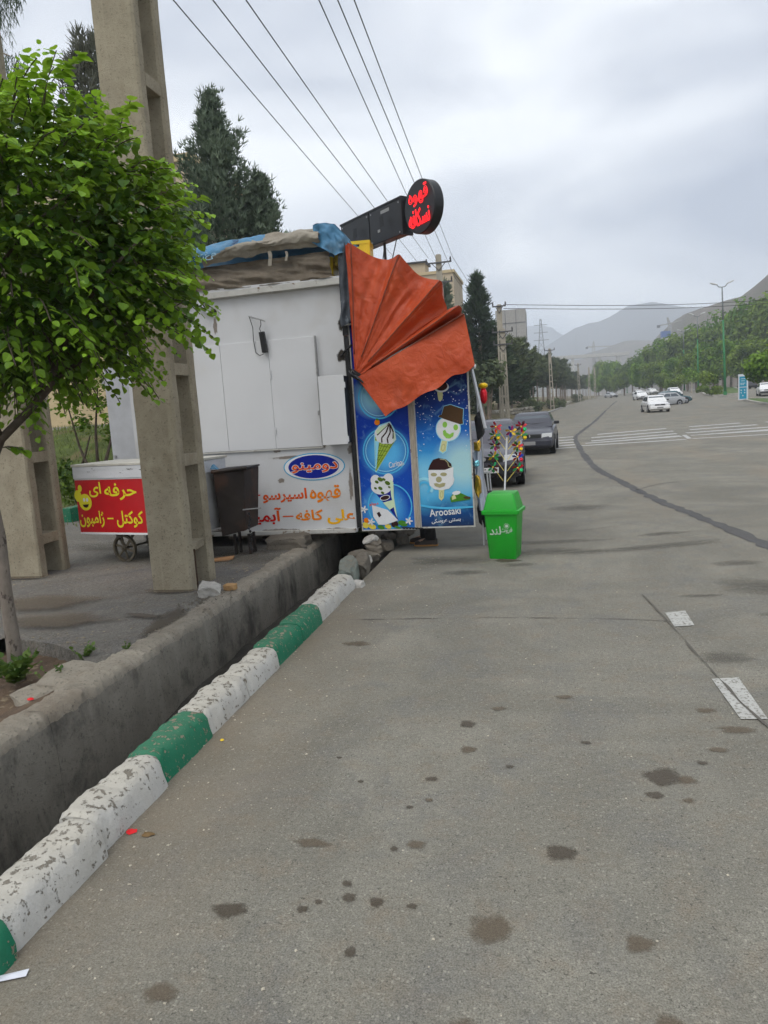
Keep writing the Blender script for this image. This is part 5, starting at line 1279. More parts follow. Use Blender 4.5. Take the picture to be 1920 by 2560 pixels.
scrap('sweet_wrapper', 'pink wrapper on the soil nearer the broken pavement', 'wrapper', -3.36, 4.32, .11, blob(.024, 8, .6), M_PINK)

# ---------------------------------------------------------------- red food cart and rusty container
cart = thing('food_cart', 'red lettered food cart with white top parked behind the chipped pole', 'cart', (-4.88, 8.42, .15), -.2)
L = 1.76; x0 = -L / 2
M_CTOP = mat('chipped_white_cart', (.60, .61, .63), .6, 0, .08, 6, col2=(.10, .10, .10), s2=11, t2=(.64, .68), stretch=(.5, 1, 2.6))
M_RED = mat('red_sign_vinyl', lin((188, 28, 34)), .35, 0, .06, 6)
MB().box((0, 0, .74), (L, .74, .74)).build('body', mat('cart_sheet_metal', (.34, .34, .33), .5, .2, .15, 6), cart)
MB().box((0, -.375, .715), (L + .004, .012, .67)).build('sign_panel', M_RED, cart)
MB().box((0, -.372, .375), (L, .02, .025)).box((0, -.383, 1.055), (L, .004, .012)).build('sign_edge', M_PWHITE, cart)
MB().box((0, -.01, 1.138), (L + .01, .77, .15)).build('top_box', M_CTOP, cart, bevel=.006)
MB().box((0, 0, 1.23), (L + .04, .80, .028)).build('lid', mat('cart_lid', (.52, .50, .44), .6, 0, .15, 7), cart, bevel=.004)
M_CY = flat_mat('sign_yellow', lin((225, 215, 50)))
def CT(text, xa, xb, za, zb): lettering('sign_words', text, xa, xb, za, zb, -.3835, [M_CY], cart, offset=.02)
CT('حرفه', x0 + .47, x0 + .98, .79, 1.0); CT('ای', x0 + .22, x0 + .42, .83, 1.02)
CT('کوکتل', x0 + .62, x0 + 1.04, .45, .66); CT('-', x0 + .47, x0 + .57, .555, .572); CT('ژامبون', x0 + .01, x0 + .42, .45, .66)
b = MB(); b.slab(ellipse(x0 + .14, .77, .105, .105, 24), -.3845, -.3835, 0)
b.slab(ellipse(x0 + .03, .85, .06, .075, 14), -.3853, -.3846, 0).slab(ellipse(x0 + .075, .945, .034, .045, 12), -.3853, -.3846, 0)
b.slab(ellipse(x0 + .125, .80, .018, .026, 10), -.3858, -.3854, 1).slab(ellipse(x0 + .175, .80, .018, .026, 10), -.3858, -.3854, 1)
b.slab([(x0 + .09, .74), (x0 + .20, .745), (x0 + .175, .71), (x0 + .145, .70), (x0 + .11, .71)], -.3858, -.3854, 2)
b.build('smiley_print', [M_CY, M_PWHITE, M_CHOC], cart)
M_IRON = mat('old_iron', (.10, .085, .06), .75, .3, .3, 16)
for wx in (x0 + .62, ):
    for wy in (-.30, .30):
        w = thing('wheel', None, None); w.parent = cart; w.location = (wx, wy, .175)
        bb = MB(); n = 28
        bb.loft([[((.175 - .028 * (k in (1, 2))) * math.cos(a), -.02 + .04 * (k in (2, 3)), (.175 - .028 * (k in (1, 2))) * math.sin(a)) for k in range(4)] for a in [6.2832 * i / n for i in range(n + 1)]], cap=False)
        bb.build('rim', M_IRON, w)
        bb = MB()
        for k in range(3): a = k * 1.047 + .3; bb.box((0, 0, 0), (.31, .014, .022), rot=(0, a, 0))
        bb.lathe([(.03, -.03), (.035, 0), (.03, .03)], 12, (0, 0, 0), 0, 'y').build('spokes', M_IRON, w)
MB().bar((x0 + .45, -.28, .40), (x0 + .62, -.28, .18), .025).build('strut', M_IRON, cart)
MB().bar((x0 + .80, -.28, .40), (x0 + .62, -.28, .18), .025).build('strut', M_IRON, cart)
MB().tube([(x0 + .62, -.34, .175), (x0 + .62, .34, .175)], .014).build('axle', M_IRON, cart)
MB().bar((x0 + 1.05, -.25, .38), (x0 + 1.1, -.25, .0), .04).build('leg', M_IRON, cart)
MB().bar((x0 + 1.6, -.25, .38), (x0 + 1.6, -.25, .0), .04).build('leg', M_IRON, cart)
M_RUST = mat('rusty_brown_steel', (.024, .018, .015), .6, .2, .35, 4, .3, 30, .004, col3=(.10, .042, .022), s3=2.5, t3=(.5, .7), f3=.7, col2=(.02, .017, .015), s2=3.5, t2=(.58, .68))
rb = thing('rusty_bin', 'dark rusty steel container beside the kiosk wall lettering', 'bin', (-3.73, 8.47, .15))
b = MB(); b.loft([[(-.19, -.20, .27), (.13, -.20, .34), (.13, .20, .34), (-.19, .20, .27)], [(-.21, -.24, 1.06), (.19, -.24, 1.08), (.19, .24, 1.08), (-.21, .24, 1.06)]]).build('hopper', M_RUST, rb, bevel=.01)
MB().tube([(-.22, -.25, 1.07), (.23, -.25, 1.10)], .022, 8).build('rim_bar', M_RUST, rb)
MB().box((-.01, 0, 1.085), (.42, .50, .02), rot=(0, -.04, 0)).build('lid', M_DARK, rb)
MB().slab([(-.235, 1.105), (-.14, 1.10), (-.2, 1.16)], -.26, -.2).build('blue_scrap', M_BLUET, rb)
for (sx, sy) in ((-.12, .02), (.07, .02), (-.12, .17), (.07, .17)): MB().bar((sx, sy, .26), (sx, sy, .0), .03).build('leg', M_RUST, rb)
b = MB()
for k in range(13): b.lathe([(.014, -.007), (.019, 0), (.014, .007)], 8, (.21 + .015 * math.sin(k), -.25, 1.0 - .45 - k * .036), 0, 'x' if k % 2 else 'y')
b.build('chain', M_DARK, rb)
MB().tube([(.14, -.26, .60), (.36, -.22, .61)], .008, 6).build('hasp', M_STEEL, rb)
for i, (x, y, z, rz, lab) in enumerate([(-3.90, 8.10, .175, .3, 'upper orange wooden offcut of the two beneath the rusty container'), (-3.95, 8.14, .155, .1, 'lower wooden offcut lying flat beneath the rusty container')]):
    tag(MB().box((0, 0, 0), (.34, .16, .018)).build('wood_offcut', mat('pine_offcut', (.34, .18, .08), .8, 0, .15, 12), None, loc=(x, y, z), rot=(0, -.05 * (1 - i), rz)), lab, 'board')

# ---------------------------------------------------------------- green litter bin
M_GREEN = mat('green_plastic', (.010, .34, .018), .42, 0, .08, 5, .05, 40, .002, spec=.5, col3=(.035, .16, .03), s3=5, t3=(.5, .75), f3=.5, col2=(.10, .16, .08), s2=26, t2=(.70, .76))
gb = thing('litter_bin', 'bright green plastic litter bin with domed lid standing on the road', 'bin', (-.535, 8.78, 0), -.16)
def rsq(h, r, n=5):
    pts = []
    for cx, cy, a0 in ((1, 1, 0), (-1, 1, 90), (-1, -1, 180), (1, -1, 270)):
        for k in range(n): a = R(a0 + 90 * k / (n - 1)); pts.append((cx * (h - r) + r * math.cos(a), cy * (h - r) + r * math.sin(a)))
    return pts
def ringz(h, r, z, sy=1.0): return [(x, y * sy, z) for x, y in rsq(h, r)]
MB().loft([ringz(.155, .02, .0), ringz(.162, .03, .012), ringz(.195, .03, .545), ringz(.197, .03, .56)]).build('body', M_GREEN, gb, smooth=True, autosmooth=40)
MB().loft([ringz(.205, .03, .535), ringz(.222, .035, .54), ringz(.224, .035, .578), ringz(.208, .03, .585)]).build('rim', M_GREEN, gb, smooth=True, autosmooth=40)
MB().loft([ringz(.20, .03, .58), ringz(.198, .03, .60), ringz(.182, .03, .67), ringz(.160, .025, .755), ringz(.150, .02, .775), ringz(.138, .02, .78)]).build('domed_lid', M_GREEN, gb, smooth=True, autosmooth=40)
lettering('bin_words', 'فروت', -.005, .135, .31, .385, -.187, [mat('faded_silver_print', (.42, .52, .42), .5, 0, .2, 40)], gb, offset=.018, rot=.03).rotation_euler = (0, 0, 0)
lettering('bin_words', 'لند', -.135, .0, .295, .395, -.187, [bpy.data.materials['faded_silver_print']], gb, offset=.018, rot=.03)
b = MB()
for k in range(10): b.box((.07 + .03 * math.cos(k * .628), -.190, .40 + .03 * math.sin(k * .628)), (.012, .003, .006), rot=(0, -k * .628, 0))
b.lathe([(.018, -.001), (.018, .001)], 12, (.07, -.190, .40), 0, 'y').build('sun_emblem', bpy.data.materials['faded_silver_print'], gb)
stain(-.5, 8.52, .16, .09, M_OIL, 0, .004)

# ---------------------------------------------------------------- pinwheel stand
def art5(px, py): return (-1.269041 + .001181 * px - .000048 * py, 2.390627 - .000057 * px - .001197 * py)
st = thing('pinwheel_stand', 'slender white post with angled sockets behind the green bin', 'stand', (-.60, 9.3, 0))
SO = Vector((-.60, 9.3, 0))
MB().bar((0, 0, .02), Vector((-.488, 9.3, 1.39)) - SO, .034, .02).build('post', flat_mat('white_plastic_post', (.68, .69, .71)), st)
MB().lathe([(.15, 0), (.15, .02), (.05, .035), (.03, .06)], 20).build('base', M_DARK, st)
PC = [lin(c) for c in ((215, 30, 45), (30, 140, 60), (235, 195, 30), (30, 70, 200), (200, 30, 120), (190, 195, 200), (80, 25, 30), (30, 190, 110))]
PM = []
for i, c in enumerate(PC):
    m = mat('foil_%s' % ('red', 'green', 'yellow', 'blue', 'magenta', 'silver', 'maroon', 'mint')[i], c, .3, .35, .15, 40); PM.append(m)
CN = ('red', 'green', 'yellow', 'blue', 'magenta', 'silver', 'maroon', 'mint')
M_STK = flat_mat('yellow_stick', lin((225, 205, 110)))
pws = [((680, 830), (583, 690), (0, 5, 0), 'topmost on the left'), ((675, 925), (572, 778), (1, 2, 6), 'second from the top on the left'), ((672, 1035), (572, 880), (6, 1, 4), 'third from the top on the left'), ((660, 1145), (557, 995), (1, 2, 6), 'fourth from the top on the left'), ((655, 1255), (552, 1105), (6, 7, 1), 'lowest on the left'),
       ((700, 840), (738, 738), (2, 4, 3), 'at the middle of the top'), ((705, 860), (842, 690), (0, 6, 4), 'topmost on the right'), ((705, 925), (845, 775), (1, 2, 5), 'second from the top on the right'), ((705, 1030), (805, 890), (0, 2, 1), 'third from the top on the right'), ((697, 1150), (808, 1000), (3, 0, 6), 'fourth from the top on the right'), ((692, 1260), (808, 1110), (0, 7, 6), 'lowest on the right')]
random.seed(9)
for (a, c, cols, where) in pws:
    (xa, za), (xb, zb) = art5(*a), art5(*c)
    t = thing('pinwheel', '%s, %s and %s foil pinwheel, %s of the stand' % (CN[cols[0]], CN[cols[1]], CN[cols[2]], where) if len(set(cols)) == 3 else '%s and %s foil pinwheel, %s of the white stand' % (CN[cols[0]], CN[cols[1]], where), 'pinwheel', (xb, 9.26, zb), group='pinwheels on the white stand')
    MB().tube([(xa - xb, .04, za - zb), (0, .01, 0)], .0045, 5).build('stick', M_STK, t)
    for k in range(7):
        an = k * .8976 + rnd(0, .3); r = .076; da = .34
        p0 = (0, -.01, 0); p1 = (r * math.cos(an), -.03, r * math.sin(an)); p2 = (r * .8 * math.cos(an + da), .012, r * .8 * math.sin(an + da)); p3 = (r * .6 * math.cos(an - da * .9), -.045, r * .6 * math.sin(an - da * .9))
        MB().add([p0, p2, p1, p3], [(0, 1, 2), (0, 2, 3)]).build('blade', PM[cols[k % 3]], t)
    MB().lathe([(.0, -.055), (.01, -.05), (.01, -.04)], 8, (0, 0, 0), 0, 'y').build('pin', PM[2], t)
    if where.endswith('right') or where.startswith('second'):
        MB().lathe([(.0, -.03), (.02, -.026), (.026, 0), (.02, .02), (0, .026)], 10, (.04, -.01, -.035), 0, 'y').build('disc', PM[cols[1] if cols[1] != 6 else 7], t, smooth=True)

# ---------------------------------------------------------------- goods hung beyond the poster doors
M_CLOTH = mat('pale_cloth', (.60, .64, .74), .8, 0, .06, 8)
o = MB().grid(16, 40, lambda u, v: (-.93 + .12 * u + .012 * math.sin(v * 7 + u * 3) + .05 * v, 9.36 + .03 * math.sin(u * 9 + v * 3), lerp(1.25 + .05 * u - .1 * abs(u - .4), .48, v))).build('hanging_cloth', M_CLOTH, smooth=True)
tag(o, 'pale bluish white cloth hanging beyond the outer poster door', 'cloth')
rk = thing('display_rack', 'thin white metal display rack just beyond the outer poster door', 'rack', (-.83, 9.6, 0))
for pts in ([(-.02, -.1, 0), (-.02, -.1, 1.9)], [(.10, -.1, 0), (.06, -.1, .95)], [(-.02, .3, 0), (-.02, .3, 1.9)], [(.10, .3, 0), (.06, .3, .95)], [(.12, -.1, .34), (-.02, -.1, .30), (-.02, .3, .30), (.12, .3, .34)], [(.1, -.1, .95), (-.02, -.1, .95)], [(-.02, -.1, 1.9), (-.02, .3, 1.9)]):
    MB().tube(pts, .011, 6).build('tube', flat_mat('rack_white', (.5, .5, .5)) if 'rack_white' not in bpy.data.materials else bpy.data.materials['rack_white'], rk)
M_GOLD = mat('gold_foil', lin((205, 165, 60)), .25, .7, .3, 30); M_BAG = mat('black_net_bag', (.02, .02, .022), .6, 0, .4, 30); M_SILV = mat('blue_silver_foil', lin((120, 190, 205)), .2, .7, .3, 40)
def foil(name, label, cat, c, d, m, seed):
    o = rock(name, c, d, m, None, seed, 2, (0, 0, seed), .9); tag(o, label, cat)
foil('foil_toy', 'crumpled gold foil toy hanging highest on the rack', 'toy', (-.86, 9.32, 1.3), (.07, .07, .12), M_GOLD, 1)
foil('foil_toy', 'pale blue silver foil toy hanging on the rack between two gold ones', 'toy', (-.88, 9.3, 1.08), (.08, .07, .07), M_SILV, 2)
foil('foil_toy', 'long gold foil toy hanging lower on the rack', 'toy', (-.87, 9.3, .80), (.07, .07, .22), M_GOLD, 3)
foil('toy_bag', 'black net bag of toys sagging at the foot of the rack', 'bag', (-.79, 9.5, .48), (.15, .2, .42), M_BAG, 4)
foil('toy_bag', 'small dark bag hanging near the top of the rack', 'bag', (-.83, 9.46, 1.55), (.1, .1, .3), M_BAG, 6)
ft = thing('toy_flower', 'red and yellow plastic toy hanging beside the awning prop bar', 'toy', (-.80, 9.9, 2.02))
MB().lathe([(.02, 0), (.045, .04), (.05, .14), (.03, .2)], 10, (0, 0, -.2)).build('red_body', PM[0], ft, smooth=True)
MB().lathe([(.03, 0), (.06, .02), (.06, .05), (.03, .07)], 10).build('yellow_cap', PM[2], ft, smooth=True)

# ---------------------------------------------------------------- person behind the poster doors
def skin_mesh(verts, edges, radii, name, m, parent, root=0, sub=2):
    me = bpy.data.meshes.new(name); me.from_pydata([Vector(v) for v in verts], edges, [])
    o = bpy.data.objects.new(name, me); COL.objects.link(o)
    sk = o.modifiers.new('skin', 'SKIN'); sk.use_smooth_shade = True
    for i, d in enumerate(me.skin_vertices[0].data): d.radius = (radii[i], radii[i]) if not isinstance(radii[i], tuple) else radii[i]; d.use_root = (i == root)
    sb = o.modifiers.new('sub', 'SUBSURF'); sb.levels = sub; sb.render_levels = sub
    bpy.context.view_layer.update()
    ev = o.evaluated_get(bpy.context.evaluated_depsgraph_get()); nm = bpy.data.meshes.new_from_object(ev)
    bpy.data.objects.remove(o); bpy.data.meshes.remove(me)
    nm.name = name; nm.materials.clear(); nm.materials.append(m)
    nm.polygons.foreach_set('use_smooth', [True] * len(nm.polygons))
    o = bpy.data.objects.new(name, nm); COL.objects.link(o); o.parent = parent
    return o
person = thing('person', 'person in dark trousers and brown shoes standing behind the poster doors', 'person', (-1.60, 9.66, 0))
M_SKIN = mat('skin', (.42, .26, .18), .6, 0, .06, 12); M_TROU = mat('dark_trousers', (.022, .021, .022), .85, 0, .2, 16); M_SHIRT = mat('grey_shirt', (.12, .13, .15), .85, 0, .12, 14); M_HAIR = mat('dark_hair', (.015, .012, .01), .6)
# faces -X, towards the serving hatch; near leg slightly behind the other
V, E_, RR = [], [], []
def jv(p, r): V.append(p); RR.append(r); return len(V) - 1
pel = jv((0, 0, .93), .135); ch1 = jv((0, 0, 1.12), .135); ch2 = jv((-.01, 0, 1.32), .15); nk = jv((-.0, 0, 1.46), .055); hd0 = jv((-.02, 0, 1.54), .07); hd1 = jv((-.035, 0, 1.62), .098); hd2 = jv((-.03, 0, 1.70), .075)
E_ += [(pel, ch1), (ch1, ch2), (ch2, nk), (nk, hd0), (hd0, hd1), (hd1, hd2)]
for s, fx in ((-1, .03), (1, -.07)):
    h = jv((0, s * .09, .88), .085); k = jv((fx - .02, s * .10, .48), .058); a = jv((fx + .02, s * .10, .09), .040); t_ = jv((fx - .16, s * .11, .045), .035)
    E_ += [(pel, h), (h, k), (k, a), (a, t_)]
    sh = jv((0, s * .19, 1.38), .062); el = jv((.02, s * .235, 1.10), .044); wr = jv((-.2, s * .20, 1.02), .030); pm_ = jv((-.28, s * .19, 1.02), .034)
    E_ += [(ch2, sh), (sh, el), (el, wr), (wr, pm_)]
    for f_i, (dy, ln) in enumerate(((-.03, .065), (-.01, .078), (.01, .072), (.03, .055))):
        f1 = jv((-.315, s * .19 + dy, 1.015), .009); f2 = jv((-.315 - ln * .6, s * .19 + dy, 1.0), .008); f3 = jv((-.315 - ln, s * .19 + dy * 1.1, .985), .007)
        E_ += [(pm_, f1), (f1, f2), (f2, f3)]
    th = jv((-.27, s * .19 - s * .04, 1.03), .010); th2 = jv((-.32, s * .19 - s * .055, 1.02), .008); E_ += [(wr, th), (th, th2)]
skin_mesh(V, E_, RR, 'body', M_SKIN, person, pel)
def garment(ids, name, m, grow, root): pass
def tubes(paths, name, m):
    b = MB()
    for pts, rs in paths: b.tube(pts, rs, 14)
    o = b.build(name, m, person, smooth=True); return o
tp = []
for s, fx in ((-1, .03), (1, -.07)): tp.append(([(0, s * .085, .98), (0, s * .09, .86), (fx * .5 - .01, s * .095, .66), (fx - .015, s * .10, .46), (fx + .012, s * .10, .24), (fx + .018, s * .10, .085)], [.13, .118, .092, .078, .072, .076]))
tubes(tp, 'trousers', M_TROU)
tubes([([(0, 0, .90), (0, 0, 1.1), (-.01, 0, 1.3), (-.01, 0, 1.40), (0, 0, 1.46)], [.165, .17, .185, .15, .075]), ([(-.0, -.14, 1.39), (.0, -.21, 1.33), (.02, -.24, 1.12)], [.085, .08, .065]), ([(-.0, .14, 1.39), (.0, .21, 1.33), (.02, .24, 1.12)], [.085, .08, .065])], 'shirt', M_SHIRT)
rock('hair', (-.005, 0, 1.695), (.225, .19, .16), M_HAIR, person, 2, 3, amp=.1)
for (y_) in (-.035, .035): MB().lathe([(.0, -.012), (.010, -.006), (.012, 0), (.0, .01)], 8, (-.128, y_, 1.625), 0, 'x').build('eye', flat_mat('eye_dark', (.03, .03, .03)) if 'eye_dark' not in bpy.data.materials else bpy.data.materials['eye_dark'], person)
MB().loft([[(-.12, -.012, 1.60), (-.12, .012, 1.60), (-.12, 0, 1.63)], [(-.15, -.014, 1.575), (-.15, .014, 1.575), (-.145, 0, 1.59)]]).build('nose', M_SKIN, person)
MB().box((-.128, 0, 1.548), (.012, .045, .008)).build('mouth', mat('lips', (.30, .13, .10), .6), person)
for s in (-1, 1): MB().lathe([(.012, -.01), (.026, 0), (.018, .012)], 10, (-.02, s * .095, 1.61), 0, 'y').build('ear', M_SKIN, person, smooth=True)
M_SHOE = mat('brown_shoe', (.035, .024, .018), .5, 0, .2, 20); M_SOLE = mat('tan_sole', (.42, .20, .05), .6)
for s, fx in ((-1, .03), (1, -.07)):
    sh = MB(); yc = s * .105
    rg = []
    for (x, w, h, z) in ((.105, .028, .075, .02), (.085, .038, .095, .02), (.03, .042, .115, .02), (-.04, .044, .085, .02), (-.11, .048, .062, .02), (-.17, .042, .048, .02), (-.20, .022, .034, .022)):
        rg.append([(fx + x, yc - w, z), (fx + x, yc + w, z), (fx + x, yc + w * .95, z + h * .55), (fx + x, yc + w * .5, z + h), (fx + x, yc - w * .5, z + h), (fx + x, yc - w * .95, z + h * .55)])
    so = sh.loft(rg).build('shoe', M_SHOE, person, smooth=True, autosmooth=50)
    MB().plate([(fx + .112, yc - .03), (fx + .112, yc + .03), (fx + .03, yc + .045), (fx - .1, yc + .051), (fx - .17, yc + .045), (fx - .205, yc + .02), (fx - .205, yc - .02), (fx - .17, yc - .045), (fx - .1, yc - .051), (fx + .03, yc - .045)], .001, .022).build('sole', M_SOLE, so)
# ---------------------------------------------------------------- cars
M_TYRE = mat('tyre_rubber', (.012, .012, .012), .85); M_RIM = mat('wheel_rim', (.32, .32, .33), .4, .6, .1, 20)
M_GLASS = mat('car_glass', (.05, .065, .08), .06, 0, .1, 2, spec=.9); M_TRIMB = mat('car_black_trim', (.014, .014, .015), .55)
M_LAMP = mat('headlamp_glass', (.55, .56, .56), .12, 0, .15, 30, spec=.8); M_PLATE = mat('plate_white', (.62, .62, .62), .5); M_PLATEG = mat('plate_grey', (.24, .24, .24), .6)
M_TAIL = mat('tail_lamp', (.35, .015, .012), .25)
def paint(name, c):
    m = mat(name, c, .42, .1, .05, 1.5, spec=.6, col3=tuple(v * .7 + .05 for v in c), s3=3, t3=(.5, .8), f3=.3)
    b = [n for n in m.node_tree.nodes if n.type == 'BSDF_PRINCIPLED'][0]
    b.inputs['Coat Weight'].default_value = .45; b.inputs['Coat Roughness'].default_value = .08
    return m
P_NAVY = paint('dark_blue_grey_paint', (.022, .024, .038)); P_WHITE = paint('white_paint', (.72, .72, .71)); P_TEAL = paint('teal_paint', (.005, .065, .075)); P_SILV = paint('silver_paint', (.38, .39, .40)); P_BLK = paint('black_paint', (.03, .03, .035))
def car(label, loc, rz, pm, plate=None, L=4.0, H=1.42, group=None, name='car', small=False, kind='car', W=1.64, bumper=None):
    t = thing(name, label, kind, loc, rz, group)
    hw = W / 2
    sta = [(0.0, .30, .56, .86), (.05, .24, .66, .93), (.22, .20, .735, .975), (.60, .19, .80, .99), (1.02, .18, .875, 1.0), (1.25, .18, .91, 1.0), (2.1, .18, .93, 1.0), (3.1, .19, .945, 1.0), (3.45, .2, .93, .985), (3.75, .22, .90, .965), (3.93, .26, .84, .92), (4.0, .32, .70, .86)]
    rings = []
    for (y, zb, zt, k) in sta:
        w = hw * k; y *= L / 4.0
        half = [(0, zt + .025), (w * .55, zt + .018), (w * .86, zt - .012), (w * .965, zt - .07), (w * 1.0, lerp(zb, zt, .55)), (w * .985, lerp(zb, zt, .3)), (w * .94, zb + .03), (w * .8, zb)]
        rings.append([(a, y, z) for a, z in half] + [(-a, y, z) for a, z in half[::-1][:-1]])
    body = MB().loft(rings).build('body', pm, t, smooth=True, autosmooth=38)
    # cabin
    def cab(y0, y1, z, w, r=.0): return [(-w, y0, z), (w, y0, z), (w, y1, z), (-w, y1, z)]
    s = L / 4.0
    cr = [cab(1.02 * s, 3.52 * s, .88, hw * .90), cab(1.12 * s, 3.42 * s, .97, hw * .885), cab(1.62 * s, 3.05 * s, H - .10, hw * .735), cab(1.74 * s, 2.93 * s, H - .03, hw * .68), cab(1.95 * s, 2.75 * s, H, hw * .55)]
    MB().loft(cr).build('cabin', pm, t, smooth=True, autosmooth=32)
    def pane(nm, q, m=M_GLASS, par=t):
        q = [Vector(p) for p in q]; n = (q[1] - q[0]).cross(q[3] - q[0]).normalized() * .006
        c = sum(q, Vector()) / 4
        if n.dot(c - Vector((0, 2.2 * s, .9))) < 0: n = -n
        q = [c + (p - c) for p in q]; b = MB(); b.add([p + n for p in q] + [p - n for p in q], [(0, 1, 2, 3), (7, 6, 5, 4), (0, 4, 5, 1), (1, 5, 6, 2), (2, 6, 7, 3), (3, 7, 4, 0)])
        return b.build(nm, m, par)
    ws = pane('windscreen', [(-hw * .80, 1.185 * s, .985), (hw * .80, 1.185 * s, .985), (hw * .665, 1.60 * s, H - .11), (-hw * .665, 1.60 * s, H - .11)])
    pane('rear_window', [(-hw * .78, 3.36 * s, .985), (hw * .78, 3.36 * s, .985), (hw * .66, 3.07 * s, H - .11), (-hw * .66, 3.07 * s, H - .11)])
    for sx in (-1, 1):
        f = lambda y, z: (sx * lerp(hw * .885, hw * .735, (z - .97) / (H - 1.07)), y * s, z)
        pane('side_window', [f(1.36, .985), f(2.22, .985), f(2.22, H - .13), f(1.70, H - .13)])
        pane('side_window', [f(2.28, .985), f(3.20, .985), f(2.96, H - .13), f(2.28, H - .13)])
        MB().box((sx * hw * 1.06, 1.30 * s, 1.0), (.17, .09, .10)).build('wing_mirror', M_TRIMB, t, bevel=.02)
        MB().loft([[(sx * hw * .50, -.004, .56), (sx * hw * .92, .035, .57), (sx * hw * .92, .05, .70), (sx * hw * .52, .02, .69)], [(sx * hw * .50, .10, .56), (sx * hw * .92, .14, .57), (sx * hw * .92, .17, .71), (sx * hw * .52, .12, .70)]]).build('headlight', M_LAMP, t)
        MB().box((sx * hw * .72, L * .985, .72), (.26, .06, .13)).build('tail_light', M_TAIL, t)
        if not small:
            MB().box((sx * (hw * .998), 2.25 * s, .55), (.016, 2.0 * s, .05)).build('door_trim', M_TRIMB, t)
            MB().box((sx * (hw * .995), 2.0 * s, .80), (.02, .14, .025)).build('door_handle', M_TRIMB, t)
    for y in (.74 * s, 3.22 * s):
        for sx in (-1, 1):
            MB().lathe([(.345, -.01), (.345, .01)], 20, (sx * (hw * .992), y, .315), 0, 'x').build('wheel_arch', M_TRIMB, t)
            w = thing('wheel', None, None); w.parent = t; w.location = (sx * (hw * .90), y, .285)
            MB().lathe([(.19, -.09), (.265, -.095), (.285, -.07), (.285, .07), (.265, .095), (.19, .09)], 20, (0, 0, 0), 0, 'x').build('tyre', M_TYRE, w, smooth=True, autosmooth=40)
            MB().lathe([(.18, -.098), (.19, -.09), (.19, .09), (.18, .098), (.05, .085)], 14, (0, 0, 0), 0, 'x').build('rim', M_RIM, w, smooth=True, autosmooth=40)
    MB().box((0, .012, .625), (hw * .96, .05, .12)).build('grille', M_TRIMB, t, bevel=.01)
    if not small:
        MB().lathe([(.0, -.01), (.045, -.006), (.045, .01)], 12, (0, -.018, .63), 0, 'y').build('badge', M_STEEL, t)
        for k in (-.25, .35): MB().tube([(k * hw * 2 * .5 - .25, 1.13 * s, .985), (k * hw + .25, 1.22 * s, 1.02)], .008, 5).build('wiper', M_TRIMB, t)
    MB().loft([[(-hw * .97, .02, .28), (hw * .97, .02, .28), (hw * .97, .02, .50), (-hw * .97, .02, .50)], [(-hw * .90, -.07, .30), (hw * .90, -.07, .30), (hw * .90, -.07, .48), (-hw * .90, -.07, .48)]]).build('bumper', bumper or M_TRIMB, t, bevel=.02)
    MB().loft([[(-hw * .95, L - .03, .30), (hw * .95, L - .03, .30), (hw * .95, L - .03, .52), (-hw * .95, L - .03, .52)], [(-hw * .88, L + .06, .32), (hw * .88, L + .06, .32), (hw * .88, L + .06, .50), (-hw * .88, L + .06, .50)]]).build('bumper', bumper or M_TRIMB, t, bevel=.02)
    if plate:
        p = MB().box((plate[1], -.078, .40), (.50, .012, .115)).build('number_plate', plate[0], t)
        if plate[2]: lettering('plate_digits', plate[2], plate[1] - .21, plate[1] + .21, .36, .44, -.0855, [M_TRIMB], p, offset=.012)
    return t
P_CHAR = paint('charcoal_purple_paint', (.045, .043, .058))
car('charcoal saloon parked nearest, partly hidden behind the pinwheel stand', (-1.33, 15.75, 0), .02, P_CHAR, (M_PLATE, .06, '۴۵ ۳۸'), group='parked cars', L=4.05, H=1.40)
car('dark blue hatchback parked behind the charcoal saloon, plate blanked out', (-.58, 24.6, 0), -.05, P_NAVY, (M_PLATEG, -.05, None), group='parked cars', H=1.36, W=1.58, bumper=P_NAVY)
car('white saloon driving towards the camera in front of the teal hatchback', (9.15, 65.0, 0.02), .06, P_WHITE, (M_PLATEG, 0, None), group='cars on the road', L=4.3, W=1.7, bumper=P_WHITE)
car('teal hatchback turning across the road behind the white saloon', (14.9, 86.0, .25), 2.05, P_TEAL, None, group='cars on the road', small=True, bumper=P_TEAL)
car('silver car half hidden behind the near white saloon', (10.45, 83.0, .1), -1.15, P_SILV, None, group='cars on the road', small=True)
car('white saloon in the outer lane between the striped kerb and the teal hatchback', (14.3, 118, .45), .10, P_WHITE, (M_PLATEG, 0, None), group='cars on the road', small=True)
car('white car beside the median shrubs behind the teal hatchback', (19.4, 120, .68), .12, P_WHITE, None, group='cars on the road', small=True, bumper=P_WHITE)
car('left one of the two distant white cars driving side by side', (21.0, 178, .82), .2, P_WHITE, None, group='cars on the road', small=True)
car('right one of the two distant white cars driving side by side', (23.2, 172, .93), .2, P_WHITE, None, group='cars on the road', small=True)
car('farthest white car waiting by the woodland bend', (17.2, 198, .68), .5, P_SILV, None, group='cars on the road', small=True)
car('white car at the picture edge beyond the teal notice board', (23.2, 87, .5), -.15, P_WHITE, None, group='cars on the road', small=True, L=4.1)
car('dark van with a pale tailgate on the far carriageway behind the tall lamp', (29.0, 122, 1.16), 3.2, P_BLK, None, group='cars on the road', small=True, H=1.95, name='van', kind='van', W=1.75)

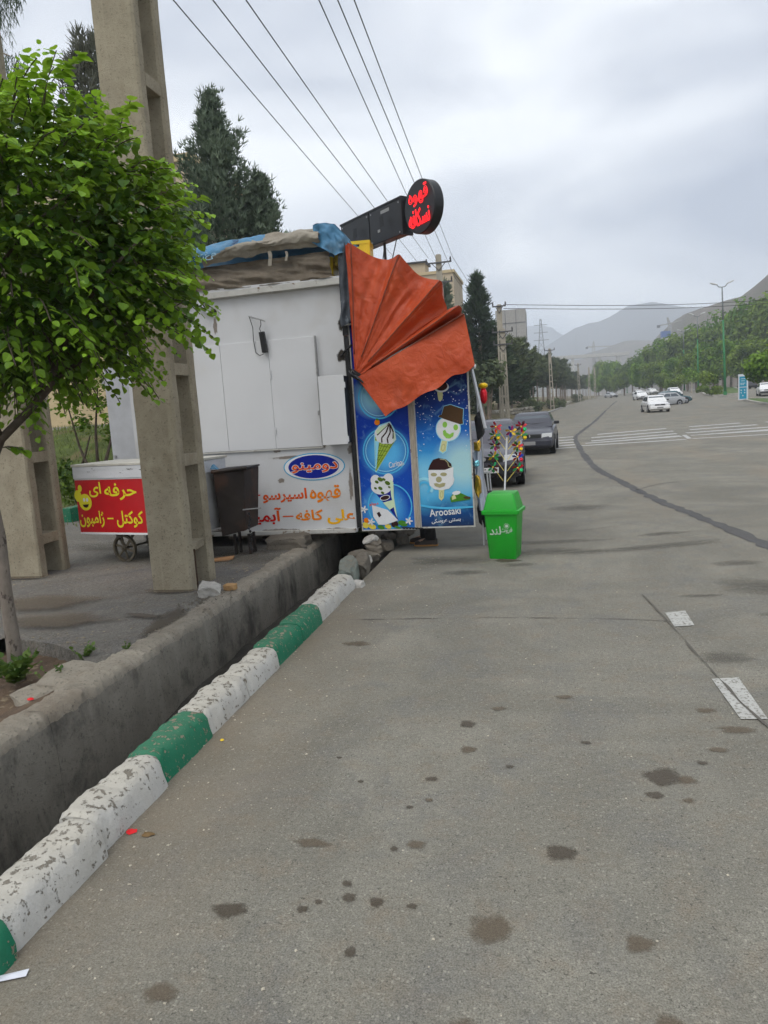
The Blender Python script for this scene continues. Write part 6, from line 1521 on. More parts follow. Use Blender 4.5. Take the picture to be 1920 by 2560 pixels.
# ---------------------------------------------------------------- overhead line: poles, wires
M_FPOLE = mat('far_pole_concrete', (.34, .31, .25), .9, 0, .12, 1.5)
M_ARM = mat('cross_arm_steel', (.09, .09, .095), .6, .3); M_INS = mat('insulator', (.03, .025, .025), .35)
def far_pole(label, x, y, z, H, arms, lean=0.0, ins=True):
    t = thing('power_pole', label, 'power pole', (x, y, z), group='power poles along the road', rot=(0, lean, 0))
    W = .46
    for s in (-1, 1):
        MB().loft([[(s * W / 2 - .075, -.1, 0), (s * W / 2 + .075, -.1, 0), (s * W / 2 + .075, .1, 0), (s * W / 2 - .075, .1, 0)], [(s * .12 - .06, -.08, H), (s * .12 + .06, -.08, H), (s * .12 + .06, .08, H), (s * .12 - .06, .08, H)]]).build('flange', M_FPOLE, t)
    n = int(H / .85)
    for i in range(n + 1):
        zz = .5 + i * .85
        if zz < H - .2: MB().box((0, 0, zz), (lerp(W, .24, zz / H) + .06, .16, .14)).build('rung', M_FPOLE, t)
    MB().box((0, 0, H - .9), (.26, .14, 1.9)).build('head', M_FPOLE, t, bevel=.03)
    for (az, aw) in arms:
        a = MB().bar((-aw, -.12, az), (aw, -.12, az), .09).build('cross_arm', M_ARM, t)
        for s in (-1, 1):
            MB().bar((s * aw * .55, -.12, az), (0, -.12, az - .5), .045).build('brace', M_ARM, a)
            if ins: MB().lathe([(.03, 0), (.07, .03), (.035, .08), (.07, .13), (.035, .18), (.06, .22), (.02, .27)], 8, (s * aw * .93, -.12, az + .04)).build('insulator', M_INS, a)
    return t
far_pole('tall power pole rising behind the orange awning', -6.46, 50, 0, 11.5, [(11.0, .85), (9.75, .85)], -.01)
far_pole('power pole with three braced cross arms standing nearest the tall cypress', -5.85, 67, .3, 9.9, [(9.6, 1.1), (8.4, .9), (7.1, .9)], -.045, False)
far_pole('power pole whose head carries the wires crossing the road', -3.2, 57.6, -.05, 8.95, [(8.85, .5)], -.0)
far_pole('shorter power pole standing just before the wire crossing pole', -2.95, 56.2, -.1, 7.1, [(6.9, .75), (6.0, .7)], -.0)
far_pole('power pole on the outside of the bend beside round shrubs', .85, 108, .1, 8.4, [(8.2, .7)], -.02)
far_pole('power pole farther round the bend than the round shrubs', 7.55, 178, .4, 8.6, [(8.3, .7)], -.02)
far_pole('slim far power pole, left one of the last pair', 10.4, 190, .5, 7.9, [], 0)
far_pole('slim far power pole, right one of the last pair', 12.4, 200, .5, 8.1, [], -.01)
M_WIRE = mat('wire', (.02, .02, .022), .5)
W_ = [((-4.8, -6.0, 8.51), (-9.545, 50.0, 11.699), 'leftmost'), ((-4.47, -6.0, 8.6), (-7.961, 50.0, 11.178), 'second from the left'), ((-3.88, -6.0, 8.33), (-7.231, 50.0, 11.356), 'third from the left'), ((-2.07, -6.0, 8.07), (-6.685, 50.0, 11.173), 'fourth from the left'), ((-2.12, -6.0, 8.55), (-5.6, 50.0, 10.06), 'fifth from the left'), ((-1.64, -6.0, 7.82), (-5.66, 50.0, 11.32), 'rightmost')]
for a, c, lab in W_:
    a, c = Vector(a), Vector(c)
    pts = [a.lerp(c, i / 24) - Vector((0, 0, .10 * math.sin(math.pi * i / 24))) for i in range(25)]
    tag(MB().tube(pts, .012, 5).build('overhead_wire', M_WIRE), 'overhead wire running above the kiosk, %s of the six' % lab, 'wire', 'overhead wires above the kiosk')
for a, c, lab in [((-5.66, 49.9, 11.32), (-4.0, 108, 9.2), 'upper wire sloping down from the tall pole behind the awning'), ((-5.6, 49.9, 10.06), (-4.2, 108, 8.6), 'lower wire sloping down from the tall pole behind the awning')]:
    a, c = Vector(a), Vector(c); tag(MB().tube([a.lerp(c, i / 16) - Vector((0, 0, .5 * math.sin(math.pi * i / 16))) for i in range(17)], .014, 5).build('overhead_wire', M_WIRE), lab, 'wire')
for dz, lab in ((0, 'upper of the two wires crossing high above the road'), (-.28, 'lower of the two wires crossing high above the road')):
    pts = [Vector((-2.9 + 43 * t, 58 + 24 * t, 8.95 + dz + 2.1 * t - 1.2 * math.sin(math.pi * t))) for t in [i / 20 for i in range(21)]]
    tag(MB().tube(pts, .022, 5).build('overhead_wire', M_WIRE), lab, 'wire')

# ---------------------------------------------------------------- street lamps, notice board
M_LGREEN = mat('green_lamp_paint', (.02, .17, .05), .5, 0, .1, 2); M_LGREY = mat('grey_lamp_paint', (.16, .18, .18), .5)
M_LHEAD = mat('lamp_head', (.55, .56, .56), .4)
def lamp(label, x, y, H, lean=0.0):
    z = zg(x, y) + .15
    t = thing('street_lamp', label, 'street lamp', (x, y, z), group='green street lamps on the median', rot=(0, lean, 0))
    MB().tube([(0, 0, 0), (0, 0, H * .3), (0, 0, H * .7)], [.16, .13, .10], 10).build('post', M_LGREEN, t, smooth=True)
    MB().tube([(0, 0, H * .7), (0, 0, H)], [.095, .07], 10).build('upper_post', M_LGREY, t, smooth=True)
    MB().lathe([(.22, 0), (.22, .35), (.16, .4)], 10).build('base', M_LGREEN, t)
    for s in (-1, 1):
        a = MB().tube([(0, 0, H), (s * .35, 0, H + .05), (s * .55, 0, H + .3)], .05, 6).build('arm', M_LGREY, t)
        MB().loft([[(s * .5, -.12, H + .27), (s * .5, .12, H + .27), (s * .5, .1, H + .40), (s * .5, -.1, H + .40)], [(s * 1.0, -.17, H + .42), (s * 1.0, .17, H + .42), (s * 1.0, .12, H + .62), (s * 1.0, -.12, H + .62)], [(s * 1.3, -.08, H + .56), (s * 1.3, .08, H + .56), (s * 1.3, .06, H + .66), (s * 1.3, -.06, H + .66)]]).build('lamp_head', M_LHEAD, a, smooth=True)
for q in [('tallest looking green double lamp, nearest on the median', 21.0, 96.5, 12.6, -.028), ('second nearest green lamp, its heads against the bare hill', 25.7, 138, 12.6, -.01), ('third green lamp, standing among the wood tops', 29.9, 176, 12.7, -.01), ('fourth green lamp, lower in front of the dark trees', 35.6, 240, 12.8, -.01), ('farthest green lamp above the end of the road', 33.4, 330, 11, 0)]: lamp(*q)
nb = thing('notice_board', 'teal and white upright notice board on the nose of the median island', 'sign', (18.85, 79.2, zg(18.85, 79.2) + .14), .08)
MB().box((0, 0, 1.25), (.90, .16, 2.5)).build('case', flat_mat('board_white', (.6, .62, .65)), nb, bevel=.02)
M_BTEAL = flat_mat('board_teal', lin((40, 140, 170)))
MB().box((-.03, -.085, 1.78), (.66, .012, 1.0)).build('panel', M_BTEAL, nb)
MB().box((-.03, -.085, .66), (.66, .012, 1.1)).build('panel', M_BTEAL, nb)
for (x, z, w) in ((-.03, 2.05, .4), (-.05, 1.85, .3), (-.05, 1.62, .46), (-.1, 1.5, .34)): MB().box((x, -.094, z), (w, .006, .05)).build('text_bar', flat_mat('board_print', (.55, .6, .62)) if 'board_print' not in bpy.data.materials else bpy.data.materials['board_print'], nb)
for (x, z) in ((-.2, .95), (.12, .95), (-.2, .7), (.12, .7), (-.05, .42)): MB().lathe([(.06, -.006), (.06, .0)], 10, (x, -.094, z), 0, 'y').build('icon', bpy.data.materials['board_print'], nb)

# ---------------------------------------------------------------- trees
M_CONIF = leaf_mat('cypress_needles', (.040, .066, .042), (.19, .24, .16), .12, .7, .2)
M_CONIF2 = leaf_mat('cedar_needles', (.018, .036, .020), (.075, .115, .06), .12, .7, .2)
M_PINE = leaf_mat('pine_needles', (.036, .058, .030), (.15, .18, .085), .12, .7, .2)
M_BROAD = leaf_mat('broad_leaf', (.034, .080, .010), (.20, .29, .035), .28, .6, .25)
M_BROAD2 = leaf_mat('fresh_leaf', (.05, .13, .012), (.20, .33, .035), .3, .6, .25)
M_TRUNK = mat('pine_trunk', (.20, .16, .125), .9, 0, .3, 3)
def sprig(b, p, d, L, w, a, n=3):
    """a small fan of narrow blades"""
    d = d.normalized(); s = d.cross(Vector((rnd(-1, 1), rnd(-1, 1), rnd(-1, 1))))
    s = s.normalized() if s.length > 1e-4 else Vector((1, 0, 0)); u = d.cross(s)
    for k in range(n):
        t = (k - (n - 1) / 2) * .55; e = (d + s * t + u * rnd(-.3, .3)).normalized()
        q = e.cross(u).normalized() * w
        b.add([p - q, p + q, p + e * L + q * .4, p + e * L * 1.0 - q * .4], [(0, 1, 2, 3)], 0, a)
def conifer_mesh(H, Rb, n, L, w, seed, up=.55, z0=.08, power=.9, nb=None):
    """a crown of separate upswept plumes, each a run of needle fans"""
    random.seed(seed); b = MB()
    nb = nb or max(40, n // 42); per = max(4, n // nb)
    for k in range(nb):
        t = ((k + rnd(0, 1)) / nb) ** 1.15; h = H * (z0 + (1 - z0) * t * .97)
        a = k * 2.39996 + rnd(-.5, .5)
        r = (Rb * (1 - t) ** power + .10) * rnd(.62, 1.18)
        d = Vector((math.cos(a), math.sin(a), up * rnd(.6, 1.3) + 1.1 * t * t)).normalized()
        tone = rnd(-.22, .22); bend = rnd(-.1, .25)
        cnt = max(4, int(per * (.35 + .65 * r / Rb) * 1.25))
        for i in range(cnt):
            f = rnd(.12, 1) ** .75; wd = (.30 * r * (1.08 - f) + .07 * Rb * .5 + .05)
            p = Vector((0, 0, h)) + d * r * f + Vector((0, 0, bend * r * f * f)) + Vector((random.gauss(0, .5), random.gauss(0, .5), random.gauss(0, .42))) * wd
            e = d + Vector((rnd(-.7, .7), rnd(-.7, .7), rnd(-.2, .7)))
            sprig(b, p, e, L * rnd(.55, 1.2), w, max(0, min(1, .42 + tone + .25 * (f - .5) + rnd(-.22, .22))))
    for i in range(14):
        f = i / 14; sprig(b, Vector((rnd(-.05, .05), rnd(-.05, .05), H * (.9 + .1 * f))), Vector((rnd(-.4, .4), rnd(-.4, .4), 1.3)), L * 1.1, w, .6)
    return b
def broad_mesh(Rx, Rz, zc, n, s, seed, lobes=9):
    random.seed(seed); b = MB()
    cs = [(Vector((rnd(-.62, .62) * Rx, rnd(-.62, .62) * Rx, zc + rnd(-.55, .6) * Rz)), rnd(.38, .62)) for _ in range(lobes)] + [(Vector((0, 0, zc)), .8)]
    i = 0
    while i < n:
        c, k = random.choice(cs); q = Vector((rnd(-1, 1), rnd(-1, 1), rnd(-1, 1)))
        if q.length > 1 or q.length < .45: continue
        p = c + Vector((q.x * Rx * k, q.y * Rx * k, q.z * Rz * k))
        nrm = (q + Vector((rnd(-.8, .8), rnd(-.8, .8), rnd(-.4, .9)))).normalized()
        t = nrm.cross(Vector((rnd(-1, 1), rnd(-1, 1), rnd(-1, 1)))).normalized(); u = nrm.cross(t); e = s * rnd(.6, 1.4)
        b.add([p + t * e, p + u * e * .6, p - t * e, p - u * e * .6 + nrm * e * .2], [(0, 1, 2, 3)], 0, max(0, min(1, .5 + .8 * nz3(p.x * .4 + seed, p.y * .4, p.z * .4) + rnd(-.25, .25)))); i += 1
    return b
def tree_obj(name, label, cat, loc, crown_b, crown_m, trunk_pts, trunk_r, trunk_m, group, rz=0.0, extra=None):
    t = thing(name, label, cat, loc, rz, group)
    MB().tube(trunk_pts, trunk_r, 8).build('trunk', trunk_m, t, smooth=True)
    o = crown_b.build('crown', crown_m, t, attr=True, fix=False); o['kind'] = 'stuff'
    return t
# the two grey-green cypresses behind the kiosk
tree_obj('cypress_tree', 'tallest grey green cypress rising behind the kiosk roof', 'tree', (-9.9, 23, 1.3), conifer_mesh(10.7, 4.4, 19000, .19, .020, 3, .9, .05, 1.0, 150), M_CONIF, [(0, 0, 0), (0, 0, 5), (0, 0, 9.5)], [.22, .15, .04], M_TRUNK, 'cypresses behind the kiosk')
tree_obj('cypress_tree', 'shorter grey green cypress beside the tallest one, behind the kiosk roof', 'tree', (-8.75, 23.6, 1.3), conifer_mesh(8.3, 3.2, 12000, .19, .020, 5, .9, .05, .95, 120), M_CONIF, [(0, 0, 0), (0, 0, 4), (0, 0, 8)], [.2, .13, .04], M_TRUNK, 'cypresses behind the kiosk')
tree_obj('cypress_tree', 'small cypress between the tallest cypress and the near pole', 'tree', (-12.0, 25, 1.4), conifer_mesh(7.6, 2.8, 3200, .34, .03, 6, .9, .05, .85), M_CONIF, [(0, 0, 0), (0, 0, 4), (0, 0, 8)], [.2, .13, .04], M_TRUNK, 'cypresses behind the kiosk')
# cedars by the power poles
tree_obj('cedar_tree', 'dark cedar with a crooked tip beside the far power poles', 'tree', (-5.2, 63, .6), conifer_mesh(11.6, 3.5, 4200, .55, .05, 12, .25, .12, 1.0, 70), M_CONIF2, [(0, 0, 0), (0, 0, 6), (.1, 0, 11)], [.22, .14, .03], M_TRUNK, 'cedars by the power poles')
tree_obj('cedar_tree', 'greyer cedar just behind the orange awning', 'tree', (-7.6, 60, .8), conifer_mesh(10.4, 2.3, 3600, .6, .065, 14, .3, .1, .8), M_CONIF, [(0, 0, 0), (0, 0, 6), (0, 0, 10)], [.22, .14, .03], M_TRUNK, 'cedars by the power poles')
tree_obj('cedar_tree', 'bushy cedar standing behind the wire crossing pole', 'tree', (-4.6, 76, .7), conifer_mesh(7.0, 3.0, 3400, .55, .06, 15, .25, .14, .6, 60), M_CONIF2, [(0, 0, 0), (0, 0, 5), (0, 0, 9)], [.2, .12, .03], M_TRUNK, 'cedars by the power poles')
tree_obj('cedar_tree', 'pointed cedar in front of the grey concrete building', 'tree', (-4.2, 120, .9), conifer_mesh(9.6, 2.8, 2600, .7, .08, 16, .25, .12, 1.0, 60), M_CONIF2, [(0, 0, 0), (0, 0, 5), (0, 0, 10)], [.2, .12, .03], M_TRUNK, 'cedars by the power poles')
# pine plantation along the left side of the bend
pine_p = []
for k in range(4):
    random.seed(40 + k)
    b = conifer_mesh(6.2 + .5 * k, 1.9 + .2 * k, 1250, .5, .075, 50 + k, .35, .50, .45, 40)
    m1 = b.build('crown', M_PINE, None, attr=True, fix=False); m1['kind'] = 'stuff'
    m2 = MB().tube([(0, 0, -.2), (.05, 0, 2), (0, .05, 5.5)], [.13, .10, .04], 6).build('trunk', M_TRUNK, None)
    pine_p.append((m1, m2))
random.seed(77)
spots = []
for y in (66, 71, 76, 80, 85, 90, 95, 100, 106, 112, 118, 125, 132, 140, 148, 157, 166, 176, 187, 198, 210, 224, 238, 254, 272, 292):
    for d in ((4.0, 6.8, 9.6) if y < 120 else (3.4, 6.2, 9.5)):
        x, yy = xl(y) - d - rnd(-.7, .9), y + rnd(-1.5, 1.5)
        spots.append((x, yy, d))
ORD = ('first', 'second', 'third', 'fourth', 'fifth', 'sixth', 'seventh', 'eighth', 'ninth', 'tenth', 'eleventh', 'twelfth', 'thirteenth', 'fourteenth', 'fifteenth', 'sixteenth', 'seventeenth', 'eighteenth', 'nineteenth', 'twentieth', 'twenty-first', 'twenty-second', 'twenty-third', 'twenty-fourth', 'twenty-fifth', 'twenty-sixth')
rows = ('roadside', 'middle', 'back')
for i, (x, y, d) in enumerate(spots):
    m1, m2 = pine_p[i % 4]
    t = thing('pine_tree', '%s plantation pine of the %s row, counted from the kiosk along the bend' % (ORD[i // 3], rows[i % 3]), 'pine', (x, y, hL(x, y) - .05), rnd(0, 6.28), 'plantation pines along the bend')
    s = rnd(.86, 1.12) * (.88 if y < 105 else 1.0); t.scale = (s * 1.05, s * 1.05, s)
    if i < 4: m1.parent = t; m2.parent = t
    else: copy_obj(m1, t); copy_obj(m2, t)
# broadleaf wood beyond the road
br = []
for k in range(3):
    m1 = broad_mesh(3.4, 3.6, 5.6, 4200, .25, 60 + k, 13).build('crown', M_BROAD if k < 2 else M_BROAD2, None, attr=True, fix=False); m1['kind'] = 'stuff'
    m2 = MB().tube([(0, 0, -.3), (.1, 0, 2.2), (0, .1, 5.5)], [.22, .17, .06], 6).build('trunk', M_TRUNK, None)
    br.append((m1, m2))
RW = [(22.0, 330, 14.1), (22.8, 300, 13.1), (24.1, 280, 11.6), (25.4, 260, 10.2), (27.0, 250, 11.2), (27.8, 240, 11.6), (29.0, 230, 11.8), (30.9, 235, 13.1), (31.8, 225, 13.2), (32.0, 215, 11.9), (34.4, 220, 14.1), (35.5, 215, 14.4), (36.5, 210, 14.8), (38.6, 210, 15.7), (41.6, 215, 15.9), (41.0, 205, 14.5), (41.7, 200, 14.3), (42.0, 195, 15.0), (43.7, 195, 15.9), (44.2, 190, 16.0), (44.6, 185, 15.8), (44.9, 180, 15.4), (46.3, 180, 15.8), (46.3, 175, 15.7), (47.3, 175, 15.8), (50.2, 170, 15.7)]
random.seed(88)
for i, (x, y, H) in enumerate(RW):
    m1, m2 = br[(0, 1, 2, 1)[i % 4]]
    t = thing('broadleaf_tree', '%s tree of the tall wood behind the median, counted from the road bend' % ORD[i].capitalize().lower(), 'tree', (x, y, zg(x, y) - .2), rnd(0, 6.28), 'tall wood behind the median')
    s = (H + max(0, x - 40) * .35) / 8.6; t.scale = (s * .85, s * .85, s)
    if i < 3: m1.parent = t; m2.parent = t
    else: copy_obj(m1, t); copy_obj(m2, t)
FR = [(16.5, 262, 7.5), (19.5, 245, 7.0), (22.0, 225, 7.4), (23.2, 200, 8.1), (24.9, 190, 7.7), (26.6, 185, 8.0), (27.4, 175, 7.6), (29.5, 170, 8.2), (23.8, 166, 5.0), (30.7, 150, 9.0), (29.4, 152, 8.0), (32.9, 140, 7.8), (33.6, 155, 8.5), (34.6, 140, 8.4), (37.5, 135, 8.8)]
for i, (x, y, H) in enumerate(FR):
    m1, m2 = br[(2, 0, 1)[i % 3]]
    t = thing('broadleaf_tree', '%s lower tree before the tall wood, counted from the road bend' % ORD[i], 'tree', (x, y, zg(x, y) - .2), rnd(0, 6.28), 'lower trees before the tall wood')
    s = H / 9.0; t.scale = (s * 1.05, s * 1.05, s)
    copy_obj(m1, t); copy_obj(m2, t)
# clipped trees and shrubs on the median
def clipped(label, x, y, H, r, m, name='clipped_tree', tr=1.2, n=900):
    t = thing(name, label, 'tree' if tr else 'shrub', (x, y, zg(x, y) + .1), group='median planting')
    o = broad_mesh(r, r * .72, H - r * .7, n, .16 if r < 2.6 else .22, int(x * 10 + y)).build('crown', m, t, attr=True, fix=False); o['kind'] = 'stuff'
    if tr: MB().tube([(0, 0, -.1), (.05, 0, H * .5), (0, 0, H - r)], [.12, .1, .07], 6).build('trunk', mat('whitewashed_trunk', (.42, .38, .32), .9) if 'whitewashed_trunk' not in bpy.data.materials else bpy.data.materials['whitewashed_trunk'], t)
clipped('round clipped tree beside the nearest green lamp', 20.6, 103, 3.0, 1.35, M_BROAD)
clipped('fresh green clipped tree beyond the nearest green lamp', 23.2, 130, 4.2, 1.7, M_BROAD2)
clipped('darker clipped tree left of the fresh green one on the median', 22.6, 140, 3.6, 1.7, M_BROAD)
clipped('farthest clipped tree at the end of the median planting', 23.4, 152, 3.0, 1.6, M_BROAD)
clipped('big leafy tree at the right picture edge behind the notice board', 17.9, 66, 4.9, 2.2, M_BROAD2, n=2600)
clipped('leafy tree cut off by the right picture edge', 17.6, 60, 5.6, 2.3, M_BROAD, n=2600)
for (x, y, r, lab) in ((21.9, 112, .8, 'low shrub on the median left of the round clipped tree'), (21.2, 106, .7, 'low shrub at the foot of the round clipped tree'), (20.6, 100.5, .9, 'low clipped shrub at the foot of the nearest green lamp'), (23.0, 121, .9, 'low shrub under the fresh green clipped tree')):
    clipped(lab, x, y, r * 1.3, r, M_BROAD, 'shrub', 0, 420)
# round shrubs by the left kerb, and a low stone wall
for (x, y, r, lab) in ((-2.0, 82.5, 1.25, 'round dark shrub at the end of the low stone wall'), (-1.1, 88.5, .95, 'round shrub between the stone wall and the bend pole'), (.9, 112, 1.0, 'shrub just beyond the bend pole'), (2.0, 122, 1.1, 'second shrub beyond the bend pole'), (7.4, 184, 1.5, 'shrub at the far power pole'), (-5.0, 59.5, 1.1, 'dark shrub below the wire crossing pole')):
    t = thing('shrub', lab, 'shrub', (x, y, hL(x, y) - .1), group='shrubs by the left kerb')
    o = broad_mesh(r, r * .8, r * .75, 700, .14, int(x * 7 + y)).build('foliage', M_PINE, t, attr=True, fix=False); o['kind'] = 'stuff'
t = thing('small_tree', 'small leafy tree with several stems before the second power pole', 'tree', (-4.2, 55, .2))
o = broad_mesh(1.7, 1.3, 3.3, 1500, .17, 99).build('crown', M_PINE, t, attr=True, fix=False); o['kind'] = 'stuff'
for (dx, dy) in ((-.5, .1), (.0, .2), (.45, 0), (.2, -.2)): MB().tube([(dx * .3, dy, 0), (dx, dy, 2.9)], [.07, .04], 6).build('stem', M_TRUNK, t)
sw = thing('stone_wall', 'low rough stone wall along the woodland edge', 'wall', (-3.2, 73, .1)); random.seed(4)
M_SW = mat('wall_stone', (.36, .33, .27), .9, 0, .25, 2.0)
for i in range(34):
    f = i / 33; x, y = lerp(-5.4, -1.6, f) + 3.2, lerp(63, 81, f) - 73
    for k in range(3): rock('stone', (x + rnd(-.1, .1), y + rnd(-.1, .1), .15 + k * .30), (.5, rnd(.5, .75), rnd(.28, .36)), M_SW, sw, i * 3 + k, 1, (0, 0, rnd(0, 3)))
for (y0, y1, lab) in ((118, 130, 'pale stone block wall beyond the bend pole'), (150, 176, 'farther pale stone edging before the far power pole')):
    n = int((y1 - y0) / 3); s2 = thing('stone_edging', lab, 'wall', (xl(y0) - 1.6, y0, hL(xl(y0) - 1.6, y0)))
    for i in range(n):
        y = lerp(y0, y1, i / n); rock('stone', (xl(y) - xl(y0), y - y0, .25), (.7, 2.2, .8), M_SW, s2, i + 7, 1)
# trees at the upper left, partly out of frame
t = thing('tall_pine', 'wispy grey pine top showing behind the near pole', 'pine', (-9.75, 16, 1.3))
MB().tube([(0, 0, 0), (.1, 0, 5), (.15, 0, 8.6)], [.2, .12, .03], 8).build('trunk', M_TRUNK, t)
o = conifer_mesh(8.9, 1.15, 2200, .24, .014, 31, 1.2, .55, .35).build('crown', leaf_mat('wispy_needles', (.06, .065, .045), (.16, .165, .12), .12), t, attr=True, fix=False); o['kind'] = 'stuff'
t = thing('tall_pine', 'pine at the left picture edge trailing drooping sprays', 'pine', (-8.6, 10.3, .15)); random.seed(6)
MB().tube([(0, 0, 0), (.05, 0, 4), (0, 0, 9)], [.2, .15, .07], 8).build('trunk', M_TRUNK, t)
b = MB()
for (tx, ty, tz) in ((1.55, -.3, 7.75), (1.25, -.3, 7.55), (1.45, -.3, 6.75), (1.2, -.2, 6.4), (.9, .2, 8.4), (.6, .4, 7.2), (-.9, .3, 7.5), (-1.1, -.4, 8.2), (.3, -.9, 8.0)):
    MB().tube([(0, 0, tz + .3), (tx * .5, ty * .5, tz + .55), (tx * .9, ty * .9, tz + .25)], [.03, .02, .008], 5).build('branch', M_TRUNK, t)
    for i in range(150):
        p = Vector((tx * .9, ty * .9, tz + .15)) + Vector((random.gauss(0, .10), random.gauss(0, .10), random.gauss(-.05, .16))); sprig(b, p, Vector((rnd(-.4, .4), rnd(-.4, .4), -1)), rnd(.08, .18), .006, rnd(0, .7), 2)
o = b.build('crown', M_CONIF, t, attr=True, fix=False); o['kind'] = 'stuff'
# garden behind the cart
sp = thing('garden_sapling', 'spindly sapling with small leaves in front of the beige wall', 'sapling', (-8.7, 13.0, hL(-8.7, 13.0)))
for pts in ([(0, 0, 0), (-.1, 0, .5), (-.3, 0, 1.1), (-.45, 0, 1.9)], [(0, 0, 0), (.05, 0, .6), (.1, 0, 1.4), (.25, 0, 2.2)], [(0, 0, 0), (.25, 0, .8), (.4, .1, 1.3)], [(-.5, 0, 0), (-.42, 0, .5), (-.2, 0, .9), (-.1, .1, 1.3)]): MB().tube(pts, [.05, .04, .025, .012][:len(pts)], 6).build('stem', M_BARK2, sp)
b = MB(); random.seed(14)
for (cx, cz, r) in ((-.45, 2.0, .35), (-.1, 2.15, .32), (.25, 2.3, .35), (-.15, 1.55, .2), (.3, 1.9, .25)):
    for i in range(130): q = Vector((random.gauss(0, .5), random.gauss(0, .5), random.gauss(0, .45))) * r; add_leaf(b, Vector((cx, 0, cz)) + q, Vector((rnd(-1, 1), rnd(-1, 1), rnd(-.6, .3))), Vector((0, 0, 1)), rnd(.06, .1), rnd(0, .5))
o = b.build('leaves', M_LEAF, sp, attr=True, fix=False); o['kind'] = 'stuff'
for (x, y, h, r, sd, lab) in ((-9.0, 12.6, 1.0, .35, 1, 'dark upright bush beside the sapling'), (-8.2, 13.6, .8, .45, 2, 'low tangled bush behind the grey steel door'), (-9.6, 15.5, .6, .4, 5, 'small bush at the foot of the beige wall')):
    t = thing('garden_bush', lab, 'bush', (x, y, hL(x, y)), group='garden bushes'); o = broad_mesh(r, h * .5, h * .55, 500, .05, sd).build('foliage', M_BROAD, t, attr=True, fix=False); o['kind'] = 'stuff'
t = thing('garden_tree', 'reddish brown trunk with dark crown in the garden behind the steel door', 'tree', (-9.1, 14.6, 1.2))
MB().tube([(0, 0, 0), (.05, 0, 1.2), (.15, 0, 2.6), (.2, 0, 4.5)], [.17, .15, .13, .08], 9).build('trunk', mat('red_bark', (.13, .075, .045), .9, 0, .4, 9), t, smooth=True)
o = broad_mesh(1.7, 1.3, 3.9, 2200, .09, 17).build('crown', M_BROAD, t, attr=True, fix=False); o['kind'] = 'stuff'
M_TUFT = leaf_mat('grass_blade', (.07, .10, .02), (.17, .21, .05), .25)
b = MB(); random.seed(2)
for i in range(5200):
    x, y = rnd(-14, -6.4), rnd(11.2, 18.5); z = hL(x, y); a = rnd(0, 6.28); h = rnd(.05, .16)
    b.add([(x - .012, y, z), (x + .012, y, z), (x + .05 * math.cos(a), y + .05 * math.sin(a), z + h)], [(0, 1, 2)], 0, rnd(0, 1))
tag(b.build('grass', M_TUFT, attr=True, fix=False), 'tufted grass on the slope behind the cart', 'grass', kind='stuff')
gk = MB().box((0, 0, .2), (.22, .6, .42)).build('painted_block', M_KG, None, loc=(-8.62, 12.1, .0), bevel=.02); tag(gk, 'green painted concrete block on the pavement behind the cart', 'block')

# ---------------------------------------------------------------- buildings
M_BEIGE = mat('beige_render', (.50, .40, .24), .9, 0, .06, 1.2, .2, 40, .004); M_BEIGE2 = mat('far_beige_render', (.46, .38, .27), .9, 0, .1, .4)
gw = thing('garden_wall', 'plain beige wall behind the garden sapling', 'wall', (-16.5, 18.3, 1.6))
MB().box((0, 0, 1.6), (11.4, .25, 3.2)).build('wall', M_BEIGE, gw); MB().box((0, -.2, .12), (11.4, .35, .36)).build('plinth', mat('grey_plinth', (.32, .30, .27), .9), gw)
def windows(parent, pts, w, h, y, mw):
    for (x, z) in pts:
        f = MB().box((x, y - .03, z), (w + .2, .1, h + .2)).build('window', mat('window_frame', (.5, .48, .44), .7) if 'window_frame' not in bpy.data.materials else bpy.data.materials['window_frame'], parent)
        MB().box((x, y - .085, z), (w, .02, h)).build('pane', mw, f)
M_PANE = mat('window_pane', (.05, .06, .07), .1, 0, .2, .5)
bc = thing('apartment_block', 'beige apartment block showing between the near pole and the cypress', 'building', (-24.5, 31, 0))
MB().box((0, 5, 6.4), (20.0, 10, 12.8)).build('wall', M_BEIGE2, bc); MB().box((0, 5, 12.95), (20.4, 10.4, .3)).build('parapet', M_BEIGE, bc)
windows(bc, [(8 - i * 3.2, z) for i in range(6) for z in (4.5, 7.6, 10.6)], 1.5, 1.4, 0, M_PANE)
ba = thing('apartment_block', 'beige rooftop with a small hut seen beyond the awning', 'building', (-13.7, 92, 0))
MB().box((0, 5, 8.7), (6.6, 10, 17.6)).build('wall', M_BEIGE2, ba); MB().box((0, 5, 17.6), (6.9, 10.3, .35)).build('parapet', M_BEIGE, ba)
MB().box((-1.4, 3, 18.4), (2.2, 3, 1.5)).build('roof_hut', M_BEIGE2, ba); MB().box((-1.4, 3, 19.25), (2.7, 3.6, .2)).build('hut_roof', M_DARK, ba)
windows(ba, [(-2 + i * 2, z) for i in range(3) for z in (9.5, 12.6, 15.6)], 1.2, 1.4, 0, M_PANE)
bb_ = thing('concrete_building', 'windowless grey concrete building above the plantation pines', 'building', (-10.4, 250, 0))
M_CONC = conc_mat('far_concrete', (.34, .325, .30), (.26, .245, .225), True, .6)
MB().box((0, 8, 15.2), (9.6, 16, 31)).build('wall', M_CONC, bb_)
for z in (8, 14.2, 20.4, 26.4): MB().box((0, -.06, z), (9.62, .1, .18)).build('panel_joint', M_ARM, bb_)
for x in (-1.7, 1.7): MB().box((x, -.05, 15.2), (.16, .08, 30.6)).build('panel_joint', M_ARM, bb_)
MB().box((-2.2, -.4, 22), (5.2, .8, .5)).build('ledge', M_CONC, bb_)
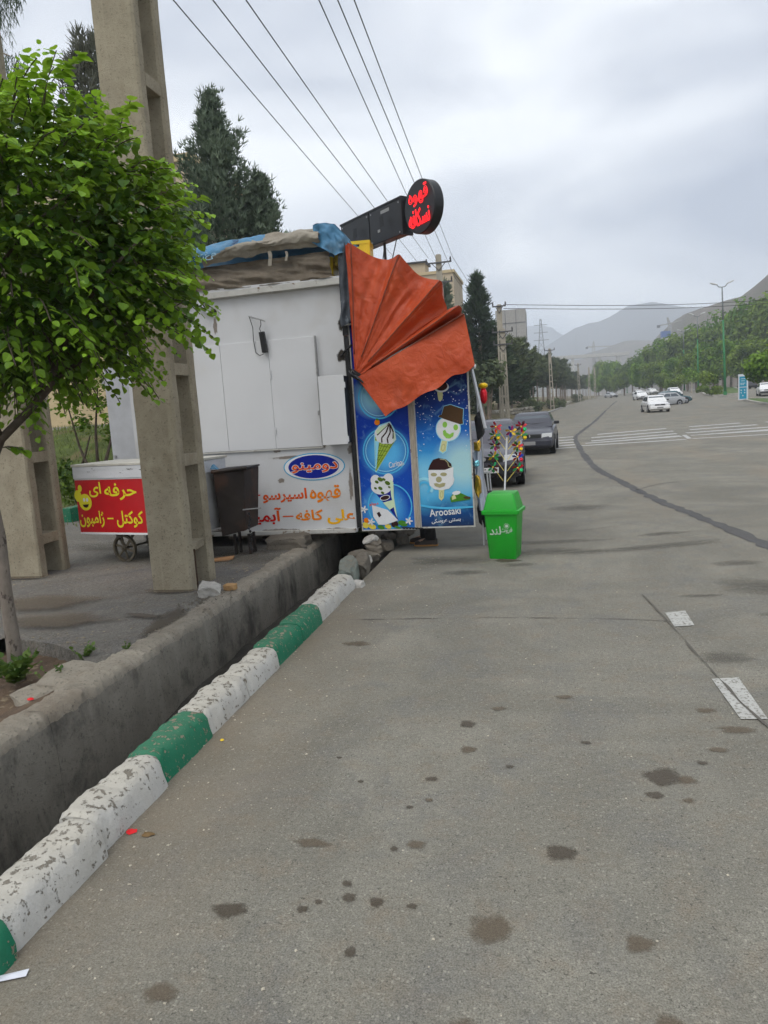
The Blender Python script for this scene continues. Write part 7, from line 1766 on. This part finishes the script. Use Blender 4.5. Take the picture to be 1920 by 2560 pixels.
vi = thing('viaduct', 'pale concrete viaduct crossing beyond the plantation', 'bridge', (28, 700, 0))
M_VIA = mat('viaduct_concrete', (.42, .40, .36), .9)
MB().loft([[(-45, -4, 35.2), (45, -4, 34.2), (45, -4, 37.0), (-45, -4, 38)], [(-45, 4, 35.2), (45, 4, 34.2), (45, 4, 37.0), (-45, 4, 38)]]).build('deck', M_VIA, vi)
for x in (-20, -3.5, 19.5, 36): MB().box((x, 0, 17), (2.6, 5, 36)).build('pier', M_VIA, vi)
def lattice(t, base, top, w0, w1, n, m, name='mast', r=.09):
    b = MB(); base, top = Vector(base), Vector(top)
    for (sx, sy) in ((-1, -1), (1, -1), (1, 1), (-1, 1)): b.bar(base + Vector((sx * w0, sy * w0, 0)), top + Vector((sx * w1, sy * w1, 0)), r * 2)
    for i in range(n):
        a, c = base.lerp(top, i / n), base.lerp(top, (i + 1) / n); wa, wc = lerp(w0, w1, i / n), lerp(w0, w1, (i + 1) / n)
        b.bar(a + Vector((-wa, -wa, 0)), c + Vector((wc, -wc, 0)), r); b.bar(a + Vector((wa, -wa, 0)), c + Vector((-wc, -wc, 0)), r)
    return b.build(name, m, t)
M_LAT = mat('lattice_steel', (.14, .145, .15), .6, .3)
py = thing('lattice_pylon', 'tall lattice power pylon behind the plantation pines', 'pylon', (-1.9, 520, 0))
lattice(py, (0, 0, 0), (0, 0, 43), 4.5, 1.1, 10, M_LAT, 'lower_mast', .16); lattice(py, (0, 0, 43), (0, 0, 54), 1.1, .4, 5, M_LAT, 'upper_mast', .14)
for (z, w) in ((50, 4.2), (45, 4.6), (40, 5)): MB().bar((-w, 0, z), (w, 0, z), .3).build('cross_arm', M_LAT, py)
M_CRN = mat('crane_paint', (.34, .33, .30), .7)
c1 = thing('tower_crane', 'tower crane standing over the viaduct', 'crane', (43.3, 705, 0))
lattice(c1, (0, 0, 0), (0, 0, 44), .9, .9, 14, M_CRN, 'mast', .2); lattice(c1, (0, 0, 44), (0, 0, 49), .9, .2, 3, M_CRN, 'head', .2)
MB().bar((-6, 0, 44.2), (0, 0, 44), 1.0).build('counter_jib', M_CRN, c1); MB().bar((0, 0, 44), (20, 0, 43.4), .7).build('jib', M_CRN, c1)
MB().box((-6, 0, 43.4), (2, 1.6, 1.8)).build('counterweight', M_ARM, c1)
c2 = thing('tower_crane', 'tower crane above a blue wrapped shell on the hillside', 'crane', (92, 600, 20))
lattice(c2, (0, 0, 0), (0, 0, 29), .9, .9, 10, M_CRN, 'mast', .2); lattice(c2, (0, 0, 29), (-1.6, 0, 35), .8, .3, 3, M_CRN, 'head', .2)
MB().bar((-8, 0, 29.4), (0, 0, 30.4), .9).build('counter_jib', M_CRN, c2); MB().bar((0, 0, 30.4), (14, 0, 33.6), .6).build('jib', M_CRN, c2); MB().box((-8, 0, 28.9), (2.2, 1.6, 1.8)).build('counterweight', M_ARM, c2)
bw = thing('building_shell', 'blue wrapped building shell below the hillside crane', 'building', (88.7, 596, 20))
MB().box((0, 3, 22.6), (6.4, 6, 4.6)).build('blue_sheeting', mat('blue_sheeting', lin((50, 85, 150)), .7, 0, .15, .3), bw); MB().box((0, 3, 10), (5.6, 5.4, 21)).build('core', M_VIA, bw)

# ---------------------------------------------------------------- haze: valley air between here and the mountains
hz = MB().box((100, 1420, 125), (2900, 3000, 255)).build('haze', None)
hz.data.materials.clear()
mh = bpy.data.materials.new('valley_haze'); mh.use_nodes = True
nt = mh.node_tree
for n in list(nt.nodes): nt.nodes.remove(n)
o_ = nt.nodes.new('ShaderNodeOutputMaterial'); pv = nt.nodes.new('ShaderNodeVolumePrincipled')
pv.inputs['Color'].default_value = (.84, .91, 1.0, 1); pv.inputs['Density'].default_value = 0.00062
nt.links.new(pv.outputs[0], o_.inputs['Volume'])
hz.data.materials.append(mh)
tag(hz, 'thin pale haze filling the valley air', 'haze', kind='stuff')
